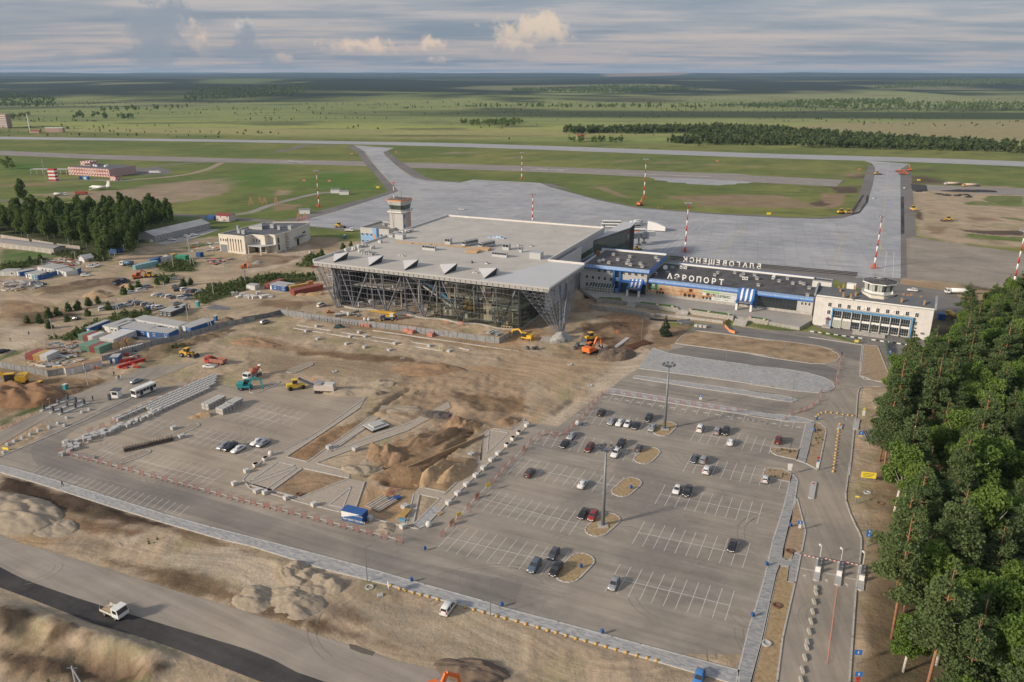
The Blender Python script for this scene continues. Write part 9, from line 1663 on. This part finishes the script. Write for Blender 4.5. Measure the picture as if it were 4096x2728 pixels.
def utl(k,b,tp,label,legs=1):
 p=g(k,*b);X_,Y_=px(k,*tp);d=G(X_,Y_,0)-ZV(CAM_H);h=CAM_H+d.z*math.hypot(p.x,p.y)/math.hypot(d.x,d.y);t=TH('utility_pole',label,'utility pole',p);mb=MB();mb.tube((0,0,0),(0,0,h),.2,.13,6);mb.obj('pole',M_ks,t)
 if legs>1:mb=MB();[mb.tube((2.2*q,-1.,0),(0,0,h*.92),.17,.12,6)for q in((1,)if legs==2 else(-1,1))];mb.obj('strut',M_ks,t)
 mb=MB();mb.bar((-.9,0,h-.4),(.9,0,h-.4),.12);mb.cbox((.3,0,h-1.2),.4,.3,.6);mb.obj('crossarm',M_st,t);return t
for k,b,tp,lb,n in[('A',(715,948),(685,868),'concrete pole with three legs in front of the birch wood',3),('A',(948,970),(935,890),'short concrete pole at the edge of the birch wood',1),('A',(1162,1010),(1143,925),'concrete pole at the corner of the long shed',1),('A',(1635,1245),(1605,985),'tall doubled concrete pole left of the cream building',2),('A',(1488,1280),(1468,1162),'pole in the weeds behind the bright green container',1),('A',(660,1265),(655,1120),'pole behind the small tent shed',1),('A',(985,1170),(980,1110),'short pole at the edge of the wood by the blue container',1),('a1',(180,1105),(120,855),'pole left of the orange excavator',1),('a1',(625,1035),(565,765),'pole with white box before the cream building',1),('a1',(578,1290),(530,1020),'pole above the lone white cabin',1),('a1',(1945,410),(1922,195),'pole right of the cream building in the grass',1),('a1',(1215+700,1235),(1885,1000),'leaning double pole at the left pylon',2),('E',(460,640),(415,478),'pole between young pines and fence',1),('E',(1005,440),(978,298),'doubled pole behind the dirt car park row',2),('E',(1158,390),(1143,288),'pole amid the parked cars, left',1),('E',(1418,288),(1403,175),'pole amid the parked cars, middle',1),('E',(1520,355),(1508,282),'short pole amid the parked cars, right',1),('E',(1610,490),(1600,362),'pole at the anthracite cabins',1),('E',(1790,568),(1752,435),'leaning double pole at the white cabin end',2),('E',(1830,282),(1808,180),'pole in the weed belt',1),('E',(2100,180),(2083,62),'pole near the upper weed belt',1),('E',(240,945),(203,790),'pole inside the scrap pile fence',1),('E',(757,1062),(722,905),'pole at the road with a grey box',1),('A',(375,1300),(348,1190),'pole at the white cabin row in the left yard',1),('a5',(990,230),(975,130),'pole behind the left white cabins',1),('N',(655,1330),(635,1140),'white doubled concrete pole at the bottom edge',2),('A',(245,1030),(235,975),'pole behind the garage row',1),('A',(590,1078),(560,1015),'curved lamp pole at the concrete fence end',1)]:utl(k,b,tp,lb,n)
# signs and street furniture
M_sblue=mat('sign_blue',(.03,.16,.50),.4,var=0);M_syel=mat('sign_yellow',(.80,.62,.05),.5,var=0)
def sign(k,b,label,plates,h=2.8,rz=-.1):
 t=TH('road_sign',label,'sign',g(k,*b),rz);mb=MB();mb.tube((0,0,0),(0,0,h),.05,n=6);mb.obj('post',M_gv,t);z=h
 for kind,s in plates:
  z-=s[1]/2;mb=MB()
  if kind=='round':mb.tube((0,-.04,z),(0,-.09,z),s[0]/2,n=16)
  elif kind=='diamond':mb.add([(0,-.09,z+.45),(.45,-.09,z),(0,-.09,z-.45),(-.45,-.09,z),(0,-.04,z+.45),(.45,-.04,z),(0,-.04,z-.45),(-.45,-.04,z)],[(0,1,2,3),(7,6,5,4),(0,4,5,1),(1,5,6,2),(2,6,7,3),(3,7,4,0)])
  else:mb.box(-s[0]/2,s[0]/2,-.09,-.04,z-s[1]/2,z+s[1]/2)
  mb.obj('plate',{'blue':M_sblue,'yellow':M_syel,'round':M_red if s[0]>.65 else M_sblue,'diamond':M_syel}.get(kind,M_wp),t)
  if len(s)>2:
   if s[2]in 'ARROW UP' and len(s[2])>1:q=MB();q.box(-.07,.07,-.11,-.095,z-.3,z+.1);q.add([(-.2,-.11,z+.05),(.2,-.11,z+.05),(0,-.11,z+.33)],[(0,1,2)]);q.obj('arrow',M_wp,t)
   else:wtx(s[2],0,z-s[1]*.33,s[1]*.9,M_wp if kind!='white' else M_ink,t,-.1,.01)
  z-=s[1]/2+.04
 return t
sign('H',(1714,770),'blue parking sign with two white plates on the paved strip',[('blue',(.9,.9,'P')),('white',(.8,.4)),('white',(.8,.4))]);sign('P',(1115,1090),'blue parking sign with white plates at the car park entrance',[('white',(1.2,1.)),('white',(1.,.45)),('white',(1.,.45))],3.2);sign('P',(2040,400),'yellow diamond priority sign over two white plates',[('diamond',(.9,.9)),('white',(.9,1.1)),('white',(.8,.6))],4.);sign('P',(2005,665),'blue sign with yellow lower plate beside the exit road',[('blue',(1.4,1.2,'UP')),('yellow',(.9,.4))],3.)
sign('P',(1465,1040),'red ringed round sign over blue arrow sign and red chevron plate',[('round',(.8,.8)),('round',(.6,.8)),('white',(.7,1.7))],4.2);sign('M',(840,605),'pair of blue one-way signs on a post by the exit road',[('blue',(1.1,.9,'UP')),('blue',(1.1,.9,'UP'))],4.6);sign('M',(765,1440),'single blue arrow sign lower down the exit road',[('blue',(1.3,1.1,'UP'))],3.2);sign('M',(760,1640),'blue arrow sign over a 40 speed limit ring at the bottom edge',[('blue',(1.2,1.,'UP')),('round',(.8,.8)),('round',(.8,.8))],4.4);sign('M',(358,485),'blue sign with white camera post on the gravel verge',[('blue',(1.1,.9,'UP')),('white',(.6,1.))],2.6);sign('I',(1200,495),'blue parking sign behind the green mesh fence',[('blue',(1.,1.,'P')),('white',(.8,.6))],3.)
for k,x,y,w_,h,z,lb in[('P',2100,1190,3.6,1.7,1.3,'large yellow notice board on posts beside the forest'),('M',765,300,.9,.4,2.,'small yellow plate on two posts right of the exit road'),('a4',775,1325,1.5,.9,.7,'yellow notice on the kerb in front of the white building'),('K',2040,560,1.6,.9,1.2,'yellow notice hung on the barrier line'),('K',1790,800,1.5,.8,.9,'yellow notice on the lower barrier line'),('J',50,430,2.,.7,.2,'yellow board lying at the left image edge')]:
 t=TH('notice_board',lb,'notice board',g(k,x,y),-.25 if k!='K' else .8);wbx(t,'board',M_syel,(-w_/2,w_/2,-.06,0,z,z+h));[wbx(t,'post',M_gv,(s*w_*.4-.05,s*w_*.4+.05,.001,.1,0,z+h))for s in(-1,1)];[wbx(t,'text_line',M_ink,(-w_*.38,w_*.38-.3*q,-.07,-.062,z+h*(.7-.25*q),z+h*(.78-.25*q)))for q in rn(3)]if w_>3 else None
def poly_island(k,a,b,w_,label,kit):
 A_,B_=g(k,*a),g(k,*b);d=B_-A_;t=TH('ticket_island',label,'island',A_,atan2(d.y,d.x));L_=d.length;MB().prism([(-.2,0),(0,-w_/2),(L_,-w_/2),(L_+.3,0),(L_,w_/2),(0,w_/2)],0,.3).obj('island_base',M_ks,t)
 if kit:
  wbx(t,'control_box',M_sd,(L_*.62,L_*.62+.5,-.35,.25,.3,1.5));wbx(t,'barrier_housing',M_sd,(L_*.8,L_*.8+.4,-.3,.2,.3,1.3));wbx(t,'panel',M_wp,(L_*.35,L_*.35+.15,-.5,.5,.3,1.5));mb=MB();mb.tube((L_,0,.3),(L_,0,3.4),.06);mb.cbox((L_+.2,.3,3.4),.7,.3,.25,.6);mb.obj('camera_post',M_wp,t)
  for q in rn(8):wbx(t,'barrier_arm_band',M_red if q%2 else M_wp,(L_*.8+.1,L_*.8+.22,.25+q*.42,.25+(q+1)*.42,1.,1.12))
 else:mb=MB();mb.lathe([(.35,.3),(.35,.34),(.0,.34)],12,(L_-1,0,0));mb.obj('red_marker',M_red,t)
poly_island('M',(478,845),(505,690),1.2,'left ticket island with barrier arm on the exit road',True);poly_island('M',(632,878),(655,715),1.2,'middle ticket island with barrier arm on the exit road',True);poly_island('M',(795,915),(812,740),1.2,'right ticket island with barrier arm at the kerb',True);poly_island('M',(443,258),(463,145),1.4,'long grey concrete island left in the exit road, without equipment',False);poly_island('P',(1748,525),(1758,470),1.3,'short grey island at the head of the yellow hemispheres',False);poly_island('P',(1950,530),(1970,405),1.5,'grey concrete slab standing at the kerb beside the priority sign',False)
for i,(x,y)in enum([(478,905),(477,935),(464,1000),(453,1070),(441,1140),(428,1213),(415,1290),(411,1325),(398,1400),(380,1488),(371,1560)]):p=g('M',x,y);mb=MB();mb.prism([(-.25,-.75),(.25,-.75),(.25,.75),(-.25,.75)],0,.5);o=mb.obj('concrete_block',mat('whitewashed_block',(.43,.40,.35),.9,var=.15),None,loc=p,rot=(0,0,-.12));tag(o,'pale concrete block in the dividing line of the exit road','concrete block','concrete blocks of the exit road')
for i in rn(36):t_=i/35;p=g('M',627+(558-627)*t_,905+(1435-905)*t_);mb=MB();mb.tube((0,0,0),(0,0,.7),.05,n=6);mb.tube((0,0,0),(0,0,.06),.12,n=8);o=mb.obj('delineator',M_sl,None,loc=p);tag(o,'orange flexible post in the lane divider below the ticket islands','delineator','orange lane posts')
for i in rn(22):p=g('E',25+275*(i%11)/10,1425-120*(i%11)/10)if i<11 else g('J',20+430*(i-11)/10,380-195*(i-11)/10);mb=MB();mb.tube((0,0,0),(0,0,1.),.08,n=6);o=mb.obj('delineator',M_sl,None,loc=p);tag(o,'pinkish post along the entry road at the left edge','delineator','posts along the entry road')
for i,(x,y)in enum([(35,455),(70,385),(128,358),(195,332),(262,300),(330,270),(425,238),(500,205),(555,222),(575,158),(705,110),(768,88)]):p=g('J',x,y);mb=MB();mb.lathe([(.75,0),(.65,.5),(.3,.75),(0,.8)],6);o=mb.obj('concrete_block',M_ks,None,loc=p);tag(o,'rounded concrete foot on the sandy strip between the entry lanes','concrete block','concrete feet by the entry road')
for a,b,lb in[((350,1275),(620,1165),'first entry island'),((430,1290),(690,1190),'second entry island'),((505,1305),(760,1205),'third entry island')]:
 A_,B_=g('E',*a),g('E',*b);d=B_-A_;t=TH('ticket_island',lb+' with dark machines left of the car park, '+('rear' if 'first' in lb else 'middle' if 'second' in lb else 'front'),'island',A_,atan2(d.y,d.x));L_=d.length;MB().prism([(0,-.6),(L_,-.6),(L_,.6),(0,.6)],0,.3).obj('island_base',M_ks,t);[wbx(t,'ticket_machine',M_sd,(L_*q-.3,L_*q+.3,-.3,.3,.3,2.))for q in(.1,.55,.85)];mb=MB();mb.tube((L_*.3,0,.3),(L_*.3,0,3),.07);mb.cbox((L_*.3,0,3),.8,.3,.3);mb.obj('camera_post',M_gv,t)
t=TH('guard_booth','white guard booth with dark flat roof beside the bus','booth',g('E',1003,1150),-.15);wbx(t,'booth_wall',M_wp,(-1.2,1.2,-1.1,1.1,0,2.5));wbx(t,'booth_window',M_gl,(-.9,.9,-1.13,-1.101,1.1,2.1));wbx(t,'booth_roof',M_sd,(-1.4,1.4,-1.3,1.3,2.5,2.75))
for k,x,y,m,lb in[('E',567,1098,M_teal,'teal portable toilet at the roadside'),('E',1697,375,M_teal,'dark green portable toilet at the weed belt'),('E',1850,500,K_b,'blue portable toilet by the sheet fence'),('E',1277,412,K_b,'blue portable toilet beside the parked cars'),('B',812,545,K_b,'blue portable toilet on the grass behind the terminal'),('E',940,1178,M_sd,'dark ticket cabinet beside the guard booth')]:
 t=TH('portable_toilet',lb,'toilet' if m!=M_sd else 'cabinet',g(k,x,y),-.3);s=.6 if m==M_sd else 1;wbx(t,'shell',m,(-.6*s,.6*s,-.6*s,.6*s,0,2.3*(s if s==1 else .85)));wbx(t,'toilet_roof',M_pl if s==1 else m,(-.66*s,.66*s,-.66*s,.66*s,2.31*(s if s==1 else .85),2.45*(s if s==1 else .85)))
for i,(k,x,y,lb)in enum([('O',1385,428,'left on the ring road kerb'),('O',2158,640,'second along the ring road kerb'),('L',875,1470,'third along the ring road kerb'),('K',1500,1075,'on the asphalt near the garden corner'),('L',2162,1325,'lower at the right pavement'),('L',2282,888,'upper at the right pavement'),('M',295,462,'beside the gravel verge'),('P',1458,412,'at the head of the planted verge'),('P',1435,553,'on the planted verge pavement'),('L',1122,228,'on the third sandy island'),('L',693,905,'on the lowest sandy island'),('H',700,975,'at the barrier corner, on a thin post')]):mb=MB();mb.box(-.28,.28,-.28,.28,.25,.95);mb.box(-.05,.05,-.05,.05,0,.25);o=mb.obj('litter_bin',K_b,None,loc=g(k,x,y)+ZV(.1),rot=(0,0,.4));tag(o,'small blue litter bin '+lb,'litter bin')
t=TH('bent_sign','white bent sign frame with concrete foot below the pavement','sign',g('O',1150,545),.3);mb=MB();[mb.bar(a,b,.07)for a,b in[((-1,0,0),(-.8,0,1.6)),((-.8,0,1.6),(1.2,0,1.7)),((1.2,0,0),(1.2,0,1.9))]];mb.obj('frame',M_gv,t);wbx(t,'plate',M_wp,(.9,1.,-.4,1.2,1.5,2.6));wbx(t,'foot',M_ks,(-1.4,-.3,-.5,.5,0,.5))
for i,(k,x,y,lb)in enum([('O',1022,480,'square concrete shaft cover with round hole by the sand'),('M',125,1297,'dark square shaft frame with ring on the long verge'),('M',290,638,'rusty round manhole on the verge, upper'),('M',198,1027,'rusty round manhole on the long verge, middle'),('M',940,298,'rusty manhole ring at the forest edge'),('K',420,598,'orange manhole ring in the garden bed'),('F',1305,612,'pale concrete ring on the graded ground'),('F',725,722,'concrete ring lying near the kerbed island'),('H',770,630,'dark manhole with cover on the dirt road'),('H',600,448,'dark round shaft on the dirt road'),('M',845,220,'round concrete lid beside the yellow board')]):mb=MB();mb.lathe([(.9,0),(.9,.25),(.6,.25),(.6,.05)],14);o=mb.obj('manhole',mat('rusty_iron',(.17,.09,.06),.9,var=.2)if 'rusty' in lb or 'orange' in lb else M_ks,None,loc=g(k,x,y)+ZV(.1));tag(o,lb,'manhole')
for i,(k,x,y)in enum([('H',238,320),('H',286,325),('H',313,322),('H',665,290),('H',643,322)]):mb=MB();mb.lathe([(.7,0),(.7,1.4),(.55,1.4),(.55,.3)],12);o=mb.obj('concrete_ring',M_sd,None,loc=g(k,x,y));tag(o,['leftmost','middle','rightmost'][i]+' dark shaft ring of three at the digging' if i<3 else['upper','lower'][i-3]+' shaft ring beside the orange excavator','shaft ring')
for k,a,b,n,lb in[('a3',(1480,680),(2005,765),10,'left'),('I',(500,275),(990,360),9,'right')]:
 A_,B_=g(k,*a),g(k,*b);t=TH('wire_fence','green wire mesh fence along the terrace road, %s length'%lb,'fence',A_);mg=mat('fence_green',(.03,.10,.07),.6)
 for i in rn(n):p=(B_-A_)*(i/(n-1));mb=MB();mb.bar(p,p+ZV(2),.1);mb.obj('fence_post',mg,t)
 mb=MB();[mb.bar(ZV(z),(B_-A_)+ZV(z),.03)for z in(.3,.8,1.3,1.8)];mb.obj('fence_wire',mg,t)
t=TH('green_fence','dense green mesh fence panels leaning round the admin yard','fence',g('I',1170,370));P=gp('I',[(1170,370),(1185,470),(1230,640)]);[MB().bar(a-P[0]+ZV(1.1),b-P[0]+ZV(1.1),.08,2.).obj('mesh_panel',mat('fence_green',(.03,.10,.07),.6),t)for a,b in zip([P[0],P[0].lerp(P[1],.5),P[1],P[1].lerp(P[2],.5)],[P[0].lerp(P[1],.48),P[1]-(P[1]-P[0])*.02,P[1].lerp(P[2],.48),P[2]])]
for i,(x,y,l_)in enum([(1010,1185,5),(1060,1170,5),(1080,1165,4.5)]):o=PC('steel_lattice',['left','middle','right'][i]+' steel section lying beside the forest','steel section','I',x,y,1.35,M_st,(-l_,l_,-.35,-.2,.1,.4),(-l_,l_,.2,.35,.1,.4),*[(-l_+q*1.2,-l_+q*1.2+.12,-.2,.2,.15,.3)for q in rn(8)])
ts,_=gable_shed('tent_shed','A',(725,1225),(805,1210),6,2.4,1.6,M_pl,M_pl,'small white gabled tent shed beside the lay-down yard',0)
mb=MB();P=gp('C',[(1930,1245),(1925,1300),(1965,1345),(2010,1360)]);[mb.bar(a+ZV(.6),b+ZV(.6),.05,1.2)for a,b in zip(P[:-1],P[1:])];o=mb.obj('orange_mesh',mat('orange_net',(.6,.26,.10),.8),None);tag(o,'orange safety net across the terrace road','safety net')
for k,x,y,lb in[('a1',1590,90,'left orange trestle frame at the apron corner'),('a1',1700,100,'right orange trestle frame at the apron corner'),('A',2150,720,'orange trestle on the grass, leftmost'),('A',2230,715,'orange trestle on the grass, middle'),('A',2270,720,'big tilted orange trestle on the grass'),('B',225,245,'orange trestle near the service road')]:
 mb=MB();[mb.bar((s*1.6,t_*1.2,0),(s*.3,t_*.3,5.5),.22)for s in(-1,1)for t_ in(-1,1)];[mb.bar((-1.3+.2*q,-1+.15*q,1+q),(1.3-.2*q,-1+.15*q,1+q),.18)for q in rn(4)];o=mb.obj('orange_trestle',M_sl,None,loc=g(k,x,y));tag(o,lb,'trestle')
for k,x,y in[('Q',602,112),('Q',950,98),('Q',228,323),('Q',427,325),('U',1942,188),('U',1050,135)]:p=g(k,x,y);wall_b=wbx(None,'airfield_marker',M_sl,(-1.6,1.6,-.2,.2,0,1.5),loc=p);tag(wall_b,'orange airfield marker board on the grass','marker board','orange marker boards')
for k,x,y in[('Q',807,377),('D',1453,262),('D',170,552)]:tag(wbx(None,'airfield_marker',M_syel,(-1.5,1.5,-.3,.3,0,1.5),loc=g(k,x,y)),'yellow airfield marker board on the grass','marker board','yellow marker boards')
for k,x,y,lb in[('Q',475,415,'small white equipment hut on the branch road, left'),('Q',545,428,'larger white equipment hut on the branch road, right'),('B',470,330,'white equipment hut with antennas by the apron edge')]:t=TH('equipment_hut',lb,'hut',g(k,x,y),.1);wbx(t,'hut_wall',M_wp,(-4,4,-2,2,0,3.2));wbx(t,'hut_roof',M_gv,(-4.3,4.3,-2.3,2.3,3.201,3.5));[wbx(t,'antenna',M_gv,(q,q+.2,0,.2,3.5,6.5))for q in(-3,2)]
t=TH('far_tower_block','pinkish apartment block at the far left beyond the runway','building',g('A',15,70));wbx(t,'wall',mat('pink_block',(.42,.28,.24),.8),(-30,12,0,16,0,27));[wbx(t,'balcony_band',M_wp,(-30,12.2,-.6,-.05,3+4*q,4.6+4*q))for q in rn(6)]
for k,x,y,s,lb in[('A',298,112,8,'small red hut with lattice aerial beyond the runway'),('A',465,105,16,'white roofed buildings beyond the runway at the left'),('V',318,640,7,'ruined brick block among trees beyond the runway')]:
 t=TH('far_hut',lb,'building',g(k,x,y));wbx(t,'wall',mat('pink_block',(.42,.28,.24),.8),(-s,s,0,8,0,s*.45+(3 if k=='V' else 0)));wbx(t,'roof',M_wp if s>10 else M_red,(-s-.5,s+.5,-.5,8.5,s*.45+.01+(3 if k=='V' else 0),s*.45+1+(3 if k=='V' else 0)))
 if k=='A' and s==8:wbx(t,'aerial',M_wp,(-9,-8,0,1,0,34))
 # people
def prs(k,x,y,rz,top,leg,label,helmet=None,pose=0):
 t=TH('person',label,'person',g(k,x,y),rz);s=Vc;lean=.25 if pose==1 else 0;st=.22 if pose==2 else .08
 J=[(0,0,.95),(0,lean*.4,1.2),(0,lean,1.45),(0,lean*1.1,1.56),(.1,0,.9),(.12,st,.5),(.12,st-.02,.06),(.13,st+.13,.03),(-.1,0,.9),(-.12,-st,.5),(-.12,-st-.08,.06),(-.13,-st+.07,.03),(.2,lean,1.42),(.26,lean+.05,1.15),(.24,lean+.2,.95),(-.2,lean,1.42),(-.26,lean-.02,1.15),(-.24,lean+.1,.93)]
 E_=[(0,1,.15,.15),(1,2,.15,.17),(2,3,.07,.06),(0,4,.12,.11),(4,5,.10,.075),(5,6,.075,.05),(6,7,.05,.04),(0,8,.12,.11),(8,9,.10,.075),(9,10,.075,.05),(10,11,.05,.04),(2,12,.08,.07),(12,13,.065,.05),(13,14,.05,.035),(2,15,.08,.07),(15,16,.065,.05),(16,17,.05,.035)]
 mb=MB()
 for a,b,r0,r1 in E_:mb.cur=0 if(a in(1,2,12,13,15,16)and b!=3)or(a,b)==(0,1)else(2 if b==3 else 1);mb.tube(J[a],J[b],r0,r1,8)
 mb.cur=2;mb.lathe([(.02,1.53-.02),(.085,1.58),(.1,1.66),(.085,1.74),(.01,1.78)],10,(0,lean*1.15,0));mb.obj('body',[top,leg,mat('skin',(.42,.26,.19),.6,var=0)],t,True)
 mb=MB();mb.lathe([(.12,1.68),(.11,1.76),(.06,1.82),(.0,1.83)],10,(0,lean*1.15-.01,0));mb.obj('helmet' if helmet else 'hair',helmet or M_bi,t,True);return t
HV,HVY,DK,WH,NV=M_or,mat('hi_vis_yellow',(.62,.72,.10),.7),mat('dark_cloth',(.03,.03,.04),.9),mat('white_cloth',(.6,.6,.6),.9),mat('navy_cloth',(.03,.05,.11),.9)
for a in[('J',537,742,-.6,DK,DK,'person in black walking on the grey pavement',None,2),('C',1003,1360,0,HV,DK,'left worker in orange vest beside the duct bank',M_wp,2),('C',1020,1362,1,HV,DK,'right worker in orange vest beside the duct bank',M_or,0),('F',550,805,2,HV,DK,'worker in orange walking behind the tyre roller',M_or,2),('F',1628,545,1,HVY,DK,'bending worker in yellow on the kerb line, left',M_wp,1),('F',1645,540,2,HVY,DK,'worker in yellow on the kerb line, right',M_wp,0),('E',820,920,0,HV,DK,'worker in orange vest at the white cabin, left',M_or,0),('E',837,928,1,HV,DK,'worker in orange vest at the white cabin, middle',M_wp,0),('E',855,922,2,HV,DK,'worker in orange vest at the white cabin, right',M_or,0),('E',978,970,0,DK,DK,'person in dark clothes walking to the road',None,2),('E',1003,1010,0,WH,NV,'pedestrian in white, left of three',None,2),('E',1022,1003,0,DK,DK,'pedestrian in black, middle of three',None,2),('E',1042,1002,0,WH,DK,'pedestrian in white, right of three',None,2),('E',798,1183,1,DK,M_red,'person in dark top between the entry islands',None,0),('E',1312,225,0,M_red,DK,'worker in red among the parked cars',M_wp,0),('E',1330,225,0,HVY,DK,'worker in yellow vest among the parked cars',M_wp,0),('E',2212,465,0,HVY,DK,'worker in yellow beside the sheet fence',M_wp,0),('E',250,625,0,NV,NV,'two-tone dressed walker on the bare ground, upper',None,2),('E',92,680,0,NV,NV,'walker in dark blue at the far left',None,2),('B',452,1195,0,DK,DK,'worker in black behind the sheet fence',M_wp,0),('B',320,1165,0,WH,NV,'worker in white behind the fence, left',None,0),('a3',1160,515,0,DK,DK,'person in black on the terrace by the second porch',None,2),('a3',655,380,0,NV,DK,'person walking along the banner wall',None,2),('a3',1640,550,0,WH,WH,'person in white on the terrace steps, left',None,2),('a3',1672,575,0,WH,WH,'person in white on the terrace steps, right',None,2),('I',793,478,0,NV,DK,'person at the tip of the earth median with a bag',None,0),('D',1287,862,0,HV,DK,'worker in orange alone on the apron edge',M_or,0),('C',820,1118,0,HV,DK,'worker in orange at the torn-open wall',M_or,0),('C',1352,290,0,HV,WH,'worker in orange on the green island, left',None,1),('C',1386,288,0,HV,DK,'worker in orange on the green island, right',None,0),('E',1318,368,0,NV,NV,'person in blue between the parked minivans',None,0),('E',1628,395,0,DK,DK,'person in black at the anthracite cabins',None,0)]:prs(*a)
o=KERB.obj('kerb',M_kerb);o['kind']='structure'
